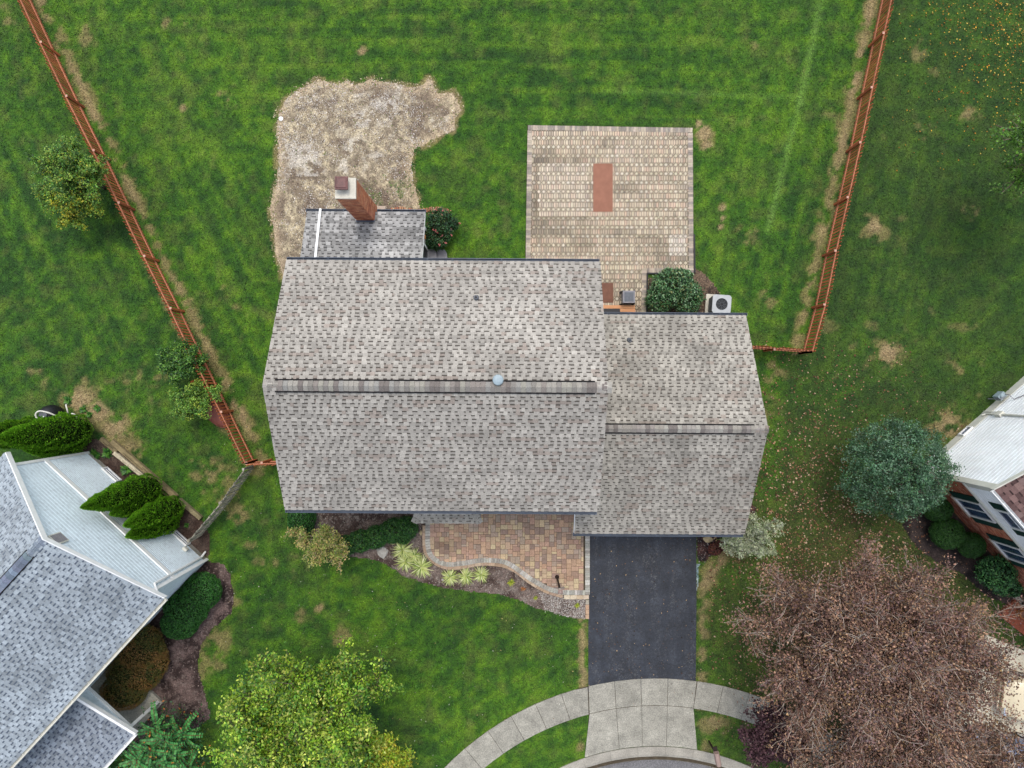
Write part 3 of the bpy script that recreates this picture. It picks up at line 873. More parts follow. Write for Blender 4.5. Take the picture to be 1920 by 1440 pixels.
def patio_tone(c, col, rr):
    px = 960 + c[0] * 42.667; py = 720 - c[1] * 42.667
    st = float(fbm(np.array([c[0] * 0.6]), np.array([c[1] * 1.6]), 1.1, 131, 3)[0])
    k = 1.06 - 0.3 * float(sst(0.48, 0.68, np.array([st]))[0])
    add = 0
    if 1010 < px < 1104 and 305 < py < 405: k = 1.1; add = 0.15
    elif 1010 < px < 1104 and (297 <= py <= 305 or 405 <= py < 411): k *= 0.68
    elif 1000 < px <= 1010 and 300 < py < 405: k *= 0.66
    if 1154 < px < 1191 and 269 < py < 307: k = 1.12; add = 0.1
    if 1254 < px < 1286 and 438 < py < 482: k = 1.15; add = 0.5
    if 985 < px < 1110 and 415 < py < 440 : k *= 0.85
    out = tuple(min(0.8, v * k) for v in col)
    if add: w = lin(232, 222, 208, .7); out = tuple(v + (w[i] - v) * add for i, v in enumerate(out))
    return jit(out, 0.08, rr)


ppoly = PX(PATIO)
mb = MB(); mb.prism(ppoly, 0.0, 0.034)
patio = mb.build('back_patio', M['joint'], kind='structure')
BW = 0.21
inner = PX([(996, 241), (1291, 246), (1293, 506), (1206, 506), (1204, 640), (992, 640), (992, 492)])
bodies = MB(); rr = random.Random(4)
px0, py0 = 0.2145, 0.392
xmin, xmax = min(p[0] for p in inner), max(p[0] for p in inner); ymin, ymax = min(p[1] for p in inner), max(p[1] for p in inner)
cand = []
yy = ymax + 0.16; r_i = 0
while yy > ymin:
    xx = xmin
    while xx < xmax:
        for dxh in (-0.0536, 0.0536):
            cand.append(('h', xx + dxh, yy))
        cand.append(('d', xx, yy - py0 / 2))
        for q_ in (-0.057, 0.057): cand.append(('s', xx + px0 / 2, yy - py0 / 2 + q_))
        xx += px0
    yy -= py0
pts = np.array([(c[1], c[2]) for c in cand])
ins = inpoly(pts[:, 0], pts[:, 1], inner)
for (kd, x, y), k in zip(cand, ins):
    if not k: continue
    if kd == 'h':
        w, s, t = 0.0425, 0.080, 0.124; col = PB[rr.randrange(6)]
        poly = [(x - w, y - s), (x, y - t), (x + w, y - s), (x + w, y + s), (x, y + t), (x - w, y + s)]
    elif kd == 'd':
        s = 0.086; col = PD[rr.randrange(3)]
        poly = [(x - s, y), (x, y - s), (x + s, y), (x, y + s)]
    else:
        s = 0.039; col = PB[rr.randrange(6)]
        poly = [(x - s, y), (x, y - s), (x + s, y), (x, y + s)]
    dz = rr.uniform(-0.002, 0.002)
    bodies.prism(poly, 0.02, 0.046 + dz, patio_tone((x, y), col, rr))
bodies.build('field_pavers', M['paver'], patio, kind='stuff')


def soldier(mb_, line, width, step, z0, z1, pal, rr, gap=0.006, side=0.0):
    """bricks laid across a polyline, width = length of the brick"""
    line = [Vector(p) for p in line]
    for a, b in zip(line[:-1], line[1:]):
        L = (b - a).length; n = max(1, round(L / step)); d = (b - a) / n; u = d.normalized(); nn = Vector((-u.y, u.x))
        for i in range(n):
            c = a + d * (i + 0.5) + nn * side
            hw = d.length / 2 - gap / 2
            poly = [c - u * hw - nn * width / 2, c + u * hw - nn * width / 2, c + u * hw + nn * width / 2, c - u * hw + nn * width / 2]
            mb_.prism([tuple(p) for p in poly], z0, z1 + rr.uniform(-0.003, 0.003), jit(pal[rr.randrange(len(pal))], 0.1, rr), inset=0.004)


bord = MB()
BP = [lin(196, 182, 160), lin(176, 164, 148), lin(206, 190, 170), lin(160, 150, 138)]
soldier(bord, PX([(990, 240), (1298, 245)]), BW, 0.108, 0.02, 0.056, BP, rr)
soldier(bord, PX([(993.6, 245), (990, 492), (990, 560)]), BW, 0.108, 0.02, 0.05, BP, rr)
soldier(bord, PX([(1294, 250), (1295.5, 512)]), BW, 0.108, 0.02, 0.05, BP, rr)
soldier(bord, PX([(1291, 507.5), (1213, 507.5)]), BW, 0.108, 0.02, 0.05, BP, rr)
soldier(bord, PX([(1208, 503), (1206.5, 600)]), BW, 0.108, 0.02, 0.05, BP, rr)
bord.build('border_pavers', M['paver'], patio, kind='stuff')
# dark plastic edging round the planting cut-out
mb = MB()
for a, b in (((1213, 513), (1298, 513)), ((1213, 513), (1212, 600)), ((1301, 440), (1302, 512))):
    A, B = P(*a), P(*b); mb.obox(((A + B) / 2) + Vector((0, 0, 0.05)), (B - A) / 2, Vector((-(B - A).y, (B - A).x, 0)).normalized() * 0.03, (0, 0, 0.04))
mb.build('bed_edging', M['dark'], patio)

# ------------------------------------------------------------------ front patio
FPC = PX([(802.7, 950), (802.7, 984), (803, 1023), (810, 1042), (827, 1053.5), (843, 1057), (860, 1055.6), (877, 1053.5), (895, 1050), (918, 1049), (943, 1051.5), (960, 1059), (977, 1071), (995, 1084), (1014, 1095), (1031, 1103.5), (1052, 1109)])
zf = 0.13
mb = MB(); mb.prism(FPC + PX([(1104, 1110), (1104, 940), (803, 940)]), 0.0, zf - 0.012)
fpatio = mb.build('front_patio', M['joint'], kind='structure')


def smooth_line(pts, n=4):
    out = []
    P_ = [Vector(p) for p in pts]
    for i in range(len(P_) - 1):
        a, b, c, d = P_[max(0, i - 1)], P_[i], P_[i + 1], P_[min(len(P_) - 1, i + 2)]
        for k in range(n):
            t = k / n
            out.append(0.5 * ((2 * b) + (c - a) * t + (2 * a - 5 * b + 4 * c - d) * t * t + (3 * b - a - 3 * c + d) * t ** 3))
    out.append(P_[-1])
    return out


def resample(pts, step):
    L = [0]
    for a, b in zip(pts[:-1], pts[1:]): L.append(L[-1] + (b - a).length)
    n = max(1, round(L[-1] / step)); out = []; j = 0
    for i in range(n + 1):
        s = L[-1] * i / n
        while j < len(pts) - 2 and L[j + 1] < s: j += 1
        t = (s - L[j]) / max(1e-9, L[j + 1] - L[j]); out.append(pts[j].lerp(pts[j + 1], t))
    return out


rs_ = resample(smooth_line(FPC[1:]), 0.118)
GB = [lin(196, 192, 178), lin(180, 176, 164), lin(206, 202, 190), lin(168, 162, 150)]
bord = MB()


def wedge_row(mb_, line, width, z0, z1, pal, gap=0.004):
    for i in range(len(line) - 1):
        a, b = line[i], line[i + 1]
        ta = (line[min(i + 1, len(line) - 1)] - line[max(i - 1, 0)]).normalized(); tb = (line[min(i + 2, len(line) - 1)] - line[i]).normalized()
        na, nb_ = Vector((-ta.y, ta.x)), Vector((-tb.y, tb.x)); u = (b - a).normalized() * gap
        poly = [a + u - na * width / 2, b - u - nb_ * width / 2, b - u + nb_ * width / 2, a + u + na * width / 2]
        mb_.prism([tuple(p) for p in poly], z0, z1 + R.uniform(-0.003, 0.003), jit(pal[R.randrange(len(pal))], 0.08), inset=0.004)


wedge_row(bord, rs_, 0.21, 0.05, zf + 0.004, GB)
soldier(bord, PX([(1053, 1109), (1096.5, 1109.5)]), 0.21, 0.108, 0.05, zf + 0.004, GB, R)
soldier(bord, PX([(1101, 1113.5), (1101, 940)]), 0.2, 0.108, 0.05, zf + 0.005, GB, R)
soldier(bord, PX([(802.7, 984), (802.7, 940)]), 0.2, 0.108, 0.05, zf + 0.004, GB, R)
bord.build('border_pavers', M['paver'], fpatio, kind='stuff')
# tan edging blocks, each its own piece
cop = resample(smooth_line([Vector(p) for p in PX([(796, 984), (796.5, 1029.6), (808, 1048), (824.6, 1060), (849.6, 1065), (877, 1061), (897.5, 1056.7), (922.5, 1057), (947.5, 1061), (968, 1071), (989, 1088), (1010, 1101), (1031, 1111), (1055, 1117)])]), 0.3)
TB = [lin(196, 168, 140), lin(184, 156, 128), lin(206, 180, 152)]
for i in range(len(cop) - 1):
    m = MB(); wedge_row(m, cop[i:i + 2], 0.15, 0.0, 0.085, TB, 0.005); m.build('edging_block', M['paver'], fpatio)
st_ = [Vector(p) for p in PX([(1057, 1118.5), (1069, 1118.5), (1081, 1118.5), (1093, 1118.5), (1104, 1118.5)])]
for i in range(4):
    m = MB(); wedge_row(m, st_[i:i + 2], 0.18, 0.0, 0.1, [lin(216, 198, 170), lin(204, 182, 152)], 0.004); m.build('edging_block', M['paver'], fpatio)
st_ = [Vector(p) for p in PX([(1101, 1124), (1101, 1133), (1101, 1142), (1101, 1151), (1101, 1160)])]
for i in range(4):
    m = MB(); wedge_row(m, st_[i:i + 2], 0.15, 0.0, 0.06, [lin(206, 170, 138), lin(190, 180, 160)], 0.006); m.build('edging_block', M['paver'], fpatio)
# ashlar pavers
u_ = 0.107
fin = [tuple(p) for p in [Vector(p) for p in rs_]] + PX([(1058, 1105), (1096, 1105), (1096, 940), (803, 940)])
fin_in = np.array(fin)
fx0, fx1 = P(806, 0).x, P(1097, 0).x; fy0, fy1 = P(0, 1106).y, P(0, 942).y
nxg, nyg = int((fx1 - fx0) / u_), int((fy1 - fy0) / u_)
occ = np.zeros((nyg, nxg), bool)
rr = random.Random(21)
FPP = [lin(196, 160, 132), lin(208, 172, 140), lin(182, 150, 128), lin(200, 164, 140), lin(216, 192, 152), lin(172, 146, 128), lin(192, 170, 148), lin(208, 180, 146)]
rects = []
for j in range(nyg):
    for i in range(nxg):
        if occ[j, i]: continue
        opts = [(2, 3), (2, 2), (2, 2), (2, 1), (3, 2)]
        rr.shuffle(opts)
        for (w, h) in opts + [(1, 2), (1, 1)]:
            if i + w <= nxg and j + h <= nyg and not occ[j:j + h, i:i + w].any():
                occ[j:j + h, i:i + w] = True; rects.append((i, j, w, h)); break
keep = []
poly_in = fin
inn = [tuple(p) for p in rs_]
for (i, j, w, h) in rects:
    x0, y0 = fx0 + i * u_, fy0 + j * u_; x1, y1 = x0 + w * u_, y0 + h * u_
    cs = np.array([(x0, y0), (x1, y0), (x1, y1), (x0, y1), ((x0 + x1) / 2, (y0 + y1) / 2)])
    r = inpoly(cs[:, 0], cs[:, 1], poly_in)
    if r.all() and y0 > -6.0 - 5:
        keep.append((w * h, x0, y0, x1, y1))
    elif r[4]:
        keep.append((0.5, x0, y0, x1, y1))
vis = [k for k in keep]
vis.sort(key=lambda k: (-(k[2] < -5.0 or True) * k[0]))
meshes = {}
infill = MB()
cnt = 0


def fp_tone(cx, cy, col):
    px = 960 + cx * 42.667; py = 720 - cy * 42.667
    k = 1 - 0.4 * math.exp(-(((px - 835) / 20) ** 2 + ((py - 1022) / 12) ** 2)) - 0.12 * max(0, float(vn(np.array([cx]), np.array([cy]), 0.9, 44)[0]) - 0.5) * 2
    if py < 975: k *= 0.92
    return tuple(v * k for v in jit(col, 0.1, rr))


for (a, x0, y0, x1, y1) in vis:
    g = 0.005
    if y1 > -4.3: continue
    if a < 1:
        # pieces cut by the curved border: clip the rectangle to the inside of the border line
        sub = []
        n = 5
        for q in range(n):
            for w_ in range(n):
                sub.append((x0 + (x1 - x0) * (q + 0.5) / n, y0 + (y1 - y0) * (w_ + 0.5) / n))
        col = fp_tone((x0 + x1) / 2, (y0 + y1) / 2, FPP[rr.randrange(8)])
        infill.prism([(x0 + g, y0 + g), (x1 - g, y0 + g), (x1 - g, y1 - g), (x0 + g, y1 - g)], zf - 0.03, zf + rr.uniform(-0.002, 0.0), col)
        continue
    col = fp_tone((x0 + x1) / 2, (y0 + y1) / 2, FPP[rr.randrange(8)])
    poly = [(x0 + g, y0 + g), (x1 - g, y0 + g), (x1 - g, y1 - g), (x0 + g, y1 - g)]
    z1 = zf + rr.uniform(-0.003, 0.003)
    if cnt < 300:
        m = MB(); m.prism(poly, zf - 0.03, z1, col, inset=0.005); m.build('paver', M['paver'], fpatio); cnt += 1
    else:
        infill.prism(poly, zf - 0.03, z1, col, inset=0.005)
infill.build('paver_infill', M['paver'], fpatio, kind='stuff')

# ------------------------------------------------------------------ shingled roofs
def greys(levels, tint):
    return [lin(v * tint[0], v * tint[1], v * tint[2]) for v in levels]


PAL_H = greys([181, 176, 186, 170, 163, 178, 174, 182], (1.0, 0.968, 0.91)) + [lin(164, 153, 142)]
PAL_G = greys([178, 172, 184, 166, 159, 175, 170, 179], (1.0, 0.967, 0.90)) + [lin(160, 149, 137)]
PAL_A = greys([176, 164, 186, 150, 142], (1.0, 0.99, 0.965))
PAL_L = greys([182, 173, 190, 163, 186], (0.94, 0.99, 1.02))
PAL_L2 = greys([162, 153, 172, 144, 166], (0.93, 0.98, 1.03))
PAL_R = [lin(136, 108, 102), lin(120, 94, 90), lin(150, 122, 114), lin(108, 84, 80), lin(142, 118, 112)]


def shingles(O, U, V, length, slopelen, pal, dark, parent, expo=0.143, inside=None, seed=1, tabw=(0.1, 0.21), gapw=(0.06, 0.19), lift=0.02, blotch=0.10, name='shingles'):
    """laminated shingles laid course by course; O = eave corner, U along the eave, V up the slope (unit vectors)"""
    O, U, V = Vector(O), Vector(U).normalized(), Vector(V).normalized()
    Nn = U.cross(V)
    if Nn.z < 0: Nn = -Nn
    rr = random.Random(seed)
    verts, faces, cols = [], [], []
    O_, U_, V_, N_ = np.array(O), np.array(U), np.array(V), np.array(Nn)
    loc = []

    def quad(u0, v0, h0, u1, v1, h1, c):
        i = len(loc); loc.extend([(u0, v0, h0), (u1, v0, h0), (u1, v1, h1), (u0, v1, h1)]); faces.append((i, i + 1, i + 2, i + 3)); cols.append(c)

    def butt(u0, u1, v, hb, ht, c):
        i = len(loc); loc.extend([(u0, v, hb), (u1, v, hb), (u1, v, ht), (u0, v, ht)]); faces.append((i, i + 1, i + 2, i + 3)); cols.append(c)

    def side(u, v0, v1, hb, h0, h1, c):
        i = len(loc); loc.extend([(u, v0, hb), (u, v1, hb), (u, v1, h1), (u, v0, h0)]); faces.append((i, i + 1, i + 2, i + 3)); cols.append(c)
    nc = int(math.ceil(slopelen / expo))
    for j in range(nc):
        v0 = j * expo; v1 = min(slopelen, v0 + expo)
        u = -rr.uniform(0, 0.3)
        tab = rr.random() < 0.5
        prevc = pal[0]
        while u < length:
            w = rr.uniform(*tabw) if tab else rr.uniform(*gapw)
            a, b = max(0, u), min(length, u + w)
            u += w
            if b - a < 0.01: tab = not tab; continue
            um, vm = (a + b) / 2, (v0 + v1) / 2
            if inside is not None and not inside(um, vm): tab = not tab; continue
            wp = O + U * um + V * vm
            bl = 1 + blotch * 2.4 * (float(vn1(wp.x, wp.y, 1.4, seed)) - 0.5) + blotch * 1.6 * (float(vn1(wp.x, wp.y, 0.5, seed + 3)) - 0.5)
            if rr.random() < 0.45: prevc = pal[rr.randrange(len(pal))]
            q_ = bl * rr.uniform(0.93, 1.07); c = tuple(x * q_ for x in prevc)
            if tab:
                quad(a, v0, 0.024, b, v1, 0.008, tuple(min(0.8, x * 1.05) for x in c))
                butt(a, b, v0, -0.004, 0.024, tuple(x * 0.9 for x in c))
                side(a, v0, v1, 0.0, 0.024, 0.008, c); side(b, v0, v1, 0.0, 0.024, 0.008, c)
            else:
                c = tuple(x * 0.9 for x in c)
                vs = max(v0 + 0.01, v1 - 0.055) if j < nc - 1 else v1
                quad(a, v0, 0.010, b, vs, 0.004, c)
                butt(a, b, v0, -0.004, 0.010, tuple(x * 0.7 for x in c))
                if vs < v1: quad(a, vs, 0.004, b, v1, 0.002, dark)
            tab = not tab
    Lc = np.array(loc)
    W = O_ + Lc[:, :1] * U_ + Lc[:, 1:2] * V_ + (Lc[:, 2:3] + lift) * N_
    return fast_mesh(name, W, np.array(faces), cols, M['shingle'], parent, kind='stuff')


def vn1(x, y, s, seed):
    x = x / s + 1000.5; y = y / s + 1000.5
    xi, yi = math.floor(x), math.floor(y); fx, fy = x - xi, y - yi
    fx = fx * fx * (3 - 2 * fx); fy = fy * fy * (3 - 2 * fy)

    def h(a, b):
        n = (a * 374761393 + b * 668265263 + seed * 974634777) & 0x7fffffff
        n = ((n ^ (n >> 13)) * 1274126177) & 0x7fffffff
        return ((n ^ (n >> 16)) & 0xffff) / 65535.0
    return (h(xi, yi) * (1 - fx) + h(xi + 1, yi) * fx) * (1 - fy) + (h(xi, yi + 1) * (1 - fx) + h(xi + 1, yi + 1) * fx) * fy


def plane_slab(mb_, corners, th=0.12):
    c = [Vector(p) for p in corners]
    n = (c[1] - c[0]).cross(c[2] - c[0]).normalized()
    if n.z < 0: n = -n; c = c[::-1]
    mb_.hexa([p - n * th for p in c], c)


def window(parent, c, u, n, w, h, frame='white', mull=True, shut=0.0):
    """c: bottom centre on the wall face, u: horizontal unit along the wall, n: outward"""
    c, u, n = Vector(c), Vector(u).normalized(), Vector(n).normalized()
    z = Vector((0, 0, 1)); f = MB(); t = 0.06
    for s in (-1, 1):
        f.obox(c + u * s * (w / 2) + z * h / 2 + n * 0.035, u * t / 2, n * 0.035, z * (h / 2 + t / 2))
    for zz in (0, h):
        f.obox(c + z * zz + n * 0.033, u * (w / 2 - t / 2), n * 0.033, z * t / 2)
    if mull == 'v': f.obox(c + z * h / 2 + n * 0.03, u * 0.014, n * 0.02, z * (h / 2 - t / 2))
    elif mull: f.obox(c + z * h / 2 + n * 0.03, u * (w / 2 - t / 2), n * 0.02, z * 0.02)
    fo = f.build('window', M[frame], parent)
    p = MB(); p.obox(c + z * h / 2 + n * 0.012, u * (w / 2 - t / 2), n * 0.01, z * (h / 2 - t / 2))
    p.build('pane', M['glass'], fo)
    if shut:
        for s in (-1, 1):
            m = MB(); cc = c + u * s * (w / 2 + shut / 2 + 0.05) + z * h / 2
            m.obox(cc + n * 0.02, u * shut / 2, n * 0.02, z * (h / 2 + 0.03))
            k = -h / 2 + 0.08
            while k < h / 2 - 0.06:
                m.obox(cc + z * k + n * 0.045, u * (shut / 2 - 0.04), n * 0.006, z * 0.018); k += 0.07
            m.build('shutter', M['shutter'], parent)
    return fo


def gutter(parent, a, b, out, w=0.13, material='gutter', name='gutter'):
    a, b, out = Vector(a), Vector(b), Vector(out).normalized()
    u = (b - a).normalized(); z = Vector((0, 0, 1)); m = MB(); L = (b - a).length / 2; c = (a + b) / 2
    m.obox(c + out * w / 2 - z * 0.09, u * L, out * w / 2, z * 0.008)
    m.obox(c + out * 0.006 - z * 0.04, u * L, out * 0.006, z * 0.05)
    m.obox(c + out * (w - 0.01) - z * 0.04, u * L, out * 0.010, z * 0.055)
    for s in (-1, 1): m.obox(c + u * s * L + out * w / 2 - z * 0.045, u * 0.008, out * w / 2, z * 0.05)
    k = -L + 0.6
    while k < L:
        m.obox(c + u * k + out * w / 2 + z * 0.008, u * 0.01, out * w / 2, z * 0.004); k += 0.9
    return m.build(name, M[material], parent)


def lap_siding(parent, A, u, n, width, z0, zf, pitch, material, name='siding', dep=0.03):
    """overlapping boards on a wall; zf(s) gives wall-top height at distance s"""
    A, u, n = Vector(A), Vector(u).normalized(), Vector(n).normalized()
    m = MB(); z = z0
    ztop = max(zf(width * k / 40) for k in range(41))
    while z < ztop:
        za, zb = z, z + pitch
        # span where the wall is at least zb high
        ss = [width * k / 200 for k in range(201) if zf(width * k / 200) >= za + pitch * 0.3]
        if ss:
            s0, s1 = ss[0], ss[-1]
            if s1 - s0 > 0.05:
                p0, p1 = A + u * s0, A + u * s1
                zb2 = min(zb, ztop); zg = za + (zb2 - za) * 0.72
                Z = lambda q: Vector((0, 0, q))
                m.face([p0 + n * dep + Z(za), p1 + n * dep + Z(za), p1 + n * dep * 0.9 + Z(zg), p0 + n * dep * 0.9 + Z(zg)])
                m.face([p0 + n * dep * 0.9 + Z(zg), p1 + n * dep * 0.9 + Z(zg), p1 + n * 0.003 + Z(zg + 0.01), p0 + n * 0.003 + Z(zg + 0.01)])
                m.face([p0 + n * 0.003 + Z(zg + 0.01), p1 + n * 0.003 + Z(zg + 0.01), p1 + n * 0.003 + Z(zb2), p0 + n * 0.003 + Z(zb2)])
                m.face([p0 + Z(za), p1 + Z(za), p1 + n * dep + Z(za), p0 + n * dep + Z(za)])
        z += pitch
    return m.build(name, M[material], parent, kind='stuff')


# ------------------------------------------------------------------ the grey-roofed house
ROT = math.radians(-0.35)


def H(x, y, z):
    return Vector((x * math.cos(ROT) - y * math.sin(ROT), x * math.sin(ROT) + y * math.cos(ROT), z))


house = thing('house', H(-2, 0, 0), 'two storey house under a grey beige shingle roof with a brick chimney', 'house')
mx0, mx1, my0, my1, mze, mzr, myr = -8.20, 3.16, -4.60, 4.44, 5.2, 7.5, -0.10
gx0, gx1, gy0, gy1, gze, gzr, gyr = 3.0, 9.32, -5.94, 2.78, 2.7, 5.12, -1.60
gxl = 2.52
ax0, ax1, ay1, aze = -8.27, -3.53, 6.86, 2.6
azs = (3.42 - 2.6) / (6.86 - 4.82)

w = MB()


def wallbox(x0, x1, y0, y1, z0, z1, mb_):
    mb_.hexa([H(x0, y0, z0), H(x1, y0, z0), H(x1, y1, z0), H(x0, y1, z0)], [H(x0, y0, z1), H(x1, y0, z1), H(x1, y1, z1), H(x0, y1, z1)])


wallbox(-7.95, 2.92, -4.25, 4.1, 0, 5.1, w)
for x0, x1 in ((-7.95, 2.92),):   # gable ends
    w.hexa([H(x0, -4.25, 5.1), H(x1, -4.25, 5.1), H(x1, 4.1, 5.1), H(x0, 4.1, 5.1)], [H(x0, -0.15, 7.3), H(x1, -0.15, 7.3), H(x1, -0.05, 7.3), H(x0, -0.05, 7.3)])
w.build('wall', M['siding'], house)
w = MB()
wallbox(2.925, 9.05, -5.6, 2.42, 0, 2.7, w)
w.hexa([H(2.925, -5.6, 2.7), H(9.05, -5.6, 2.7), H(9.05, 2.42, 2.7), H(2.925, 2.42, 2.7)], [H(2.925, -1.65, 4.9), H(9.05, -1.65, 4.9), H(9.05, -1.55, 4.9), H(2.925, -1.55, 4.9)])
wallbox(2.75, 2.92, -5.6, -4.26, 0, 2.75, w)
w.build('garage_wall', M['siding'], house)
w = MB()
w.hexa([H(-8.0, 4.11, 0), H(-3.75, 4.11, 0), H(-3.75, 6.6, 0), H(-8.0, 6.6, 0)], [H(-8.0, 4.11, 3.5), H(-3.75, 4.11, 3.5), H(-3.75, 6.6, 2.58), H(-8.0, 6.6, 2.58)])
w.build('sunroom_wall', M['siding'], house)


def slope_unit(p, q):
    return (Vector(q) - Vector(p)).normalized()


# main roof
roof = MB()
plane_slab(roof, [H(mx0, my0, mze), H(mx1, my0, mze), H(mx1, myr, mzr), H(mx0, myr, mzr)])
plane_slab(roof, [H(mx0, myr, mzr), H(mx1, myr, mzr), H(mx1, my1, mze), H(mx0, my1, mze)])
roof_o = roof.build('roof', M['offwhite'], house)
DK = lin(88, 82, 75)
sl = (H(mx0, myr, mzr) - H(mx0, my0, mze)).length
shingles(H(mx0 - 0.02, my0, mze), H(1, 0, 0), slope_unit(H(0, my0, mze), H(0, myr, mzr)), mx1 - mx0 + 0.04, sl - 0.02, PAL_H, DK, roof_o, seed=3)
sl = (H(mx0, myr, mzr) - H(mx0, my1, mze)).length
shingles(H(mx0 - 0.02, my1, mze), H(1, 0, 0), slope_unit(H(0, my1, mze), H(0, myr, mzr)), mx1 - mx0 + 0.04, sl - 0.02, PAL_H, DK, roof_o, seed=5)
# garage roof
roof = MB()
plane_slab(roof, [H(gxl, gy0, gze), H(gx1, gy0, gze), H(gx1, gyr, gzr), H(gxl, gyr, gzr)], 0.1)
plane_slab(roof, [H(gxl, gyr, gzr), H(gx1, gyr, gzr), H(gx1, gy1, gze), H(gxl, gy1, gze)], 0.1)
groof = roof.build('garage_roof', M['offwhite'], house)
sl = (H(0, gyr, gzr) - H(0, gy0, gze)).length
shingles(H(gxl, gy0, gze), H(1, 0, 0), slope_unit(H(0, gy0, gze), H(0, gyr, gzr)), gx1 - gxl + 0.02, sl - 0.02, PAL_G, DK, groof, seed=7, blotch=0.13)
sl = (H(0, gyr, gzr) - H(0, gy1, gze)).length
shingles(H(2.95, gy1, gze), H(1, 0, 0), slope_unit(H(0, gy1, gze), H(0, gyr, gzr)), gx1 - 2.93, sl - 0.02, PAL_G, DK, groof, seed=9, blotch=0.15)
# sunroom roof
roof = MB()
zt = aze + azs * (ay1 - 4.11)
plane_slab(roof, [H(ax0, ay1, aze), H(ax1, ay1, aze), H(ax1, 4.11, zt), H(ax0, 4.11, zt)], 0.1)
aroof = roof.build('sunroom_roof', M['white'], house)
shingles(H(ax0, ay1, aze), H(1, 0, 0), slope_unit(H(0, ay1, aze), H(0, 4.11, zt)), ax1 - ax0, (H(0, ay1, aze) - H(0, 4.11, zt)).length, PAL_A, lin(84, 82, 80), aroof, seed=11, blotch=0.12)
# hipped roof over the entry
bx0, bx1, byy, bz, bzt = -3.86, -1.22, -5.53, 2.9, 3.55
proof = MB()
tl, tr_ = H(-3.25, -4.26, bzt), H(-1.85, -4.26, bzt)
A0, A1 = H(bx0, byy, bz), H(bx1, byy, bz)
B0, B1 = H(bx0, -4.26, bz), H(bx1, -4.26, bz)
for tri in ((A0, A1, tr_, tl), (B0, A0, tl), (A1, B1, tr_)):
    proof.face(tri)
proof.face([B0, B1, A1, A0])
porch = proof.build('entry_roof', M['offwhite'], house)
Lb = bx1 - bx0; SLn = (H(0, byy, bz) - H(0, -4.26, bzt)).length
shingles(A0, H(1, 0, 0), slope_unit(H(0, byy, bz), H(0, -4.26, bzt)), Lb, SLn, PAL_G, DK, porch, seed=13, inside=lambda u, v: u > 0.61 * v / SLn and u < Lb - 0.63 * v / SLn, name='shingles')
shingles(B0, H(0, -1, 0), slope_unit(H(bx0, 0, bz), H(-3.25, 0, bzt)), 1.27, 0.89, PAL_G, DK, porch, seed=14, inside=lambda u, v: u < 1.27 * (1 - v / 0.89) + 0.02, name='shingles')
shingles(A1, H(0, 1, 0), slope_unit(H(bx1, 0, bz), H(-1.85, 0, bzt)), 1.27, 0.91, PAL_G, DK, porch, seed=15, inside=lambda u, v: u > 1.27 * v / 0.91 - 0.02, name='shingles')
for (a, b) in ((A0, tl), (A1, tr_)):
    for k in range(6):
        p = Vector(a).lerp(Vector(b), (k + 0.5) / 6); u = (Vector(b) - Vector(a)).normalized(); s = u.cross(Vector((0, 0, 1))).normalized()
        m = MB(); m.obox(p + Vector((0, 0, 0.045)), u * 0.115, s * 0.13, Vector((0, 0, 0.008)) + u * 0.0, jit(PAL_G[R.randrange(6)], 0.05)); m.build('hip_shingle', M['shingle'], porch)
# bay wall and posts below the entry roof
m = MB(); wallbox(-3.6, -1.5, -5.1, -4.26, 0.13, 2.88, m); m.build('bay_wall', M['siding'], house)
window(house, H(-2.55, -5.1, 0.9), H(1, 0, 0), H(0, -1, 0), 1.4, 1.5)
# rake boards
def board(parent, a, b, w, h, name='rake_board', material='white'):
    m = MB(); m.obox((a + b) / 2, (b - a) / 2, w, h); return m.build(name, M[material], parent)


for x in (mx0 + 0.0, mx1 - 0.0):
    for ya, yb in ((my0, myr), (my1, myr)):
        board(house, H(x, ya, mze - 0.07), H(x, yb, mzr - 0.07), H(0.012, 0, 0), (0, 0, 0.075))
for ya, yb in ((gy0, gyr), (gy1, gyr)):
    board(house, H(gx1 + 0.004, ya, gze - 0.07), H(gx1 + 0.004, yb, gzr - 0.07), H(0.012, 0, 0), (0, 0, 0.075))
a, b = H(gxl + 0.0, gy0, gze - 0.07), H(gxl - 0.02, -4.3, gze - 0.07 + (gzr - gze) * (1.64 / 4.34)); board(house, a, b, H(0.02, 0, 0), (0, 0, 0.075))
for x in (ax0 + 0.012, ax1 - 0.012):
    a, b = H(x, ay1, aze - 0.08), H(x, 4.11, zt - 0.08); board(house, a, b, H(0.02, 0, 0), (0, 0, 0.075))
# gutters
gutter(house, H(mx0, my1 + 0.0, mze + 0.01), H(mx1 - 0.02, my1, mze + 0.01), H(0, 1, 0), 0.12)
gutter(house, H(mx0, my0, mze + 0.01), H(mx1 - 0.06, my0, mze + 0.01), H(0, -1, 0), 0.12)
gutter(house, H(3.2, gy1, gze + 0.01), H(gx1 + 0.06, gy1, gze + 0.01), H(0, 1, 0), 0.12)
gutter(house, H(gxl - 0.04, gy0, gze + 0.01), H(gx1 - 0.05, gy0, gze + 0.01), H(0, -1, 0), 0.12)
gutter(house, H(ax0 - 0.03, ay1, aze + 0.01), H(-6.35, ay1, aze + 0.01), H(0, 1, 0), 0.12)
gutter(house, H(-5.45, ay1, aze + 0.01), H(ax1 + 0.03, ay1, aze + 0.01), H(0, 1, 0), 0.12)
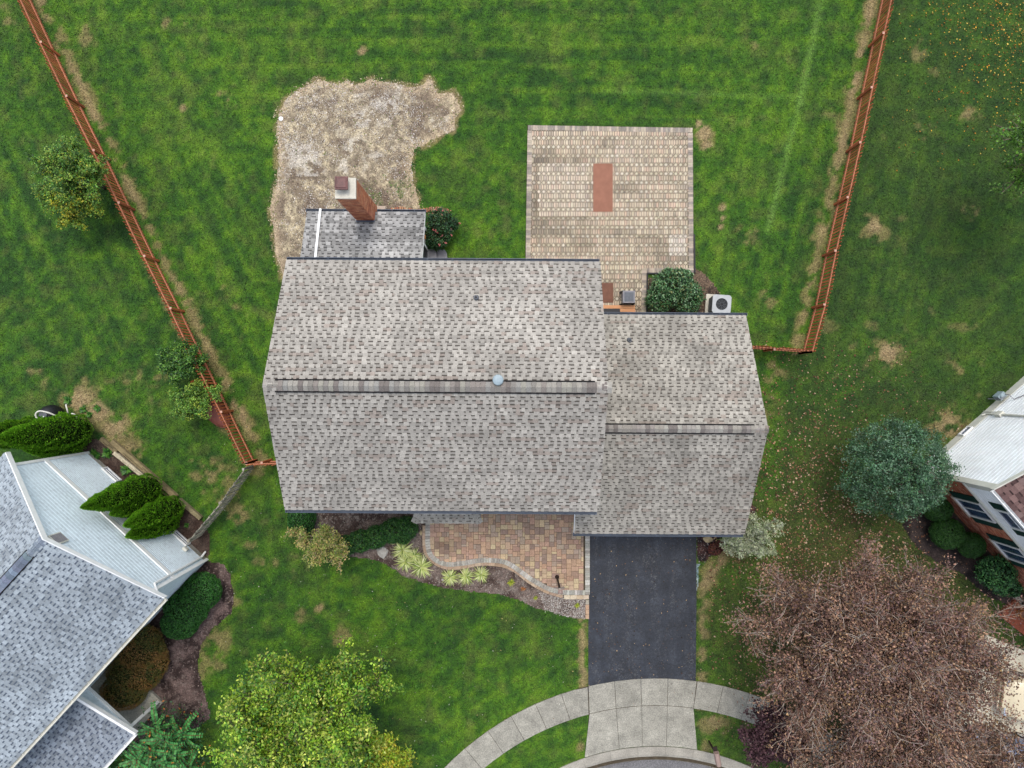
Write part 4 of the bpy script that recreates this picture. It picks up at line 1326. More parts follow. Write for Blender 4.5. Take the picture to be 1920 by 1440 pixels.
# downspout laid across the sunroom roof
m = MB()
a = H(-7.72, ay1 + 0.02, aze + 0.07); b = H(-7.66, 4.6, aze + azs * (ay1 - 4.6) + 0.07)
m.obox((a + b) / 2, (b - a) / 2, H(0.045, 0, 0), (0, 0, 0.035))
m.tube([a, a + H(0, 0.07, -0.02), a + H(0, 0.08, -0.1)], 0.05, 8)
m.tube([b, H(-7.66, 4.13, 3.62), H(-7.66, 4.13, 5.05)], 0.045, 6)
m.build('downspout', M['white'], house)


def ridge_vent(parent, x0, x1, y, z, hw, fullx0, fullx1, pal, drop=0.5):
    m = MB()
    for s in (-1, 1):
        a, b = H(x0, y + s * hw, z - hw * drop + 0.035), H(x1, y + s * hw, z - hw * drop + 0.035)
        m.obox((a + b) / 2 + H(0, s * 0.012, 0.004), (b - a) / 2, H(0, 0.026, 0), (0, 0, 0.032))
    m.build('ridge_vent', M['darkgap'], parent)
    proto = {}
    x = fullx0; i = 0
    while x < fullx1 - 0.03:
        inside_v = x0 <= x <= x1
        L = 0.165
        h = 0.052 if inside_v else 0.022
        ci = R.randrange(8)
        key = (ci, inside_v)
        if key not in proto:
            q = MB(); c = jit(pal[ci % len(pal)], 0.12)
            c = tuple(v * 0.92 for v in c)
            for s in (-1, 1):
                q.obox(Vector((0, s * hw / 2, -hw * drop / 2)), (L / 2 - 0.004, 0, 0), (0, s * hw / 2, -s * s * hw * drop / 2), (0.0, 0, 0.008), c)
            me_ = bpy.data.meshes.new('ridge_shingle'); me_.from_pydata([tuple(v) for v in q.v], [], q.f); me_.materials.append(M['shingle']); set_cols(me_, q.c)
            proto[key] = me_
        o = link_mesh('ridge_shingle', proto[key], parent)
        o.location = H(x + L / 2, y, z + h + 0.006 * (i % 2)) - base_of(parent)
        o.rotation_euler = (0, math.radians(R.uniform(-1.2, 0.2)), ROT)
        x += L + 0.002; i += 1


ridge_vent(roof_o, -7.82, 2.74, myr, mzr, 0.185, mx0 - 0.02, mx1 + 0.02, [lin(170, 164, 156), lin(152, 145, 137), lin(178, 172, 163), lin(134, 125, 119), lin(162, 155, 147)], 0.5)
ridge_vent(groof, 3.26, 8.85, gyr, gzr, 0.15, 3.2, gx1 + 0.02, [lin(172, 166, 157), lin(152, 144, 136), lin(180, 174, 165), lin(134, 125, 118), lin(162, 155, 147)], 0.55)


def roof_z(y, ye, ze, yr, zr):
    return ze + (zr - ze) * (y - ye) / (yr - ye)


# roof vents
def vent_pipe(parent, x, y, z, r=0.06, h=0.32):
    m = MB()
    m.lathe(H(x, y, z - 0.1), [(r, 0), (r, h), (r * 1.15, h + 0.01), (r * 0.75, h + 0.012), (r * 0.7, h - 0.08)], 14)
    o = m.build('vent_pipe', M['pipe'], parent, smooth=False)
    f = MB(); f.lathe(H(x, y, z - 0.08), [(0.13, 0.02), (0.1, 0.12), (r + 0.015, 0.2)], 14); f.build('flashing', M['pipe'], o)
    q = MB(); q.lathe(H(x, y, z - 0.1 + h - 0.01), [(r * 0.74, 0), (r * 0.74, 0.016)], 12); q.build('pipe_opening', M['dark'], o)


vent_pipe(house, -1.28, 3.02, roof_z(3.02, my1, mze, myr, mzr))
vent_pipe(house, 4.57, 1.73, roof_z(1.73, gy1, gze, gyr, gzr), 0.05, 0.3)
m = MB(); cz = 7.42
m.lathe(H(-0.46, 0.13, cz - 0.1), [(0.08, 0), (0.08, 0.28), (0.175, 0.28), (0.18, 0.31), (0.16, 0.345), (0.08, 0.37), (0.0, 0.375)], 24)
m.build('mushroom_vent', M['galv'], house, smooth=False)

# chimney: brick stack, crown, flue cap
chim = MB()
c0, c1, d0, d1, ctop = -6.22, -5.53, 6.48, 7.17, 6.0
wallbox(c0 + 0.01, c1 - 0.01, d0 + 0.01, d1 - 0.01, 0, ctop, chim)
wallbox(c0 - 0.35, c1 + 0.35, 6.62, d1 + 0.02, 0, 2.3, chim)
chimney = chim.build('chimney', M['mortar'], house)
bk = MB(); BRK = [lin(218, 140, 100), lin(200, 118, 84), lin(230, 156, 114), lin(182, 104, 78), lin(214, 148, 116)]


def brick_face(mb_, fn, L, z0, z1, u, n, bl=0.2, bh=0.066, pal=BRK, skip=None, mort=0.011):
    z = z0; row = 0
    while z + bh < z1:
        s = -0.1 * (row % 2) - 0.0
        while s < L:
            a, b = max(0.0, s) , min(L, s + bl)
            if b - a > 0.03 and not (skip and skip((a + b) / 2, z + bh / 2)):
                p = fn((a + b) / 2, z + bh / 2)
                mb_.obox(p + Vector(n) * 0.003, Vector(u) * ((b - a) / 2 - mort / 2), Vector(n) * 0.009, (0, 0, bh / 2 - mort / 2), jit(pal[R.randrange(len(pal))], 0.14))
            s += bl
        z += bh; row += 1


brick_face(bk, lambda s, z: H(c0 + s, d0, z), c1 - c0, 2.6, ctop, H(1, 0, 0), H(0, -1, 0))
brick_face(bk, lambda s, z: H(c1, d0 + s, z), d1 - d0, 0.0, ctop, H(0, 1, 0), H(1, 0, 0))
brick_face(bk, lambda s, z: H(c0, d0 + s, z), d1 - d0, 0.0, ctop, H(0, 1, 0), H(-1, 0, 0))
brick_face(bk, lambda s, z: H(c0 + s, d1, z), c1 - c0, 0.0, ctop, H(1, 0, 0), H(0, 1, 0))
brick_face(bk, lambda s, z: H(c0 - 0.35 + s, d1 + 0.02, z), c1 - c0 + 0.7, 0.0, 2.28, H(1, 0, 0), H(0, 1, 0))
bk.build('bricks', M['brick'], chimney, kind='stuff')
m = MB(); a0, a1, b0, b1 = c0 - 0.02, c1 + 0.02, d0 - 0.02, d1 + 0.02
m.hexa([H(a0, b0, ctop), H(a1, b0, ctop), H(a1, b1, ctop), H(a0, b1, ctop)], [H(a0, b0, ctop + 0.09), H(a1, b0, ctop + 0.09), H(a1, b1, ctop + 0.09), H(a0, b1, ctop + 0.09)])
m.build('crown', M['concrete'], chimney)
m = MB(); fx, fy = -5.96, 6.93
m.obox(H(fx, fy, ctop + 0.20), H(0.16, 0, 0), H(0, 0.16, 0), (0, 0, 0.11))
m.hexa([H(fx - .235, fy - .235, ctop + .32), H(fx + .235, fy - .235, ctop + .32), H(fx + .235, fy + .235, ctop + .32), H(fx - .235, fy + .235, ctop + .32)],
       [H(fx - .225, fy - .225, ctop + .36), H(fx + .225, fy - .225, ctop + .36), H(fx + .225, fy + .225, ctop + .36), H(fx - .225, fy + .225, ctop + .36)])
m.hexa([H(fx - .19, fy - .19, ctop + .36), H(fx + .19, fy - .19, ctop + .36), H(fx + .19, fy + .19, ctop + .36), H(fx - .19, fy + .19, ctop + .36)],
       [H(fx - .16, fy - .16, ctop + .385), H(fx + .16, fy - .16, ctop + .385), H(fx + .16, fy + .16, ctop + .385), H(fx - .16, fy + .16, ctop + .385)])
m.build('flue_cap', M['rust'], chimney)
# flashing at the chimney foot
m = MB(); p = H((c0 + c1) / 2, d0 - 0.03, aze + azs * (ay1 - d0) + 0.08); m.obox(p, H((c1 - c0) / 2 + 0.03, 0, 0), H(0, 0.03, 0), (0, 0, 0.035)); m.build('flashing', M['gutter'], chimney)

# sunroom door, light and white trim
m = MB()
for y0, y1, z0, z1 in ((4.82, 4.92, 0.3, 2.35), (5.78, 5.88, 0.3, 2.35), (4.82, 5.88, 2.35, 2.45)):
    m.obox(H(-3.73, (y0 + y1) / 2, (z0 + z1) / 2), H(0.03, 0, 0), H(0, (y1 - y0) / 2, 0), (0, 0, (z1 - z0) / 2))
door = m.build('door', M['white'], house)
m = MB(); m.obox(H(-3.735, 5.35, 1.33), H(0.02, 0, 0), H(0, 0.425, 0), (0, 0, 1.02)); m.build('screen', M['dark'], door)
m = MB(); m.obox(H(-3.66, 6.02, 1.95), H(0.07, 0, 0), H(0, 0.07, 0), (0, 0, 0.11)); m.tube([H(-3.75, 6.02, 2.1), H(-3.66, 6.02, 2.12)], 0.02); m.build('wall_light', M['terra'], house)
for yy_, zz_ in ((6.55, 1.28), (4.75, 1.48)):
    m = MB(); m.obox(H(-3.72, yy_, zz_ + 0.02), H(0.03, 0, 0), H(0, 0.05, 0), (0, 0, zz_)); m.build('corner_board', M['white'], house)
for i, (x0, z) in enumerate(((-3.74, 0.3), (-3.30, 0.16))):
    m = MB()
    xa, xb = x0, x0 + 0.44
    ring = [(xa, 4.82), (xb - 0.12, 4.82), (xb - 0.03, 4.95), (xb, 5.35), (xb - 0.03, 5.72), (xb - 0.12, 5.85), (xa, 5.85)]
    m.hexa([H(a, b, 0) for a, b in ring], [H(a, b, z) for a, b in ring]); m.build('step', M['greymetal'], house)
# garage back door sill, windows and garage door on the walls that face away
window(house, H(-5.5, -4.25, 3.4), H(1, 0, 0), H(0, -1, 0), 1.0, 1.3, shut=0.35); window(house, H(-1.0, -4.25, 3.6), H(1, 0, 0), H(0, -1, 0), 1.0, 1.2, shut=0.35); window(house, H(1.4, -4.25, 3.4), H(1, 0, 0), H(0, -1, 0), 1.0, 1.3, shut=0.35)
window(house, H(-6.2, -4.25, 0.9), H(1, 0, 0), H(0, -1, 0), 1.6, 1.4, shut=0.35)
for x in (-6.3, -2.0, 1.2): window(house, H(x, 4.1, 3.6), H(1, 0, 0), H(0, 1, 0), 1.0, 1.2)
window(house, H(0.2, 4.1, 0.9), H(1, 0, 0), H(0, 1, 0), 1.6, 1.3); window(house, H(-7.95, 0.5, 3.6), H(0, 1, 0), H(-1, 0, 0), 0.9, 1.2); window(house, H(-7.95, -2.5, 1.0), H(0, 1, 0), H(-1, 0, 0), 0.9, 1.3)
window(house, H(7.4, 2.42, 1.0), H(1, 0, 0), H(0, 1, 0), 0.9, 1.1)
m = MB()
for k in range(4): m.obox(H(5.95, -5.62, 0.32 + k * 0.55), H(2.15, 0, 0), H(0, 0.025, 0), (0, 0, 0.262))
m.build('garage_door', M['white'], house)
m = MB(); m.obox(H(0.0, -4.28, 1.2), H(0.48, 0, 0), H(0, 0.03, 0), (0, 0, 1.05)); m.build('front_door', M['shutter'], house)
m = MB(); m.obox(H(4.3, 2.45, 1.35), H(0.9, 0, 0), H(0, 0.03, 0), (0, 0, 1.02)); m.build('back_door', M['glass'], house)

# ------------------------------------------------------------------ the blue-grey house, lower left
LB = P(389, 1050)
Lw = Vector((-0.737, 0.676, 0)).normalized(); Ld = Vector((-0.676, -0.737, 0)).normalized()
lh = thing('house', LB, 'pale blue grey house with a lapped siding gable wall, beside the clipped conifers', 'house')
LW, LZE, LSL, LDEP = 7.0, 4.85, 0.57, 13.0


def LP(wv, d, z): return Vector((LB.x, LB.y, 0)) + Lw * wv + Ld * d + Vector((0, 0, z))


zfun = lambda s: LZE + LSL * (LW / 2 - abs(s - LW / 2))
w = MB()
w.hexa([LP(0.02, 0.02, 0), LP(LW - 0.02, 0.02, 0), LP(LW - 0.02, LDEP, 0), LP(0.02, LDEP, 0)][::-1], [LP(0.02, 0.02, LZE), LP(LW - 0.02, 0.02, LZE), LP(LW - 0.02, LDEP, LZE), LP(0.02, LDEP, LZE)][::-1])
w.hexa([LP(0.02, 0.02, LZE), LP(LW - 0.02, 0.02, LZE), LP(LW - 0.02, LDEP, LZE), LP(0.02, LDEP, LZE)][::-1],
       [LP(LW / 2 - .02, 0.02, zfun(LW / 2) - 0.03), LP(LW / 2 + .02, 0.02, zfun(LW / 2) - 0.03), LP(LW / 2 + .02, LDEP, zfun(LW / 2) - 0.03), LP(LW / 2 - .02, LDEP, zfun(LW / 2) - 0.03)][::-1])
lwall = w.build('wall', M['lapblue'], lh)
lap_siding(lwall, LP(0.08, 0.0, 0), Lw, -Ld, LW - 0.16, 0.3, lambda s: 2.85, 0.115, 'lapblue')
lap_siding(lwall, LP(0.08, 0.0, 0), Lw, -Ld, LW - 0.16, 3.05, lambda s: zfun(s + 0.08) - 0.1, 0.19, 'lapblue', dep=0.012)
lap_siding(lwall, LP(0, LDEP, 0), -Ld, -Lw, LDEP, 0.3, lambda s: LZE - 0.1, 0.16, 'lapblue')
m = MB(); m.obox(LP(LW / 2, -0.02, 0.15), Lw * LW / 2, Ld * 0.02, (0, 0, 0.15)); m.build('foundation', M['walk'], lh)
m = MB(); m.obox(LP(LW / 2, -0.03, 2.95), Lw * (LW / 2 - .05), Ld * 0.03, (0, 0, 0.11)); m.build('trim_band', M['white'], lh)
for s in (0.03, LW - 0.03):
    m = MB(); m.obox(LP(s, -0.025, LZE / 2), Lw * 0.06, Ld * 0.03, (0, 0, LZE / 2)); m.build('corner_board', M['white'], lh)
m = MB()  # downspout at the front corner
m.tube([LP(-0.45, -0.05, LZE - 0.15), LP(-0.2, -0.06, LZE - 0.3), LP(0.22, -0.08, LZE - 0.6), LP(0.22, -0.08, 0.4), LP(0.3, -0.25, 0.1)], 0.045, 6); m.build('downspout', M['white'], lh)
# attic louvre, basement windows, dryer hood
m = MB(); m.obox(LP(LW / 2 - 0.1, -0.05, 6.15), Lw * 0.22, Ld * 0.03, (0, 0, 0.32))
lo = m.build('attic_vent', M['offwhite'], lh)
m = MB()
for k in range(8): m.obox(LP(LW / 2 - 0.1, -0.085, 5.9 + k * 0.07), Lw * 0.18, Ld * 0.012, (0, 0, 0.02))
m.build('louvres', M['greymetal'], lo, kind='stuff')
for s in (5.55, 1.45): window(lh, LP(s, -0.04, 0.12), Lw, -Ld, 0.8, 0.36, mull=True)
m = MB(); m.obox(LP(0.9, -0.08, 0.75), Lw * 0.1, Ld * 0.06, (0, 0, 0.1)); m.build('dryer_hood', M['offwhite'], lh)
# roof
EV, RK = 0.5, 0.15
zE = zfun(0) - LSL * EV; zR = zfun(LW / 2)
rf = MB()
plane_slab(rf, [LP(-EV, -RK, zE + .1), LP(LW / 2, -RK, zR + .1), LP(LW / 2, LDEP, zR + .1), LP(-EV, LDEP, zE + .1)], 0.1)
plane_slab(rf, [LP(LW + EV, -RK, zE + .1), LP(LW + EV, LDEP, zE + .1), LP(LW / 2, LDEP, zR + .1), LP(LW / 2, -RK, zR + .1)], 0.1)
lroof = rf.build('roof', M['offwhite'], lh)
sl = math.hypot(LW / 2 + EV, zR - zE)
DKL = lin(98, 108, 122)
shingles(LP(-EV, -RK, zE + .1), Ld, slope_unit(LP(-EV, 0, zE), LP(LW / 2, 0, zR)), LDEP + RK, sl - 0.02, PAL_L, DKL, lroof, seed=21, blotch=0.12, lift=0.012)
shingles(LP(LW + EV, -RK, zE + .1), Ld, slope_unit(LP(LW + EV, 0, zE), LP(LW / 2, 0, zR)), LDEP + RK, sl - 0.02, PAL_L, DKL, lroof, seed=22, blotch=0.12, lift=0.012)
for s0, s1 in ((-EV, LW / 2), (LW + EV, LW / 2)):
    board(lh, LP(s0, -RK - 0.02, zE), LP(s1, -RK - 0.02, zR), Ld * 0.02, (0, 0, 0.12))
m = MB()   # soffit return and frieze under the rake
for s0, s1 in ((0, LW / 2), (LW, LW / 2)):
    a, b = LP(s0, -0.06, zfun(0) - 0.16), LP(s1, -0.06, zR - 0.16); m.obox((a + b) / 2, (b - a) / 2, Ld * 0.03, (0, 0, 0.06))
m.build('frieze_board', M['white'], lh)
gutter(lh, LP(-EV, -RK, zE + .1), LP(-EV, LDEP, zE + .1), -Lw, 0.13, 'offwhite')
# ridge
angL = math.atan2(Ld.y, Ld.x)
m = MB()
for s in (-1, 1):
    a, b = LP(LW / 2 + s * 0.17, 0.5, zR + .1 + 0.035 - 0.09), LP(LW / 2 + s * 0.17, LDEP, zR + .1 + 0.035 - 0.09); m.obox((a + b) / 2, (b - a) / 2, Lw * 0.018, (0, 0, 0.03))
m.build('ridge_vent', M['darkgap'], lroof)
for k in range(30):
    q = MB(); c = jit(lin(128, 138, 152), 0.25); x = -RK + 0.08 + k * 0.175
    for s in (-1, 1):
        q.obox(LP(LW / 2 + s * 0.085, x, zR + .1 + (0.05 if x > 0.5 else 0.02) - 0.045), Ld * 0.084, Lw * 0.09 * s + Vector((0, 0, -0.045)), (0, 0, 0.008), c)
    q.build('ridge_shingle', M['shingle'], lroof)
# lower front roof
pr = MB(); sp = 5.75; z2 = 2.72; zin = z2 + 0.27 * 2.95
plane_slab(pr, [LP(-2.95, sp, z2), LP(0, sp, zin), LP(0, LDEP, zin), LP(-2.95, LDEP, z2)], 0.09)
lproof = pr.build('porch_roof', M['offwhite'], lh)
shingles(LP(-2.95, sp, z2), Ld, slope_unit(LP(-2.95, 0, z2), LP(0, 0, zin)), LDEP - sp, math.hypot(2.95, zin - z2), PAL_L2, lin(84, 92, 110), lproof, seed=25, blotch=0.1, lift=0.012)
m = MB(); a, b = LP(-3.0, sp - 0.05, z2 - 0.02), LP(0, sp - 0.05, zin - 0.02); m.obox((a + b) / 2, (b - a) / 2, Ld * 0.05, (0, 0, 0.1)); m.build('rake_board', M['white'], lh)
m = MB(); m.hexa([LP(0, sp + .1, 0), LP(-2.8, sp + .1, 0), LP(-2.8, LDEP, 0), LP(0, LDEP, 0)], [LP(0, sp + .1, .16), LP(-2.8, sp + .1, .16), LP(-2.8, LDEP, .16), LP(0, LDEP, .16)]); m.build('porch_floor', M['walk'], lh)
m = MB(); m.hexa([LP(-.02, sp + .16, 2.35), LP(-2.68, sp + .16, 2.35), LP(-2.68, sp + .3, 2.35), LP(-.02, sp + .3, 2.35)], [LP(-.02, sp + .16, zin - .12), LP(-2.68, sp + .16, z2 - .05), LP(-2.68, sp + .3, z2 - .05), LP(-.02, sp + .3, zin - .12)]); m.build('porch_beam', M['lapblue'], lh)
for dd in (0.23, 3.2, 6.2):
    m = MB(); m.obox(LP(-2.62, sp + dd, 1.26), Lw * 0.06, Ld * 0.06, (0, 0, 1.1)); m.build('porch_post', M['white'], lh)
m = MB(); m.obox(LP(-1.33, sp + 0.13, 2.4), Lw * 1.3, Ld * 0.03, (0, 0, 0.06)); m.build('trim_band', M['white'], lh)
gutter(lh, LP(-2.95, sp, z2), LP(-2.95, LDEP, z2), -Lw, 0.13, 'white')

# ------------------------------------------------------------------ the brick and white house, right
RC = P(1722, 884)
Ru = Vector((0.663, -0.749, 0)).normalized(); Rv = Vector((0.749, 0.663, 0)).normalized()
rh = thing('house', RC, 'brick fronted house with a white siding gable wall and green shutters behind the round shrubs', 'house')
RW, RZE, RSL, RDEP = 9.5, 4.95, 0.5, 12.0


def RP(u, v, z): return Vector((RC.x, RC.y, 0)) + Ru * u + Rv * v + Vector((0, 0, z))


rz = lambda s: RZE + RSL * (RW / 2 - abs(s - RW / 2))
w = MB()
w.hexa([RP(0.02, 0.02, 0), RP(RDEP, 0.02, 0), RP(RDEP, RW, 0), RP(0.02, RW, 0)], [RP(0.02, 0.02, RZE), RP(RDEP, 0.02, RZE), RP(RDEP, RW, RZE), RP(0.02, RW, RZE)])
w.hexa([RP(0.02, 0.02, RZE), RP(RDEP, 0.02, RZE), RP(RDEP, RW, RZE), RP(0.02, RW, RZE)], [RP(0.02, RW / 2 - .02, rz(RW / 2) - 0.03), RP(RDEP, RW / 2 - .02, rz(RW / 2) - 0.03), RP(RDEP, RW / 2 + .02, rz(RW / 2) - 0.03), RP(0.02, RW / 2 + .02, rz(RW / 2) - 0.03)])
rwall = w.build('wall', M['lapwhite'], rh)
lap_siding(rwall, RP(0, 0.12, 0), Rv, -Ru, RW - 0.2, 0.5, lambda s: rz(s + 0.12) - 0.12, 0.2, 'lapwhite', dep=0.05)
lap_siding(rwall, RP(0.12, 0, 0), Ru, -Rv, RDEP - 0.2, 3.1, lambda s: RZE - 0.05, 0.17, 'lapwhite')
m = MB(); m.obox(RP(-0.03, RW / 2, 0.24), Rv * RW / 2, Ru * 0.04, (0, 0, 0.24)); m.build('foundation', M['offwhite'], rh)
bk = MB(); BR2 = [lin(214, 130, 98), lin(196, 112, 84), lin(224, 146, 114), lin(172, 98, 76), lin(220, 156, 128)]
wins = [(1.72, 1.25, 0.98, 1.5), (4.12, 1.25, 0.98, 1.5), (7.4, 1.25, 0.98, 1.5)]


def skipw(s, z):
    for (c, z0, ww, hh_) in wins:
        if abs(s - c) < ww / 2 + 0.02 and z0 - 0.03 < z < z0 + hh_ + 0.03: return True
    return False


brick_face(bk, lambda s, z: RP(s, 0.0, z), 9.0, 0.0, 3.02, Ru, -Rv, pal=BR2, skip=skipw)
m = MB(); m.obox(RP(4.5, 0.01, 1.51), Ru * 4.5, Rv * 0.012, (0, 0, 1.51)); rb = m.build('brick_wall', M['mortar'], rh)
bk.build('bricks', M['brick'], rb, kind='stuff')
m = MB(); m.obox(RP(4.5, -0.05, 3.06), Ru * 4.5, Rv * 0.06, (0, 0, 0.04)); m.build('trim_band', M['offwhite'], rh)
for (c, z0, ww, hh_) in wins:
    window(rh, RP(c, -0.01, z0), Ru, -Rv, ww, hh_, shut=0.34, mull='v')
    m = MB(); m.obox(RP(c, -0.05, z0 - 0.08), Ru * (ww / 2 + 0.1), Rv * 0.05, (0, 0, 0.04)); m.build('sill', M['mortar'], rh)
    window(rh, RP(c + 0.05, -0.01, 3.6), Ru, -Rv, 0.92, 1.15, shut=0.34)
m = MB()
m.obox(RP(-0.03, 0.03, RZE / 2 + 0.25), Ru * 0.03, Rv * 0.12, (0, 0, RZE / 2 - 0.25)); m.build('corner_board', M['offwhite'], rh)
m = MB(); m.obox(RP(0.11, -0.03, 4.0), Ru * 0.1, Rv * 0.03, (0, 0, 0.9)); m.build('corner_board', M['offwhite'], rh)
m = MB(); m.obox(RP(4.5, -0.03, RZE - 0.22), Ru * 4.4, Rv * 0.025, (0, 0, 0.14)); m.build('frieze_board', M['offwhite'], rh)
EV, RK = 0.16, 0.08
zE = RZE - RSL * EV; zR = rz(RW / 2)
rf = MB()
plane_slab(rf, [RP(-RK, -EV, zE + .1), RP(RDEP, -EV, zE + .1), RP(RDEP, RW / 2, zR + .1), RP(-RK, RW / 2, zR + .1)], 0.12)
plane_slab(rf, [RP(-RK, RW / 2, zR + .1), RP(RDEP, RW / 2, zR + .1), RP(RDEP, RW + EV, zE + .1), RP(-RK, RW + EV, zE + .1)], 0.12)
rroof = rf.build('roof', M['offwhite'], rh)
shingles(RP(-RK, -EV, zE + .1), Ru, slope_unit(RP(0, -EV, zE), RP(0, RW / 2, zR)), RDEP, math.hypot(RW / 2 + EV, zR - zE), PAL_R, lin(70, 54, 52), rroof, expo=0.2, seed=31, tabw=(0.16, 0.32), gapw=(0.1, 0.25), lift=0.012)
shingles(RP(-RK, RW + EV, zE + .1), Ru, slope_unit(RP(0, RW + EV, zE), RP(0, RW / 2, zR)), RDEP, math.hypot(RW / 2 + EV, zR - zE), PAL_R, lin(70, 54, 52), rroof, expo=0.2, seed=32, tabw=(0.16, 0.32), gapw=(0.1, 0.25), lift=0.012)
for s0, s1 in ((-EV, RW / 2), (RW + EV, RW / 2)):
    board(rh, RP(-RK - 0.02, s0, zE), RP(-RK - 0.02, s1, zR), Ru * 0.02, (0, 0, 0.11), material='offwhite')
gutter(rh, RP(-RK, -EV, zE + .1), RP(RDEP, -EV, zE + .1), -Rv, 0.12, 'white')
for s in (1.05, 2.6): window(rh, RP(-0.07, s, 0.14), Rv, -Ru, 0.5, 0.3, mull=False)
# meter and conduits on the white wall


def on_wall(px, py):
    """foot of the gable wall below a photo point on its base"""
    g = P(px, py); d = (g - Vector((RC.x, RC.y, 0))).dot(Rv); return d


s1 = on_wall(1868, 752); s2 = on_wall(1842, 778)
m = MB()
m.tube([RP(-0.09, s2, 0.1), RP(-0.09, s2, 0.9), RP(-0.09, s2, 4.6)], [0.05, 0.05, 0.04], 8)
m.tube([RP(-0.09, s2, 0.35), RP(-0.16, s2 - 0.18, 0.3)], 0.03); m.tube([RP(-0.1, s2 + 0.12, 0.05), RP(-0.1, s2 + 0.12, 1.2)], 0.025)
m.obox(RP(-0.12, s2, 1.15), Rv * 0.12, Ru * 0.07, (0, 0, 0.16)); m.build('conduit', M['offwhite'], rh)
mtr = thing('gas_meter', RP(-0.35, s1, 0), 'silver gas meter with bent pipes at the foot of the white siding wall', 'gas meter')
m = MB(); m.obox(RP(-0.36, s1, 0.5), Rv * 0.17, Ru * 0.12, (0, 0, 0.17)); m.lathe(RP(-0.36, s1, 0.66), [(0.1, 0), (0.12, 0.03), (0.1, 0.07), (0.0, 0.08)], 12)
m.build('body', M['galv'], mtr)
m = MB(); m.tube([RP(-0.36, s1 - 0.2, 0), RP(-0.36, s1 - 0.2, 0.8), RP(-0.36, s1 - 0.02, 0.85)], 0.025, 6); m.tube([RP(-0.36, s1 + 0.1, 0.7), RP(-0.36, s1 + 0.1, 0.95), RP(-0.1, s1 + 0.1, 1.0), RP(-0.06, s1 + 0.5, 1.35)], 0.022, 6)
m.build('pipe', M['greymetal'], mtr)
# entry stoop of the brick house
m = MB(); m.prism(PX([(1868, 1150), (1905, 1118), (1990, 1180), (1990, 1260), (1930, 1200)]), 0, 0.12); m.build('stoop', M['reddeck'], kind='structure')
m = MB()
for (a, b) in (((1893, 1108), (1912, 1130)), ((1912, 1130), (1935, 1108))):
    A, B = P(*a), P(*b); A.z = B.z = 0.1; m.obox((A + B) / 2, (B - A) / 2 * 1.1, Vector((-(B - A).y, (B - A).x, 0)).normalized() * 0.09, (0, 0, 0.1))
props(m.build('timber_border', M['greywood'], loc=P(1912, 1130)), 'L shaped tan timber border of the small dark bed by the brick house', 'timber border')
pot = thing('flower_pot', P(1906, 1146), 'round terracotta pot on the stoop paving of the brick house', 'flower pot')
m = MB(); c = P(1906, 1146); m.lathe(c, [(0.11, 0.12), (0.17, 0.42), (0.19, 0.42), (0.19, 0.48), (0.165, 0.48), (0.155, 0.44)], 20); m.build('body', M['terra'], pot)
m = MB(); m.lathe(c, [(0.16, 0.43), (0.155, 0.45)], 20); m.build('soil_top', M['mat'], pot)

# ------------------------------------------------------------------ fences
def picket_mesh(w, h, t, name='picket'):
    m = MB(); hw = w / 2
    prof = [(-hw, 0), (hw, 0), (hw, h - 0.05), (hw * 0.45, h), (-hw * 0.45, h), (-hw, h - 0.05)]
    m.hexa([(x, -t / 2, z) for x, z in prof], [(x, t / 2, z) for x, z in prof])
    me_ = bpy.data.meshes.new(name); me_.from_pydata(m.v, [], m.f); return me_


PICK = picket_mesh(0.074, 1.36, 0.02); PICK.materials.append(M['cedar'])
PICKG = picket_mesh(0.09, 1.3, 0.02); PICKG.materials.append(M['greywood'])


def fence(line, label, outer, name='picket_fence', pitch=0.138, pick=PICK, railm='cedarrail', postm='cedar', capm='cedarcap', h=FENCE_Z, vis=None, group=None, skew=0.0, posts=True):
    """line: ground points of the posts; outer = side (+1 left of travel, -1 right) the pickets are nailed on"""
    pts = [Vector((p[0], p[1], 0)) for p in line]
    root = thing(name, pts[0], label, 'fence', group)
    off = base_of(root)
    z = Vector((0, 0, 1))
    for i, (a, b) in enumerate(zip(pts[:-1], pts[1:])):
        d = b - a; L = d.length; u = d / L; n = Vector((-u.y, u.x, 0)) * outer
        for hz in (0.28, h - 0.02):
            m = MB(); c = (a + b) / 2 + n * 0.045
            m.obox(c + z * hz, u * (L / 2 - 0.003), n * 0.019, z * 0.042)
            m.build('rail', M[railm], root)
        k = int(L / pitch); st = L / k
        for j in range(k):
            c = a + u * (st * (j + 0.5)) + n * (0.076)
            if vis is not None and not vis(c): continue
            o = link_mesh('picket', pick, root)
            o.location = c + z * R.uniform(0.02, 0.05) - off
            o.rotation_euler = (R.uniform(-0.02, 0.02), R.uniform(-0.012, 0.012) + skew, math.atan2(u.y, u.x))
    if posts:
        for i, a in enumerate(pts):
            m = MB(); m.obox(a + z * (h + 0.02) / 2, (0.045, 0, 0), (0, 0.045, 0), z * (h + 0.02) / 2)
            po = m.build('post', M[postm], root)
            m = MB(); m.obox(a + z * (h + 0.026), (0.047, 0, 0), (0, 0.047, 0), z * 0.006); m.build('post_end', M[capm], po)
    return root


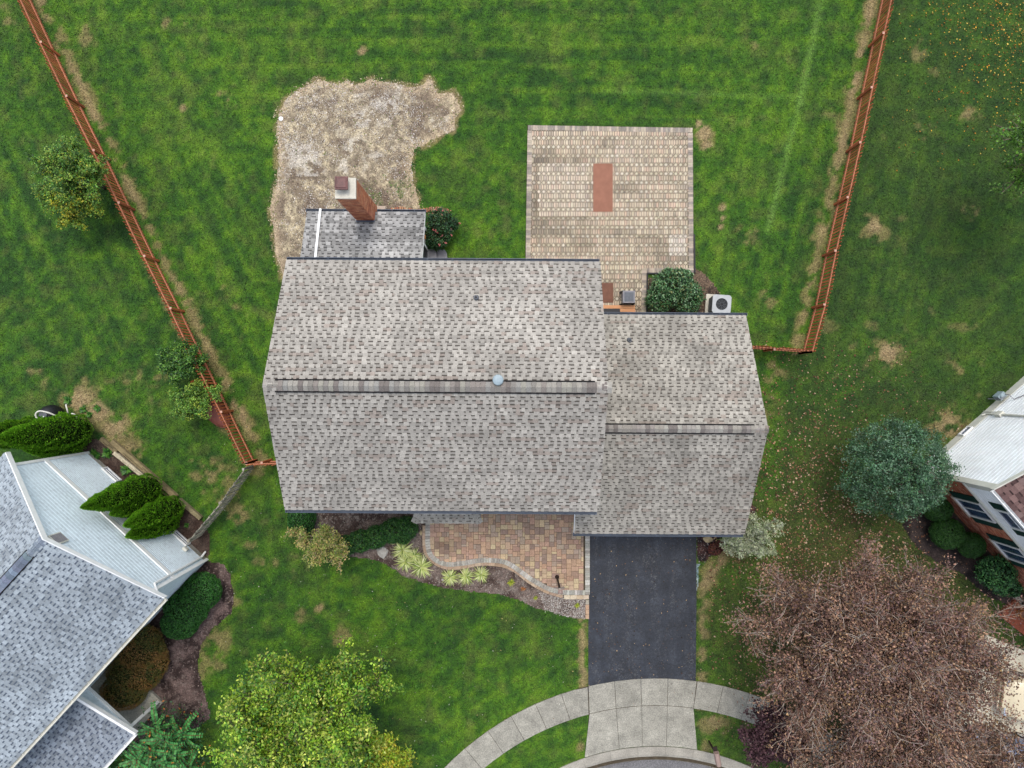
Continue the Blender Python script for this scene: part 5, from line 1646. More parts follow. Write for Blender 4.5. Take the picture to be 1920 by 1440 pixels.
inframe = lambda c: abs(c.x) < 24 and abs(c.y) < 18
fence(LFw, 'long reddish cedar picket fence running down the left side of the back yard', -1, vis=inframe)
fence(RFw, 'reddish cedar picket fence down the right side of the back yard', 1, vis=inframe)
rend = [tuple(P(1521, 660, FENCE_Z)[:2]), tuple(P(1452, 655, FENCE_Z)[:2]), tuple(P(1380, 650, FENCE_Z)[:2])]
fence(rend, 'short cedar fence return from the right corner post to the garage wall', -1)
lend = [tuple(P(462, 869, FENCE_Z)[:2]), tuple(P(491, 867.5, FENCE_Z)[:2]), tuple(P(560, 867, FENCE_Z)[:2])]
fence(lend, 'short cedar gate section between the left corner post and the house', -1)
gl = [tuple(P(456, 880, 1.1)[:2]), tuple(P(412, 943, 1.1)[:2]), tuple(P(352, 1014, 1.1)[:2])]
gf = fence(gl, 'weathered grey picket fence slanting from the cedar corner post to the blue grey house', 1, pitch=0.15, pick=PICKG, railm='greywood', postm='greywood', capm='greywood', h=1.08, skew=0.06)

# ------------------------------------------------------------------ vegetation
def leaf_mesh(name, C, size, cols, parent=None, mat_='leaf', up=0.5, outn=None, asp=0.55, fold=0.15, seed=1, **kw):
    """one small folded quad per leaf"""
    rs = np.random.RandomState(seed)
    n = len(C)
    nr = rs.normal(0, 1, (n, 3)) * (1 - up); nr[:, 2] += up * 1.6
    if outn is not None: nr += outn * 1.1
    nr /= np.linalg.norm(nr, axis=1, keepdims=True) + 1e-9
    a = rs.normal(0, 1, (n, 3)); t = np.cross(nr, a); t /= np.linalg.norm(t, axis=1, keepdims=True) + 1e-9
    b = np.cross(nr, t)
    s = (np.asarray(size) * rs.uniform(0.7, 1.25, n))[:, None]
    V = np.stack([C - t * s, C + b * s * asp + nr * s * fold, C + t * s, C - b * s * asp + nr * s * fold], 1).reshape(-1, 3)
    return fast_mesh(name, V, np.arange(n * 4).reshape(-1, 4), np.clip(cols * (1.15 if mat_ == 'leafdry' else 1.4), 0, 0.75), M[mat_], parent, **kw)


def pick_cols(rs, pal, wts, n, var=0.22):
    w = np.array(wts, float); w /= w.sum()
    c = np.array(pal)[rs.choice(len(pal), n, p=w)]
    return c * rs.uniform(1 - var, 1 + var, (n, 1))


def skeleton(base, H_, ctr, rx, ry, rz_, nl, nsub, ntw, seed, tr):
    """trunk, limbs, sub-branches, twigs: returns branch polylines and leaf-bearing points"""
    rr = random.Random(seed)
    base = Vector(base); ctr = Vector(ctr)
    fork = base.lerp(ctr, 0.55); fork.z = max(0.3, ctr.z - rz_ * 0.75)
    br = []; tips = []
    trunk = [base, base.lerp(fork, 0.5) + Vector((rr.uniform(-.08, .08), rr.uniform(-.08, .08), 0)), fork, fork.lerp(ctr, 0.5)]
    for i in range(nl):
        az = 2 * math.pi * (i + rr.uniform(-0.35, 0.35)) / nl * (1 if i % 2 else 1.0) + (0.4 if i % 3 == 0 else 0)
        el = rr.uniform(-0.15, 1.35) if i % 3 else rr.uniform(0.6, 1.45)
        d = Vector((math.cos(az) * math.cos(el) * rx, math.sin(az) * math.cos(el) * ry, math.sin(el) * rz_))
        end = ctr + d * rr.uniform(0.72, 1.0)
        st = fork.lerp(ctr, rr.uniform(0, 0.5))
        mid = st.lerp(end, 0.5) + Vector((rr.uniform(-.15, .15) * rx, rr.uniform(-.15, .15) * ry, rr.uniform(0.0, .25) * rz_))
        pl = []
        for k in range(7):
            t = k / 6; pl.append(st * (1 - t) ** 2 + mid * 2 * t * (1 - t) + end * t * t)
        r0 = tr * rr.uniform(0.32, 0.5)
        br.append((pl, [r0 * (1 - 0.82 * k / 6) for k in range(7)]))
        for j in range(nsub):
            t = rr.uniform(0.25, 1.0); k = min(5, int(t * 6)); p = pl[k].lerp(pl[k + 1], t * 6 - k)
            ld = (pl[k + 1] - pl[k]).normalized()
            dv = (ld * rr.uniform(0.4, 1.0) + Vector((rr.gauss(0, .6), rr.gauss(0, .6), rr.gauss(0.15, .45)))).normalized()
            Ls = (rx + ry) / 2 * rr.uniform(0.16, 0.4) * (1.15 - 0.4 * t)
            e = p + dv * Ls; mm = p.lerp(e, 0.5) + Vector((rr.gauss(0, .06), rr.gauss(0, .06), 0.04)) * Ls
            rs0 = r0 * (1 - 0.8 * t) * 0.55 + 0.004
            br.append(([p, mm, e], [rs0, rs0 * 0.7, rs0 * 0.3]))
            for q in range(ntw):
                tt = rr.uniform(0.15, 1.0); pp = p.lerp(mm, tt * 2) if tt < 0.5 else mm.lerp(e, tt * 2 - 1)
                dv2 = (dv * 0.7 + Vector((rr.gauss(0, .7), rr.gauss(0, .7), rr.gauss(0.2, .5)))).normalized()
                e2 = pp + dv2 * Ls * rr.uniform(0.25, 0.6)
                br.append(([pp, pp.lerp(e2, 0.5) + Vector((rr.gauss(0, .03), rr.gauss(0, .03), 0)) * Ls, e2], [rs0 * 0.5, rs0 * 0.4, rs0 * 0.2]))
                tips.append((pp, e2))
    return trunk, br, tips


def tree(name, label, cat, base, H_, ctr, rx, ry, rz_, nl, nsub, ntw, lpt, lsize, pal, wts, seed, tr=0.16, sig=0.09, bark='bark', twmin=0.004, up=0.45, group=None, asp=0.55, leafmat='leaf', extra=None, drop=0.0):
    root = thing(name, base, label, cat, group)
    trunk, br, tips = skeleton(base, H_, ctr, rx, ry, rz_, nl, nsub, ntw, seed, tr)
    m = MB(); m.tube(trunk, [tr, tr * 0.85, tr * 0.7, tr * 0.45], 10); m.build('trunk', M[bark], root, smooth=True)
    m = MB()
    for pl, rr_ in br:
        m.tube(pl, [max(twmin, r) for r in rr_], 5 if rr_[0] > 0.02 else 3, cap=False)
    m.build('branches', M[bark], root, kind='stuff')
    rs = np.random.RandomState(seed)
    A = np.array([t[0][:] for t in tips]); B = np.array([t[1][:] for t in tips])
    if extra is not None:
        A = np.concatenate([A, extra]); B = np.concatenate([B, extra])
    n = len(A) * lpt
    idx = np.repeat(np.arange(len(A)), lpt); t = rs.uniform(0.2, 1.1, (n, 1))
    C = A[idx] + (B[idx] - A[idx]) * t + rs.normal(0, sig, (n, 3))
    C[:, 2] -= drop
    C[:, 2] = np.maximum(C[:, 2], 0.15)
    tc = rs.uniform(0.55, 1.4, (len(A), 1))[idx]
    base_c = pick_cols(rs, pal, wts, len(A), 0.1)[idx]
    cols = (0.5 * base_c + 0.5 * pick_cols(rs, pal, wts, n)) * tc
    leaf_mesh('crown', C, lsize, cols, root, mat_=leafmat, up=up, seed=seed, asp=asp, kind='stuff')
    return root


# bare-ish brown trees over the lower right
BRN = [lin(154, 118, 100), lin(128, 96, 84), lin(96, 72, 62), lin(186, 150, 118), lin(130, 106, 106), lin(66, 50, 46), lin(150, 122, 78)]
tree('maple_tree', 'large brown leaved tree with bare grey twigs, between the driveway and the brick house', 'tree', P(1655, 1165), 7.5, (13.1, -10.0, 4.2), 5.25, 4.2, 2.2, 52, 18, 7, 28, 0.047, BRN, [3, 3, 2, 2, 2, 2, 1.2], 41,
     tr=0.2, sig=0.17, bark='barkgrey', twmin=0.0068, up=0.3, leafmat='leafdry', drop=0.08)
tree('maple_tree', 'brown leaved tree with arching bare branches in the bottom right corner over the cars', 'tree', P(1740, 1400), 7, (15.0, -14.6, 3.9), 5.2, 3.0, 2.1, 40, 16, 7, 20, 0.045, BRN, [3, 3, 2, 2, 1, 2, 1], 43,
     tr=0.18, sig=0.17, bark='barkgrey', twmin=0.0068, up=0.3, leafmat='leafdry', drop=0.08)
PUR = [lin(92, 66, 72), lin(70, 48, 54), lin(112, 84, 86), lin(58, 42, 46)]
tree('plum_tree', 'small dark purple leaved tree overhanging the sidewalk right of the driveway apron', 'tree', P(1450, 1375), 3, (10.6, -14.2, 2.1), 2.2, 1.6, 0.9, 16, 9, 5, 16, 0.06, PUR, [3, 3, 2, 2], 45, tr=0.07, sig=0.09, bark='barkgrey', twmin=0.006, leafmat='leafdry')
# blue green dense tree
BLG = [lin(72, 112, 78), lin(96, 134, 98), lin(48, 84, 54), lin(86, 122, 58), lin(132, 158, 132), lin(34, 60, 40)]
rs = np.random.RandomState(3); q = rs.normal(0, 1, (900, 3)); q[:, 2] = np.abs(q[:, 2]) * 1.0; q /= np.linalg.norm(q, axis=1, keepdims=True)
lump = 1 + 0.10 * np.sin(q[:, :1] * 9 + 1) * np.cos(q[:, 1:2] * 8) + 0.05 * rs.normal(0, 1, (900, 1))
ex = np.array([15.45, -3.4, 2.2]) + q * np.array([2.12, 1.98, 1.9]) * lump * rs.uniform(0.86, 1.0, (900, 1))
tree('holly_tree', 'round blue green tree with dense small leaves beside the white siding wall', 'tree', P(1690, 880), 4.4, (15.45, -3.4, 2.2), 2.05, 1.95, 1.9, 18, 9, 4, 22, 0.04, BLG, [4, 3, 3, 1.2, 2, 2], 47, tr=0.13, sig=0.085, extra=ex, up=0.35)
# bright yellow-green tree bottom left
YG = [lin(162, 192, 50), lin(124, 168, 46), lin(90, 140, 42), lin(200, 212, 84), lin(60, 104, 36), lin(222, 220, 116), lin(48, 84, 32)]
tree('pear_tree', 'bright yellow green leafy tree in the front lawn left of the curved sidewalk', 'tree', P(600, 1290), 6.5, (-7.75, -12.9, 3.7), 3.55, 3.1, 2.2, 44, 15, 6, 22, 0.062, YG, [3, 4, 4, 2, 3, 1.0, 2], 51, tr=0.17, sig=0.11, bark='bark', twmin=0.005, up=0.4)
YO = [lin(196, 194, 54), lin(170, 182, 52), lin(206, 176, 60), lin(130, 154, 46), lin(186, 140, 52)]
tree('pear_tree', 'golden yellow young tree just right of the bright green tree by the bottom edge', 'tree', P(735, 1400), 4.4, (-5.2, -14.6, 3.1), 1.9, 1.6, 1.3, 20, 11, 5, 20, 0.055, YO + YG[:3], [2, 3, 1.4, 3, .7, 3, 3, 2], 53, tr=0.08, sig=0.09, bark='bark', twmin=0.005, up=0.4)
# trees at the left fence
LG = [lin(112, 160, 58), lin(84, 132, 48), lin(54, 94, 40), lin(150, 180, 74), lin(40, 70, 34)]
LY = [lin(206, 196, 50), lin(168, 172, 56), lin(120, 148, 50), lin(84, 120, 46), lin(220, 184, 48)]
tree('dogwood_tree', 'green tree with yellow tipped lower branches beside the upper part of the left fence', 'tree', P(196, 352), 3.4, (-17.9, 8.6, 2.0), 1.6, 1.6, 1.2, 22, 11, 5, 18, 0.045, LG + LY[:2], [4, 4, 3, 3, 2, .5, .8], 55, tr=0.08, sig=0.07, twmin=0.005)
tree('dogwood_tree', 'yellowing lower tree hugging the same fence just below the green one', 'tree', P(188, 400), 2.4, (-18.2, 7.5, 1.6), 1.4, 1.0, 0.8, 14, 10, 5, 17, 0.045, LY + LG[:2], [1.6, 2, 3, 3, .7, 3, 2], 56, tr=0.06, sig=0.07, twmin=0.005)
tree('mulberry_bush', 'dark green bush with a few bright leaves behind the middle of the left fence', 'bush', P(352, 690), 2.0, (-13.9, 0.85, 1.05), 1.0, 0.95, 0.75, 18, 10, 5, 20, 0.045, LG, [2, 4, 4, 1, 3], 57, tr=0.05, sig=0.07, twmin=0.005)
tree('shrub', 'light green and yellow bush beside the orange panel behind the left fence', 'bush', P(366, 748), 2.0, (-13.4, -0.75, 1.1), 1.05, 0.95, 0.8, 18, 10, 5, 20, 0.042, LG + LY[1:3], [5, 4, 2, 3, 2, 1.4, 1.2], 58, tr=0.05, sig=0.07, twmin=0.005)
# tree at the right edge, upper
tree('elm_tree', 'green leafy tree cut off by the right edge in the upper right lawn', 'tree', P(1950, 250), 6.5, (19.75, 8.7, 4.2), 2.3, 2.2, 1.9, 20, 10, 4, 18, 0.055, [lin(96, 140, 44), lin(70, 112, 38), lin(48, 84, 34), lin(120, 160, 60)], [4, 4, 3, 2], 61, tr=0.15, sig=0.1)
tree('elm_tree', 'tall green tree standing mostly outside the upper right corner of the lawn', 'tree', P(2110, 120), 9, (26.0, 13.2, 6.2), 3.6, 4.6, 3.2, 22, 10, 4, 18, 0.08, [lin(96, 140, 44), lin(70, 112, 38), lin(48, 84, 34)], [3, 4, 4], 62, tr=0.25, sig=0.14)
# small tree in the front bed
JM = [lin(166, 162, 84), lin(130, 146, 62), lin(190, 152, 104), lin(100, 130, 54), lin(150, 164, 80), lin(196, 168, 120)]
tree('japanese_maple', 'small tree with yellow green and orange leaves at the front bed left end', 'tree', P(628, 1000), 2.3, (-7.75, -6.55, 1.75), 1.55, 1.05, 0.7, 16, 9, 4, 15, 0.042, JM, [3, 4, 2, 3, 2, 1.5], 63, tr=0.06, sig=0.07, bark='barkgrey', twmin=0.006)
# whitish shrub right of the garage
SG = [lin(172, 180, 140), lin(146, 160, 118), lin(196, 200, 168), lin(120, 140, 92), lin(158, 164, 148)]
tree('butterfly_shrub', 'pale grey green open shrub at the garage corner', 'shrub', P(1395, 1005), 1.6, (10.0, -6.45, 1.1), 1.5, 1.15, 0.7, 16, 9, 4, 17, 0.04, SG, [3, 3, 3, 2, 2], 65, tr=0.035, sig=0.06, bark='barkgrey', twmin=0.005)


def clipped(name, label, cat, base, blobs, n, size, pal, wts, seed, rough=0.03, up=0.2, asp=0.5, group=None, patchy=0.0, flowers=None, knobs=0):
    """clipped or mounded shrub: leaves over overlapping rounded volumes with twiggy cores inside"""
    root = thing(name, base, label, cat, group)
    rs = np.random.RandomState(seed)
    blobs = list(blobs)
    for k in range(knobs):
        b = blobs[rs.randint(0, len(blobs) if k < 3 else 2) % len(blobs)]; a = rs.uniform(0, 6.28); e = rs.uniform(0.0, 1.1); f = rs.uniform(0.16, 0.3)
        blobs.append((b[0] + b[3] * 0.85 * math.cos(a) * math.cos(e), b[1] + b[4] * 0.85 * math.sin(a) * math.cos(e), b[2] + b[5] * 0.85 * math.sin(e), f, f, f * 0.9))
    m = MB()
    for i, b in enumerate(blobs):
        m.blob(b[:3], (b[3] * 0.86, b[4] * 0.86, b[5] * 0.88), 14, 8, 0.05, seed + i)
    m.build('branches', M['core'], root, kind='stuff', smooth=True)
    ar = np.array([b[3] * b[4] + b[3] * b[5] for b in blobs]); ar /= ar.sum()
    bi = rs.choice(len(blobs), n, p=ar)
    B = np.array(blobs)[bi]
    d = rs.normal(0, 1, (n, 3)); d[:, 2] = np.abs(d[:, 2]) - 0.25; d /= np.linalg.norm(d, axis=1, keepdims=True)
    lump = 1 + 0.045 * np.sin(d[:, 0] * 11 + seed) * np.cos(d[:, 1] * 9 + d[:, 2] * 5)
    C = B[:, :3] + d * B[:, 3:6] * (lump * (1 - np.abs(rs.normal(0, rough, n))) + rs.normal(0, rough * 0.5, n))[:, None]
    C[:, 2] = np.maximum(C[:, 2], 0.04)
    # drop leaves buried inside another volume
    keep = np.ones(n, bool)
    for b in blobs:
        q_ = ((C - np.array(b[:3])) / (np.array(b[3:6]) * 0.82))
        keep &= (q_ ** 2).sum(1) > 1
    C, d = C[keep], d[keep]; k = len(C)
    cols = pick_cols(rs, pal, wts, k, 0.28)
    if patchy:
        pn = fbm(C[:, 0], C[:, 1], 0.6, seed, 3)
        alt = pick_cols(rs, [lin(150, 96, 52), lin(166, 120, 66), lin(122, 104, 44)], [1, 1, 1], k)
        cols = mixn(cols, alt, sst(0.48, 0.62, pn) * patchy)
    leaf_mesh('foliage', C, size, cols, root, up=up, outn=d, asp=asp, seed=seed, kind='stuff')
    if flowers:
        fc, fn, fs = flowers
        sel = rs.choice(k, fn, replace=False)
        CC_ = np.repeat(C[sel] + d[sel] * 0.04, 7, axis=0) + rs.normal(0, fs, (fn * 7, 3))
        leaf_mesh('blossom', CC_, 0.03, pick_cols(rs, fc, [1] * len(fc), fn * 7), root, up=0.5, seed=seed + 1, kind='stuff')
    return root


DG = [lin(36, 84, 30), lin(52, 110, 38), lin(24, 58, 22), lin(76, 132, 52)]
clipped('boxwood_hedge', 'large clipped dark green hedge mound between the blue grey house corner and the lawn', 'hedge', P(360, 1140),
        [(*P(378, 1108, 0.55), 0.85, 0.8, 0.62), (*P(350, 1140, 0.6), 0.95, 0.85, 0.62), (*P(338, 1168, 0.5), 0.8, 0.68, 0.58)], 26000, 0.032, DG, [3, 4, 2, 2], 71)
clipped('spirea_mound', 'wide rust and olive coloured mounded shrub under the blue grey gutter', 'shrub', P(255, 1245),
        [(*P(262, 1222, 0.5), 1.15, 0.95, 0.55), (*P(252, 1262, 0.5), 1.2, 0.9, 0.6), (*P(232, 1298, 0.45), 1.0, 0.75, 0.55), (*P(266, 1192, 0.45), 0.85, 0.5, 0.5), (*P(290, 1240, 0.4), 0.6, 0.8, 0.45)], 30000, 0.028,
        [lin(92, 96, 38), lin(120, 108, 46), lin(70, 82, 34), lin(132, 92, 48)], [3, 2, 3, 1.5], 72, rough=0.05, patchy=0.7)
clipped('evergreen_shrub', 'low dark evergreen shrub half under the house eave behind the small spreading tree', 'shrub', P(562, 982), [(*P(566, 972, 0.45), 0.6, 0.75, 0.55), (*P(558, 992, 0.35), 0.42, 0.4, 0.42)], 9000, 0.03, DG, [3, 3, 3, 1], 73)
clipped('azalea_hedge', 'row of dark green azaleas along the front bed left of the paver patio', 'hedge', P(700, 1005),
        [(*P(762, 990, 0.45), 0.5, 0.5, 0.45), (*P(735, 996, 0.45), 0.55, 0.5, 0.45), (*P(706, 1006, 0.42), 0.5, 0.5, 0.42), (*P(676, 1014, 0.42), 0.52, 0.48, 0.42), (*P(650, 1022, 0.4), 0.5, 0.42, 0.4)], 24000, 0.036,
        [lin(40, 84, 36), lin(56, 108, 40), lin(30, 64, 32), lin(84, 126, 50)], [3, 3, 2, 1.5], 74, rough=0.13, knobs=8)
BX = [lin(36, 74, 26), lin(48, 92, 30), lin(28, 58, 24), lin(66, 110, 40)]
clipped('boxwood_ball', 'larger round clipped shrub in front of the brick house, near its corner', 'shrub', P(1762, 990), [(*P(1775, 1000, 0.65), 0.68, 0.66, 0.62)], 12000, 0.028, BX, [3, 4, 2, 2], 75, group=None)
clipped('boxwood_ball', 'smaller round clipped shrub in front of the first brick wall window', 'shrub', P(1806, 1012), [(*P(1820, 1022, 0.55), 0.56, 0.54, 0.52)], 9000, 0.028, BX, [3, 4, 2, 1], 76)
clipped('boxwood_ball', 'round clipped shrub half hidden under the blue green tree', 'shrub', P(1748, 952), [(*P(1757, 955, 0.6), 0.6, 0.5, 0.55)], 8000, 0.028, BX, [3, 4, 2, 1], 77)
clipped('leafy_shrub', 'loose green broadleaf shrub between the clipped balls and the brick house entry', 'shrub', P(1862, 1078), [(*P(1866, 1072, 0.8), 0.75, 0.7, 0.75), (*P(1880, 1095, 0.6), 0.5, 0.5, 0.55)], 9000, 0.05,
        [lin(52, 100, 56), lin(78, 132, 70), lin(34, 70, 40), lin(104, 150, 84)], [3, 3, 3, 1], 78, rough=0.18, knobs=9)
clipped('rose_bush', 'dark green bush with pink blossoms beside the grey steps', 'bush', P(828, 425), [(*P(826, 420, 0.65), 0.62, 0.68, 0.65), (*P(818, 448, 0.5), 0.5, 0.5, 0.5)], 7000, 0.042,
        [lin(40, 78, 44), lin(60, 102, 54), lin(28, 54, 34), lin(96, 112, 60)], [4, 3, 3, 1], 79, rough=0.18, knobs=9, flowers=([lin(222, 120, 120), lin(206, 96, 104), lin(230, 150, 140)], 26, 0.03))
clipped('viburnum_bush', 'large glossy dark green bush filling the cut out corner of the back patio', 'bush', P(1262, 548), [(*P(1262, 535, 0.7), 0.9, 0.7, 0.7), (*P(1285, 556, 0.6), 0.75, 0.65, 0.6), (*P(1240, 558, 0.6), 0.65, 0.6, 0.6)], 17000, 0.05,
        [lin(66, 110, 60), lin(98, 140, 88), lin(38, 68, 40), lin(142, 172, 130), lin(124, 128, 78)], [4, 3, 4, 1.8, 1.3], 80, rough=0.16, knobs=18)
clipped('barberry_shrub', 'small dark red and brown shrub in the bark bed beside the driveway', 'shrub', P(1338, 1028), [(*P(1340, 1030, 0.2), 0.3, 0.25, 0.2), (*P(1352, 1022, 0.18), 0.25, 0.22, 0.2)], 2600, 0.03,
        [lin(110, 56, 50), lin(84, 44, 42), lin(134, 84, 60)], [2, 2, 1], 81, rough=0.15)


# columnar conifers
def conifer(label, base_px, blobs, seed, n=24000, dark=1.0):
    base = P(*base_px); root = thing('arborvitae', base, label, 'conifer', None)
    m = MB()
    prof = [(0, 0.01), (0.7, 0.03), (0.98, 0.12), (1.0, 0.24), (0.9, 0.42), (0.7, 0.62), (0.42, 0.82), (0.14, 0.95), (0.0, 1.0)]
    for (bx_, by_, r, h) in blobs:
        m.lathe((bx_, by_, 0), [(max(0.001, p[0]) * r * 0.82, p[1] * h * 0.97) for p in prof], 12)
    m.build('branches', M['core'], root, kind='stuff')
    m = MB(); m.tube([base, base + Vector((0, 0, 1.0))], [0.07, 0.05], 7); m.build('trunk', M['bark'], root)
    rs = np.random.RandomState(seed); Cs, Ts, Os = [], [], []
    zz = np.array([p[1] for p in prof]); rr_ = np.array([p[0] for p in prof])
    tot = sum(b[2] * b[3] for b in blobs)
    for (bx_, by_, r, h) in blobs:
        k = int(n * r * h / tot)
        t = rs.uniform(0.04, 1.0, k) ** 0.9; a = rs.uniform(0, 2 * math.pi, k)
        rad_ = np.interp(t, zz, rr_) * r * (1 + 0.09 * np.sin(a * 6 + t * 21 + seed) + 0.06 * np.sin(t * 60 + a * 3) + rs.normal(0, 0.03, k))
        o = np.stack([np.cos(a), np.sin(a), np.full(k, 0.25)], 1)
        Cs.append(np.stack([bx_ + rad_ * np.cos(a), by_ + rad_ * np.sin(a), t * h], 1)); Os.append(o)
    C = np.concatenate(Cs); O = np.concatenate(Os); k = len(C)
    # sprays: narrow upright fans
    t = O * 0.7 + np.array([0, 0, 0.9]) + rs.normal(0, 0.25, (k, 3)); t /= np.linalg.norm(t, axis=1, keepdims=True)
    b = np.cross(t, O + rs.normal(0, 0.4, (k, 3))); b /= np.linalg.norm(b, axis=1, keepdims=True) + 1e-9
    s = rs.uniform(0.04, 0.085, (k, 1))
    V = np.stack([C - t * s * 0.6, C + b * s * 0.3 + t * s * 0.2, C + t * s, C - b * s * 0.3 + t * s * 0.2], 1).reshape(-1, 3)
    cols = pick_cols(rs, [lin(124, 180, 40), lin(98, 156, 32), lin(150, 200, 58), lin(60, 110, 26)], [4, 4, 2, 2.2], k, 0.25) * dark * 1.55
    fast_mesh('foliage', V, np.arange(k * 4).reshape(-1, 4), np.clip(cols, 0, 1), M['leaf'], root, kind='stuff')
    return root


def bl(px, py, r, h, z=0): p = P(px, py, z); return (p.x, p.y, r, h)


conifer('two tipped bright green conifer, upper left one of the pair before the siding wall', (283, 918), [bl(290, 912, 0.62, 5.1), bl(300, 934, 0.5, 3.7)], 91)
conifer('two tipped bright green conifer column nearest the grey picket fence', (320, 958), [bl(330, 950, 0.56, 4.0), bl(324, 972, 0.5, 3.6)], 92)
conifer('tall bright green conifer at the far left corner of the siding wall', (158, 812), [bl(158, 806, 0.72, 5.2), bl(148, 828, 0.58, 3.4)], 93, 28000)
conifer('darker conifer behind, cut off by the left edge above the blue grey house', (92, 810), [bl(86, 808, 0.6, 4.6)], 94, 12000, 0.8)  # foliage colours darker than on the other conifers


# strap-leaved perennials
def strap_mesh(n, L, wdt, pal, seed, droop=0.6, name='leaves'):
    rr = random.Random(seed); m = MB()
    for i in range(n):
        a = rr.uniform(0, 2 * math.pi); l = L * rr.uniform(0.55, 1.1); e = rr.uniform(0.5, 1.35); c = jit(pal[rr.randrange(len(pal))], 0.15, rr)
        d = Vector((math.cos(a), math.sin(a), 0)); s = Vector((-d.y, d.x, 0)); prev = None
        for k in range(5):
            t = k / 4; p = d * (l * t * math.cos(e * (1 - 0.3 * t))) + Vector((0, 0, l * (math.sin(e) * t - droop * t * t)))
            p.z = max(0.01 + 0.01 * t, p.z); w_ = wdt * (1 - t ** 2) * 0.5 + 0.002
            q = (p - s * w_, p + s * w_)
            if prev: m.face([prev[0], prev[1], q[1], q[0]], c)
            prev = q
    me_ = bpy.data.meshes.new(name); me_.from_pydata([tuple(v) for v in m.v], [], m.f); me_.materials.append(M['leaf']); set_cols(me_, m.c)
    return me_


VAR = [lin(214, 222, 140, .8), lin(186, 202, 104, .8), lin(136, 164, 66), lin(232, 234, 176, .8)]
LIR = [strap_mesh(170, 0.6, 0.034, VAR, 5), strap_mesh(150, 0.54, 0.034, VAR, 6)]
for i, (px, py, s, lab) in enumerate([(755, 1030, 1.0, 'yellow striped grassy clump closest to the dark green azalea row'), (778, 1041, .8, 'small yellow striped clump tucked beside the curved edging'),
                                      (761, 1052, .95, 'yellow striped clump in the middle of the group of four'), (790, 1062, 1.2, 'largest yellow striped grassy clump, lowest of the group of four'),
                                      (844, 1081, .85, 'yellow striped clump under the dip of the patio edging, leftmost of three'), (874, 1080, .95, 'yellow striped clump with greener centre, between two others below the edging'),
                                      (902, 1077, .8, 'yellow striped clump rightmost of the three below the patio edging')]):
    r = thing('liriope_clump', P(px, py, 0.01), lab, 'plant', 'yellow striped grassy clumps in the front bed')
    o = link_mesh('leaves', LIR[i % 2], r); o.scale = (s,) * 3; o.rotation_euler = (0, 0, i * 1.3)
YL = [lin(206, 206, 60), lin(176, 186, 54), lin(150, 168, 48)]
SM = strap_mesh(60, 0.22, 0.035, YL, 8)
for px, py, s, lab in [(958, 1092, 1.0, 'bright yellow green little plant under the sloping part of the edging'), (1004, 1121, .6, 'tiny yellow plant midway between edging and pale gravel'), (1082, 1135, .75, 'tiny yellow green plant near the driveway corner of the front bed')]:
    r = thing('young_perennial', P(px, py, 0.01), lab, 'plant', 'small yellow plants in the front bed'); o = link_mesh('leaves', SM, r); o.scale = (s,) * 3
r = thing('dried_perennial', P(981, 1104, 0.01), 'small withered orange plant on the front bed bark', 'plant'); o = link_mesh('leaves', strap_mesh(40, 0.16, 0.03, [lin(196, 130, 70), lin(176, 110, 60)], 9), r)
r = thing('daylily', P(1357, 1018, 0.01), 'yellow green strappy plant below the garage gutter beside the driveway bed', 'plant'); o = link_mesh('leaves', strap_mesh(90, 0.45, 0.03, [lin(150, 180, 70), lin(120, 160, 54), lin(96, 134, 50)], 10), r)
r = thing('daylily', P(1226, 568, 0.02), 'dark green arching strap leaved plant in front of the patio bush', 'plant'); o = link_mesh('leaves', strap_mesh(130, 0.6, 0.028, [lin(64, 120, 44), lin(44, 92, 36), lin(90, 150, 60)], 12), r)
BG = [lin(70, 128, 44), lin(96, 150, 54), lin(50, 98, 40)]
bh_ = strap_mesh(46, 0.26, 0.11, BG, 13, 0.4)
for i, (px, py, s, lab) in enumerate([(128, 752, 1.0, 'bright green weed clump right of the black barrel'), (158, 768, 0.9, 'bright green weed patch on the brown soil below the barrel hose'), (183, 765, 0.9, 'bright green weed patch at the lawn side of the brown soil'),
                                      (168, 778, .8, 'bright green weed clump nearest the conifer'), (84, 785, .8, 'dark weed clump at the foot of the black barrel'), (178, 852, 1.5, 'yellow green leafy perennial against the siding wall'),
                                      (202, 850, 1.3, 'green leafy perennial between the siding wall and the old timbers'), (240, 880, 1.4, 'blue green leafy perennial by the bleached timber'), (242, 902, 0.9, 'small blue green perennial above the conifer pair'),
                                      (350, 985, .6, 'small green sprout at the foot of the grey picket fence')]):
    r = thing('leafy_perennial', P(px, py, 0.01), lab, 'plant', 'leafy weeds and perennials by the siding wall'); o = link_mesh('leaves', bh_, r); o.scale = (s,) * 3; o.rotation_euler = (0, 0, i * 2.1)


# sumac with large compound leaves
def frond_mesh():
    m = MB(); rr = random.Random(2); L = 0.95; n = 10
    rach = [Vector((L * k / n, 0, 0.22 * math.sin(k / n * 2.4))) for k in range(n + 1)]
    m.tube(rach, [0.008] * (n + 1), 4, lin(150, 84, 60), cap=False)
    for k in range(1, n + 1):
        for s in (-1, 1):
            c = jit([lin(66, 132, 66, .8), lin(92, 160, 84, .8), lin(50, 108, 54, .8)][rr.randrange(3)], 0.15, rr)
            p = rach[k]; l = 0.125 * (1.1 - 0.5 * abs(k / n - 0.5)); d = Vector((0.35, s, -0.1)).normalized(); q = Vector((1, -0.35 * s, 0)).normalized()
            ring = [p + d * (l * (0.5 - 0.5 * math.cos(a))) + q * (l * 0.42 * math.sin(a)) + Vector((0, 0, 0.02 * math.sin(a))) for a in [i * math.pi / 3 for i in range(6)]]
            m.face(ring, c)
    me_ = bpy.data.meshes.new('compound_leaf'); me_.from_pydata([tuple(v) for v in m.v], [], m.f); me_.materials.append(M['leaf']); set_cols(me_, m.c); return me_


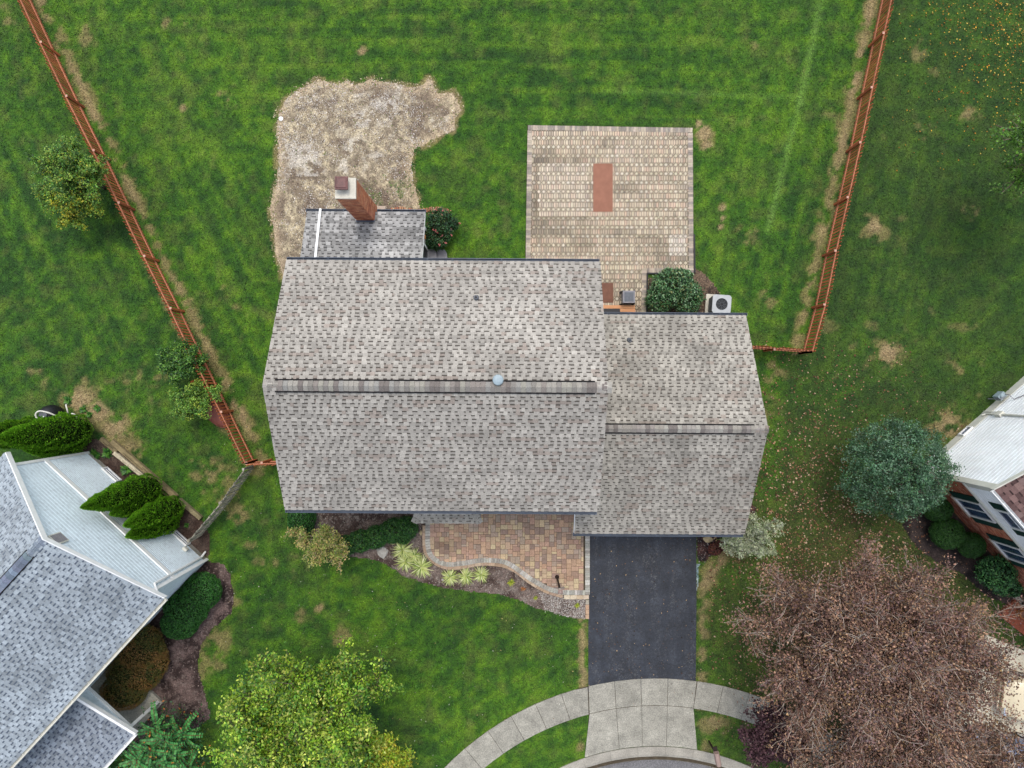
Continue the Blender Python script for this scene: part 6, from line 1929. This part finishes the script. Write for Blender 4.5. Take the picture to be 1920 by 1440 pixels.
sb = P(352, 1345); su = thing('sumac', sb, 'sumac like small tree with long compound leaves beside the blue grey house', 'tree')
m = MB(); hubs = []
for (dx_, dy_, h) in ((0, 0, 2.0), (-0.5, -0.3, 2.1), (0.45, 0.1, 1.7), (-0.2, -0.9, 2.0), (-0.9, -0.6, 2.3), (0.3, -0.6, 1.8), (-1.3, -1.3, 2.2), (0.7, -1.2, 1.7), (-0.4, 0.35, 1.9)):
    e = sb + Vector((dx_ * 1.1, dy_ * 1.1, h)); hubs.append(e); m.tube([sb, sb.lerp(e, 0.5) + Vector((0, 0, 0.2)), e], [0.035, 0.025, 0.015], 5)
m.build('trunk', M['bark'], su)
FM = frond_mesh()
for h in hubs:
    for k in range(9):
        o = link_mesh('compound_leaf', FM, su); a = k * 2.39996 + R.uniform(-.2, .2)
        o.location = h + Vector((0, 0, -0.03 * k)) - sb; o.rotation_euler = (R.uniform(-.4, .4), R.uniform(-0.35, 0.35), a); sc_ = R.uniform(0.65, 1.05); o.scale = (sc_,) * 3
rs = np.random.RandomState(77); n = 2600; hb = np.array([h[:] for h in hubs])[rs.randint(0, 9, n)] + rs.normal(0, 0.4, (n, 3)) - np.array([0, 0, 0.5]); hb[:, 2] = np.maximum(hb[:, 2], 0.2)
leaf_mesh('lower_leaves', hb, 0.06, pick_cols(rs, [lin(34, 70, 36), lin(50, 92, 44), lin(196, 120, 48), lin(84, 96, 40)], [4, 3, 0.8, 1], n), su, seed=5, kind='stuff')

# ------------------------------------------------------------------ things in the back yard
def ring_thing(name, loc, label, cat, parts, group=None):
    r = thing(name, loc, label, cat, group)
    for nm, mb_, mt in parts: mb_.build(nm, M[mt], r)
    return r


m = MB(); m.box(P(1130.5, 352, 0.058), (0.86, 2.12, 0.012)); props(m.build('rug', M['rug'], loc=P(1130.5, 352, 0.05)), 'plain terracotta coloured rectangular rug in the middle of the back patio', 'rug')
m = MB(); m.box(P(1138, 549, 0.058), (0.56, 0.86, 0.012)); props(m.build('doormat', M['mat'], loc=P(1138, 549, 0.05)), 'stained brown doormat by the wooden back step of the house', 'doormat')
# grey cooker-like cabinet
g0 = P(1179, 560); gt = 0.72
gc = lambda dx, dy, z: Vector((5.02 + dx, 3.74 + dy, z))
gr = thing('grill', gc(0, 0, 0), 'small grey square covered gas fire table on the back patio beside the doormat', 'fire table')
m = MB(); m.box(gc(0, 0, 0.38), (0.46, 0.46, 0.6)); m.build('body', M['greymetal'], gr)
m = MB(); m.hexa([gc(-.27, -.27, .68), gc(.27, -.27, .68), gc(.27, .27, .68), gc(-.27, .27, .68)], [gc(-.255, -.255, .73), gc(.255, -.255, .73), gc(.255, .255, .73), gc(-.255, .255, .73)]); m.build('lid', M['greymetal'], gr)
m = MB(); m.hexa([gc(-.2, -.2, .73), gc(.2, -.2, .73), gc(.2, .2, .73), gc(-.2, .2, .73)], [gc(-.19, -.19, .742), gc(.19, -.19, .742), gc(.19, .19, .742), gc(-.19, .19, .742)]); m.build('lid_panel', M['pipe'], gr)
for sx in (-1, 1):
    for sy in (-1, 1):
        m = MB(); m.box(gc(sx * .26, sy * .26, 0.33), (0.05, 0.05, 0.66)); m.box(gc(sx * .27, sy * .27, 0.03), (0.1, 0.1, 0.05)); m.build('leg', M['dark'], gr)
m = MB(); m.tube([gc(.28, -.2, .3), gc(.38, -.26, .12), gc(.34, -.4, .07), gc(.2, -.42, .06)], 0.014, 6); m.build('gas_hose', M['dark'], gr)
# wooden step
ws = thing('wooden_step', P(1157, 578), 'orange stained wooden step against the back wall under the garage gutter', 'step')
for k in range(5):
    m = MB(); y = 3.42 - k * 0.15
    m.obox((4.62, y - 0.07, 0.36), (0.72, 0, 0), (0, 0.07, 0), (0, 0, 0.018)); m.build('plank', M['plank'], ws)
for x in (3.95, 4.62, 5.28):
    m = MB(); m.obox((x, 3.05, 0.19), (0.04, 0, 0), (0, 0.36, 0), (0, 0, 0.148)); m.build('bearer', M['plank'], ws)
m = MB(); m.box((4.3, 3.18, 0.385), (0.78, 0.17, 0.012)); props(m.build('black_mat', M['dark'], loc=(4.3, 3.18, 0.379)), 'narrow black mat lying on the orange wooden step', 'mat')

# air conditioner
acx, acy = 8.98, 3.42
ac = thing('air_conditioner', Vector((acx, acy, 0)), 'square white topped air conditioning condenser on a pad behind the garage', 'air conditioner')
aa = math.radians(-4)


def A_(x, y, z): return Vector((acx + x * math.cos(aa) - y * math.sin(aa), acy + x * math.sin(aa) + y * math.cos(aa), z))


def rring(w, r, z, n=5):
    out = []
    for (sx, sy, a0) in ((1, 1, 0), (-1, 1, 90), (-1, -1, 180), (1, -1, 270)):
        for k in range(n):
            a = math.radians(a0 + 90 * k / (n - 1)); out.append(A_(sx * (w - r) + r * math.cos(a), sy * (w - r) + r * math.sin(a), z))
    return out


m = MB(); m.hexa(rring(0.5, 0.03, 0.0), rring(0.5, 0.03, 0.09)); m.build('pad', M['concrete'], ac)
m = MB(); m.hexa(rring(0.36, 0.1, 0.09), rring(0.36, 0.1, 0.72)); m.build('coil_housing', M['dark'], ac)
for side in range(4):
    m = MB(); a = aa + side * math.pi / 2; ux, uy = math.cos(a), math.sin(a); c = A_(0, 0, 0)
    for k in range(9):
        o = -0.27 + k * 0.0675
        m.obox(Vector((acx + ux * 0.372 - uy * o, acy + uy * 0.372 + ux * o, 0.4)), (ux * 0.01, uy * 0.01, 0), (-uy * 0.024, ux * 0.024, 0), (0, 0, 0.3))
    m.build('louvre_panel', M['acgrey'], ac)
# top with a round opening
m = MB(); oz = 0.78; outer = rring(0.40, 0.12, oz); inr = [A_(0.255 * math.cos(2 * math.pi * (k + 0.5) / 20 - 0.0), 0.255 * math.sin(2 * math.pi * (k + 0.5) / 20), oz) for k in range(20)]
n20 = 20
for k in range(n20):
    k2 = (k + 1) % n20
    m.face([outer[k], outer[k2], inr[k2], inr[k]]); m.face([outer[k] - Vector((0, 0, .08)), outer[k2] - Vector((0, 0, .08)), outer[k2], outer[k]]); m.face([inr[k], inr[k2], inr[k2] - Vector((0, 0, .1)), inr[k] - Vector((0, 0, .1))])
m.build('top_cover', M['acwhite'], ac)
m = MB(); m.lathe(A_(0, 0, 0.60), [(0.25, 0), (0.25, 0.01)], 20); m.lathe(A_(0, 0, 0.64), [(0.07, 0), (0.07, 0.06), (0.05, 0.08), (0, 0.085)], 14); m.build('motor', M['dark'], ac)
for k in range(5):
    m = MB(); a = k * 2 * math.pi / 5
    m.obox(A_(0.14 * math.cos(a), 0.14 * math.sin(a), 0.66), A_(0.09 * math.cos(a), 0.09 * math.sin(a), 0) - A_(0, 0, 0), (A_(-0.05 * math.sin(a), 0.05 * math.cos(a), 0) - A_(0, 0, 0)) + Vector((0, 0, 0.02)), (0, 0, 0.004)); m.build('fan_blade', M['acgrey'], ac)
m = MB()
for r_ in (0.08, 0.14, 0.2, 0.25):
    m.tube([A_(r_ * math.cos(2 * math.pi * k / 20), r_ * math.sin(2 * math.pi * k / 20), 0.775) for k in range(21)], 0.005, 4, cap=False)
for k in range(8):
    a = k * math.pi / 4; m.tube([A_(0.05 * math.cos(a), 0.05 * math.sin(a), 0.777), A_(0.255 * math.cos(a), 0.255 * math.sin(a), 0.777)], 0.005, 4)
m.build('fan_guard', M['acgrey'], ac)

# lamp post on the front patio corner
lb = P(1044, 1080, 0.0)
lp = thing('lamp_post', lb, 'dark lamp post with a pale lantern at the lower corner of the front paver patio', 'lamp post')
m = MB(); m.tube([lb + Vector((0, 0, 0.1)), lb + Vector((0, 0, 2.0))], 0.045, 10); m.lathe(lb, [(0.09, 0.1), (0.09, 0.18), (0.05, 0.24)], 12); m.build('post', M['post'], lp)
m = MB(); m.tube([lb + Vector((-0.22, 0, 1.75)), lb + Vector((0.22, 0, 1.75))], 0.014, 6); m.build('ladder_bar', M['pipe'], lp)
m = MB(); m.hexa([lb + Vector((x, y, 2.0)) for x, y in ((-.07, -.07), (.07, -.07), (.07, .07), (-.07, .07))], [lb + Vector((x, y, 2.24)) for x, y in ((-.085, -.085), (.085, -.085), (.085, .085), (-.085, .085))]); m.build('lantern_glass', M['offwhite'], lp)
m = MB()
for sx in (-1, 1):
    for sy in (-1, 1): m.tube([lb + Vector((sx * .07, sy * .07, 2.0)), lb + Vector((sx * .115, sy * .115, 2.26))], 0.011, 4)
m.hexa([lb + Vector((x, y, 2.25)) for x, y in ((-.1, -.1), (.1, -.1), (.1, .1), (-.1, .1))], [lb + Vector((x, y, 2.33)) for x, y in ((-.03, -.03), (.03, -.03), (.03, .03), (-.03, .03))])
m.build('lantern_frame', M['mailbox'], lp)
# mailbox
mb0 = P(1329, 1389, 0.0)
mx = thing('mailbox', mb0, 'taupe mailbox on a dark post by the kerb right of the driveway apron', 'mailbox')
m = MB(); m.tube([mb0, mb0 + Vector((0, 0, 1.12))], 0.05, 4); m.build('post', M['post'], mx)
m = MB(); d = Vector((0.2, -0.98, 0)); q = Vector((0.98, 0.2, 0)); c = mb0 + Vector((0.02, -0.12, 1.12))
prof = [(-0.11, 0), (0.11, 0), (0.11, 0.12), (0.085, 0.19), (0.03, 0.225), (-0.03, 0.225), (-0.085, 0.19), (-0.11, 0.12)]
m.hexa([c + q * a - d * 0.27 + Vector((0, 0, b)) for a, b in prof], [c + q * a + d * 0.27 + Vector((0, 0, b)) for a, b in prof]); m.build('box', M['mailbox'], mx)
m = MB(); m.hexa([c + q * a * 0.96 + d * 0.275 + Vector((0, 0, b * 0.96)) for a, b in prof], [c + q * a * 0.96 + d * 0.29 + Vector((0, 0, b * 0.96)) for a, b in prof]); m.build('door', M['mailbox'], mx)
m = MB(); m.obox(mb0 + Vector((0.0, 0.02, 1.08)), d * 0.3, q * 0.09, (0, 0, 0.025)); m.build('bracket', M['post'], mx)


def rock(px, py, r, label, seed, material='rock', z=0.0, flat=0.5):
    rr = random.Random(seed); m = MB(); c = P(px, py, z)
    n = 9; rings = []
    for k, (f, h) in enumerate(((1.0, 0.0), (1.05, 0.3), (0.8, 0.75), (0.35, 1.0))):
        rings.append([c + Vector((r[0] * f * math.cos(a) * q, r[1] * f * math.sin(a) * q, h * r[0] * flat)) for a, q in [(2 * math.pi * i / n + rr.uniform(-.15, .15), rr.uniform(0.8, 1.12)) for i in range(n)]])
    i0 = len(m.v)
    for rg in rings: m.v.extend([tuple(p) for p in rg])
    for k in range(3):
        for j in range(n):
            j2 = (j + 1) % n; m.f.append((i0 + k * n + j, i0 + k * n + j2, i0 + (k + 1) * n + j2, i0 + (k + 1) * n + j)); m.c.append((1, 1, 1))
    m.f.append(tuple(i0 + 3 * n + j for j in range(n))); m.c.append((1, 1, 1))
    return props(m.build('rock', M[material], loc=c), label, 'rock')


rock(717, 1034, (0.26, 0.28), 'large pale grey angular boulder in the front bed below the azaleas', 2)
rock(737, 1018, (0.12, 0.07), 'flat tan stone just above the large pale boulder', 3, 'rocktan')
rock(789, 999, (0.07, 0.12), 'small cream stone between the azaleas and the patio edge', 4, 'rocktan')
rock(1327, 1011, (0.22, 0.13), 'long yellowish stone in the dark bark by the garage gutter', 5, 'rocktan')
rock(1341, 1006, (0.07, 0.05), 'small pinkish stone touching the long yellowish stone', 6, 'rocktan')
rock(830, 1087, (0.06, 0.06), 'tiny white stone below the patio edging near the left grassy clump', 7)
rock(272, 1313, (0.13, 0.11), 'pale edging stone under the sumac nearest the rust coloured shrub', 8)
rock(257, 1345, (0.16, 0.1), 'pale edging stone beside the concrete path at the blue grey house', 9)
rock(1222, 541, (0.1, 0.1), 'white stone among dark leaves at the corner of the patio bush', 10)
m = MB(); m.lathe(P(527, 223), [(0.09, 0.0), (0.1, 0.03), (0.085, 0.045), (0, 0.05)], 18); props(m.build('drain_cap', M['white'], loc=P(527, 223)), 'round white drain cap at the left edge of the bare earth patch', 'drain cap')
# brick edging behind the sunroom
be = thing('brick_edging', P(760, 393), 'row of old bricks edging the bare earth patch behind the sunroom', 'edging')
for i in range(26):
    m = MB(); x = -5.3 + i * 0.098 + R.uniform(-.01, .01); y = 7.62 + R.uniform(-.02, .02) + 0.05 * math.sin(i * .4)
    m.box((x, y, 0.04), (0.07, 0.19, 0.08), R.uniform(-.25, .25), jit([lin(196, 146, 110), lin(176, 116, 86), lin(206, 176, 140)][R.randrange(3)], 0.12)); m.build('brick', M['brick'], be)

# landscape timbers
for i, (a, b, w_, h, col, lab) in enumerate([((213, 827), (333, 931), 0.2, 0.2, lin(150, 134, 98), 'long weathered olive brown landscape timber nearest the lawn'),
                                             ((217, 848), (302, 917), 0.17, 0.17, lin(214, 202, 172), 'bleached flaking timber between the perennials and the long olive timber'),
                                             ((192, 822), (222, 847), 0.18, 0.16, lin(134, 120, 88), 'short brown timber at the conifer end of the timber border'),
                                             ((296, 914), (337, 949), 0.15, 0.14, lin(166, 150, 112), 'split grey brown timber below the bleached one'),
                                             ((338, 936), (379, 971), 0.18, 0.18, lin(150, 138, 104), 'short olive timber at the grey fence end of the border')]):
    A, B = P(*a), P(*b); m = MB(); d = (B - A) / 2; s_ = Vector((-d.y, d.x, 0)).normalized() * w_ / 2
    m.obox((A + B) / 2 + Vector((0, 0, h / 2)), d, s_, (0, 0, h / 2), col)
    if i < 3:
        for k in (-0.3, 0.25): m.obox((A + B) / 2 + d * k + s_ * 0.35 * (1 if k > 0 else -1) + Vector((0, 0, h + 0.006)), d * 0.3, s_ * 0.2, (0, 0, 0.006), tuple(c * (0.6 if i != 1 else 0.75) for c in col))
    props(m.build('landscape_timber', M['tie'], loc=(A + B) / 2), lab, 'timber', 'old landscape timbers bordering the bed')

# black barrel with white hose
bc_ = P(110, 776, 0.0); brl = thing('rain_barrel', bc_, 'black rounded barrel wrapped by a white hose beside the conifers', 'barrel')
m = MB(); m.lathe(bc_, [(0.22, 0.0), (0.36, 0.15), (0.42, 0.4), (0.40, 0.65), (0.28, 0.88), (0.16, 0.95)], 24); m.build('body', M['dark'], brl, smooth=True)
m = MB(); m.lathe(bc_, [(0.16, 0.93), (0.17, 1.02), (0.12, 1.04), (0.0, 1.04)], 16); m.build('lid', M['pipe'], brl)
m = MB(); m.lathe(bc_ + Vector((0.06, -.08, 1.02)), [(0.035, 0), (0.035, 0.05), (0, 0.055)], 8); m.build('valve', M['white'], brl)
hs_ = thing('hose', bc_ + Vector((0.1, 0, 0)), 'white corrugated hose looping over and beside the black barrel', 'hose')


def sp(pts): return smooth_line([Vector(p) for p in pts], 6)


B_ = lambda x, y, z: (bc_.x + x, bc_.y + y, z)
m = MB(); m.tube(sp([B_(-.2, -.25, 1.0), B_(-.26, .0, 1.08), B_(-.1, .16, 1.1), B_(.2, .1, 1.0), B_(.45, -.1, .7), B_(.62, -.35, .2)]), 0.035, 8); m.build('hose_run', M['green_pipe'], hs_)
m = MB(); m.tube(sp([B_(.42, .42, .1), B_(.52, .38, .3), B_(.58, .15, .3), B_(.5, -.05, .12)]), 0.03, 8); m.build('hose_loop', M['green_pipe'], hs_)
m = MB(); m.tube(sp([B_(.55, -.12, .1), B_(.72, .02, .22), B_(.9, -.08, .2), B_(.9, -.35, .06)]), 0.03, 8); m.build('hose_loop', M['green_pipe'], hs_)

# terracotta shell and orange panel behind the left fence
sc = P(402, 768, 0.2); an_ = math.atan2(-(790 - 742), (425 - 385))
sh = thing('upturned_shell', P(404, 768), 'reddish brown upturned plastic shell lying against the outside of the left cedar fence', 'plastic shell')
m = MB(); U_ = Vector((math.cos(an_), math.sin(an_), 0)); W_ = Vector((-U_.y, U_.x, 0)); n = 22
i0 = 0; rings = []
for f, h in ((1.0, 0.02), (1.02, 0.18), (0.9, 0.34), (0.6, 0.42), (0.2, 0.45)):
    rings.append([P(404, 768) + U_ * (0.92 * f * math.cos(2 * math.pi * k / n)) + W_ * (0.42 * f * math.sin(2 * math.pi * k / n)) + Vector((0, 0, h)) for k in range(n)])
for rg in rings: m.v.extend([tuple(p) for p in rg])
for k in range(4):
    for j in range(n):
        j2 = (j + 1) % n; m.f.append((k * n + j, k * n + j2, (k + 1) * n + j2, (k + 1) * n + j)); m.c.append((1, 1, 1))
m.f.append(tuple(4 * n + j for j in range(n))); m.c.append((1, 1, 1))
m.build('shell', M['shell'], sh, smooth=True)
m = MB(); m.tube([rings[1][k] for k in list(range(n)) + [0]], 0.025, 6, cap=False); m.build('rim', M['shell'], sh)
m = MB(); a = P(388, 722, 0); m.obox(a + Vector((0.0, -0.2, 0.45)), Vector((0.18, -0.42, 0)), Vector((0.12, 0.05, 0.0)), Vector((-0.03, -0.01, 0.42))); props(m.build('orange_panel', M['orange'], loc=a), 'bright orange panel leaning outside the left fence beside the reddish shell', 'panel')


# ------------------------------------------------------------------ cars under the trees
def car(name, label, loc, rot, L_, W_c, paint, h_roof=1.6, hood=1.1):
    root = thing(name, Vector(loc), label, 'car')
    cr, sr = math.cos(rot), math.sin(rot)

    def T(x, y, z): return Vector((loc[0] + x * cr - y * sr, loc[1] + x * sr + y * cr, loc[2] + z))
    hl = L_ / 2

    def loft(sts, nm, mt, parent=root, smooth=True):
        m = MB(); n = None
        for x, pts in sts:
            n = len(pts); m.v.extend([tuple(T(x, y, z)) for y, z in pts])
        for k in range(len(sts) - 1):
            for j in range(n):
                j2 = (j + 1) % n; m.f.append((k * n + j, k * n + j2, (k + 1) * n + j2, (k + 1) * n + j)); m.c.append((1, 1, 1))
        m.f.append(tuple(range(n))); m.f.append(tuple((len(sts) - 1) * n + j for j in reversed(range(n)))); m.c += [(1, 1, 1)] * 2
        return m.build(nm, M[mt], parent, smooth=smooth)

    def sec(w, zl, zt, r=0.12):
        w /= 2
        return [(-w + .06, zl), (w - .06, zl), (w, zl + .15), (w, zt - r * 1.6), (w - r * .4, zt - r * .5), (w - r * 1.4, zt), (0, zt + .03), (-w + r * 1.4, zt), (-w + r * .4, zt - r * .5), (-w, zt - r * 1.6), (-w, zl + .15)]
    body = loft([(hl, sec(W_c * .72, .35, .62)), (hl - .15, sec(W_c * .88, .25, .78)), (hl - .6, sec(W_c * .97, .22, .9)), (hl - hood - .2, sec(W_c, .22, 1.02)), (0, sec(W_c, .22, 1.04)), (-hl + .7, sec(W_c, .22, 1.06)), (-hl + .15, sec(W_c * .95, .25, 1.02)), (-hl, sec(W_c * .85, .35, .9))], 'body', paint)

    def sec2(w, z0, z1, t):
        w /= 2; wt = w - t
        return [(-w, z0), (w, z0), (wt + .03, z1 - .08), (wt - .1, z1), (0, z1 + .025), (-wt + .1, z1), (-wt - .03, z1 - .08)]
    x0, x1, x2, x3 = hl - hood - .05, hl - hood - .85, -hl + .55, -hl + .12
    loft([(x0, sec2(W_c * .86, .95, 1.0, .02)), (x1, sec2(W_c * .9, .95, h_roof - .05, .16)), ((x1 + x2) / 2, sec2(W_c * .92, .95, h_roof, .16)), (x2, sec2(W_c * .9, .95, h_roof - .06, .16)), (x3, sec2(W_c * .84, .95, 1.02, .03))], 'cabin', paint)
    # windscreen, rear window and side windows a little proud of the cabin
    def slabq(a, b, c_, d, nm, mt='glass'):
        m = MB(); nrm = (b - a).cross(d - a).normalized()
        if nrm.z < 0: nrm = -nrm
        m.hexa([p + nrm * 0.004 for p in (a, b, c_, d)], [p + nrm * 0.018 for p in (a, b, c_, d)]); return m.build(nm, M[mt], root)
    w0, w1 = W_c * .40, W_c * .34
    slabq(T(x0 - .05, -w0, 1.04), T(x0 - .05, w0, 1.04), T(x1 + .06, w1, h_roof - .05), T(x1 + .06, -w1, h_roof - .05), 'windscreen')
    slabq(T(x3 + .06, w0 * .95, 1.08), T(x3 + .06, -w0 * .95, 1.08), T(x2 - .05, -w1, h_roof - .09), T(x2 - .05, w1, h_roof - .09), 'rear_window')
    for s in (-1, 1):
        for xa, xb in ((x1 - .02, x1 - .95), (x1 - 1.02, x2 + .15)):
            m = MB(); yb, yt = s * (W_c * .45 + .005), s * (W_c * .45 - .155)
            m.hexa([T(xa, yb, 1.03), T(xb, yb, 1.03), T(xb, yt, h_roof - .14), T(xa, yt, h_roof - .14)], [T(xa, yb + s * .012, 1.03), T(xb, yb + s * .012, 1.03), T(xb, yt + s * .012, h_roof - .13), T(xa, yt + s * .012, h_roof - .13)]); m.build('side_window', M['glass'], root)
        m = MB(); m.obox(T(x0 - .35, s * (W_c / 2 + .1), 1.02), T(.06, 0, 0) - T(0, 0, 0), T(0, .1, 0) - T(0, 0, 0), (0, 0, .07)); m.build('mirror', M[paint], root)
        m = MB(); m.obox(T(hl - .12, s * W_c * .33, .66), T(.07, 0, 0) - T(0, 0, 0), T(0, .16, 0) - T(0, 0, 0), (0, 0, .07)); m.build('headlight', M['chrome'], root)
        for xw in (hl - .85, -hl + .9):
            Mx = Matrix.Rotation(math.pi / 2, 3, 'X'); Mx = Matrix.Rotation(rot, 3, 'Z') @ Mx
            m = MB(); m.lathe(T(xw, s * (W_c / 2 - .08), .32), [(.2, -.1), (.32, -.1), (.33, 0), (.32, .1), (.2, .1)], 18, M=Mx); wh = m.build('wheel', M['rubber'], root)
            m = MB(); m.lathe(T(xw, s * (W_c / 2 - .08), .32), [(.19, -.104), (.2, 0), (.19, .104)], 14, M=Mx); m.build('rim', M['chrome'], wh)
    return root


car('parked_car', 'beige car under the bare trees at the right edge, its roof showing between branches', (P(1958, 1306).x, P(1958, 1306).y, 0.03), math.radians(172), 4.6, 1.85, 'carbeige')
car('parked_car', 'silver blue car mostly hidden by brown leaves near the bottom right corner', (P(1842, 1398).x, P(1842, 1398).y, 0.03), math.radians(168), 4.5, 1.8, 'carblue')
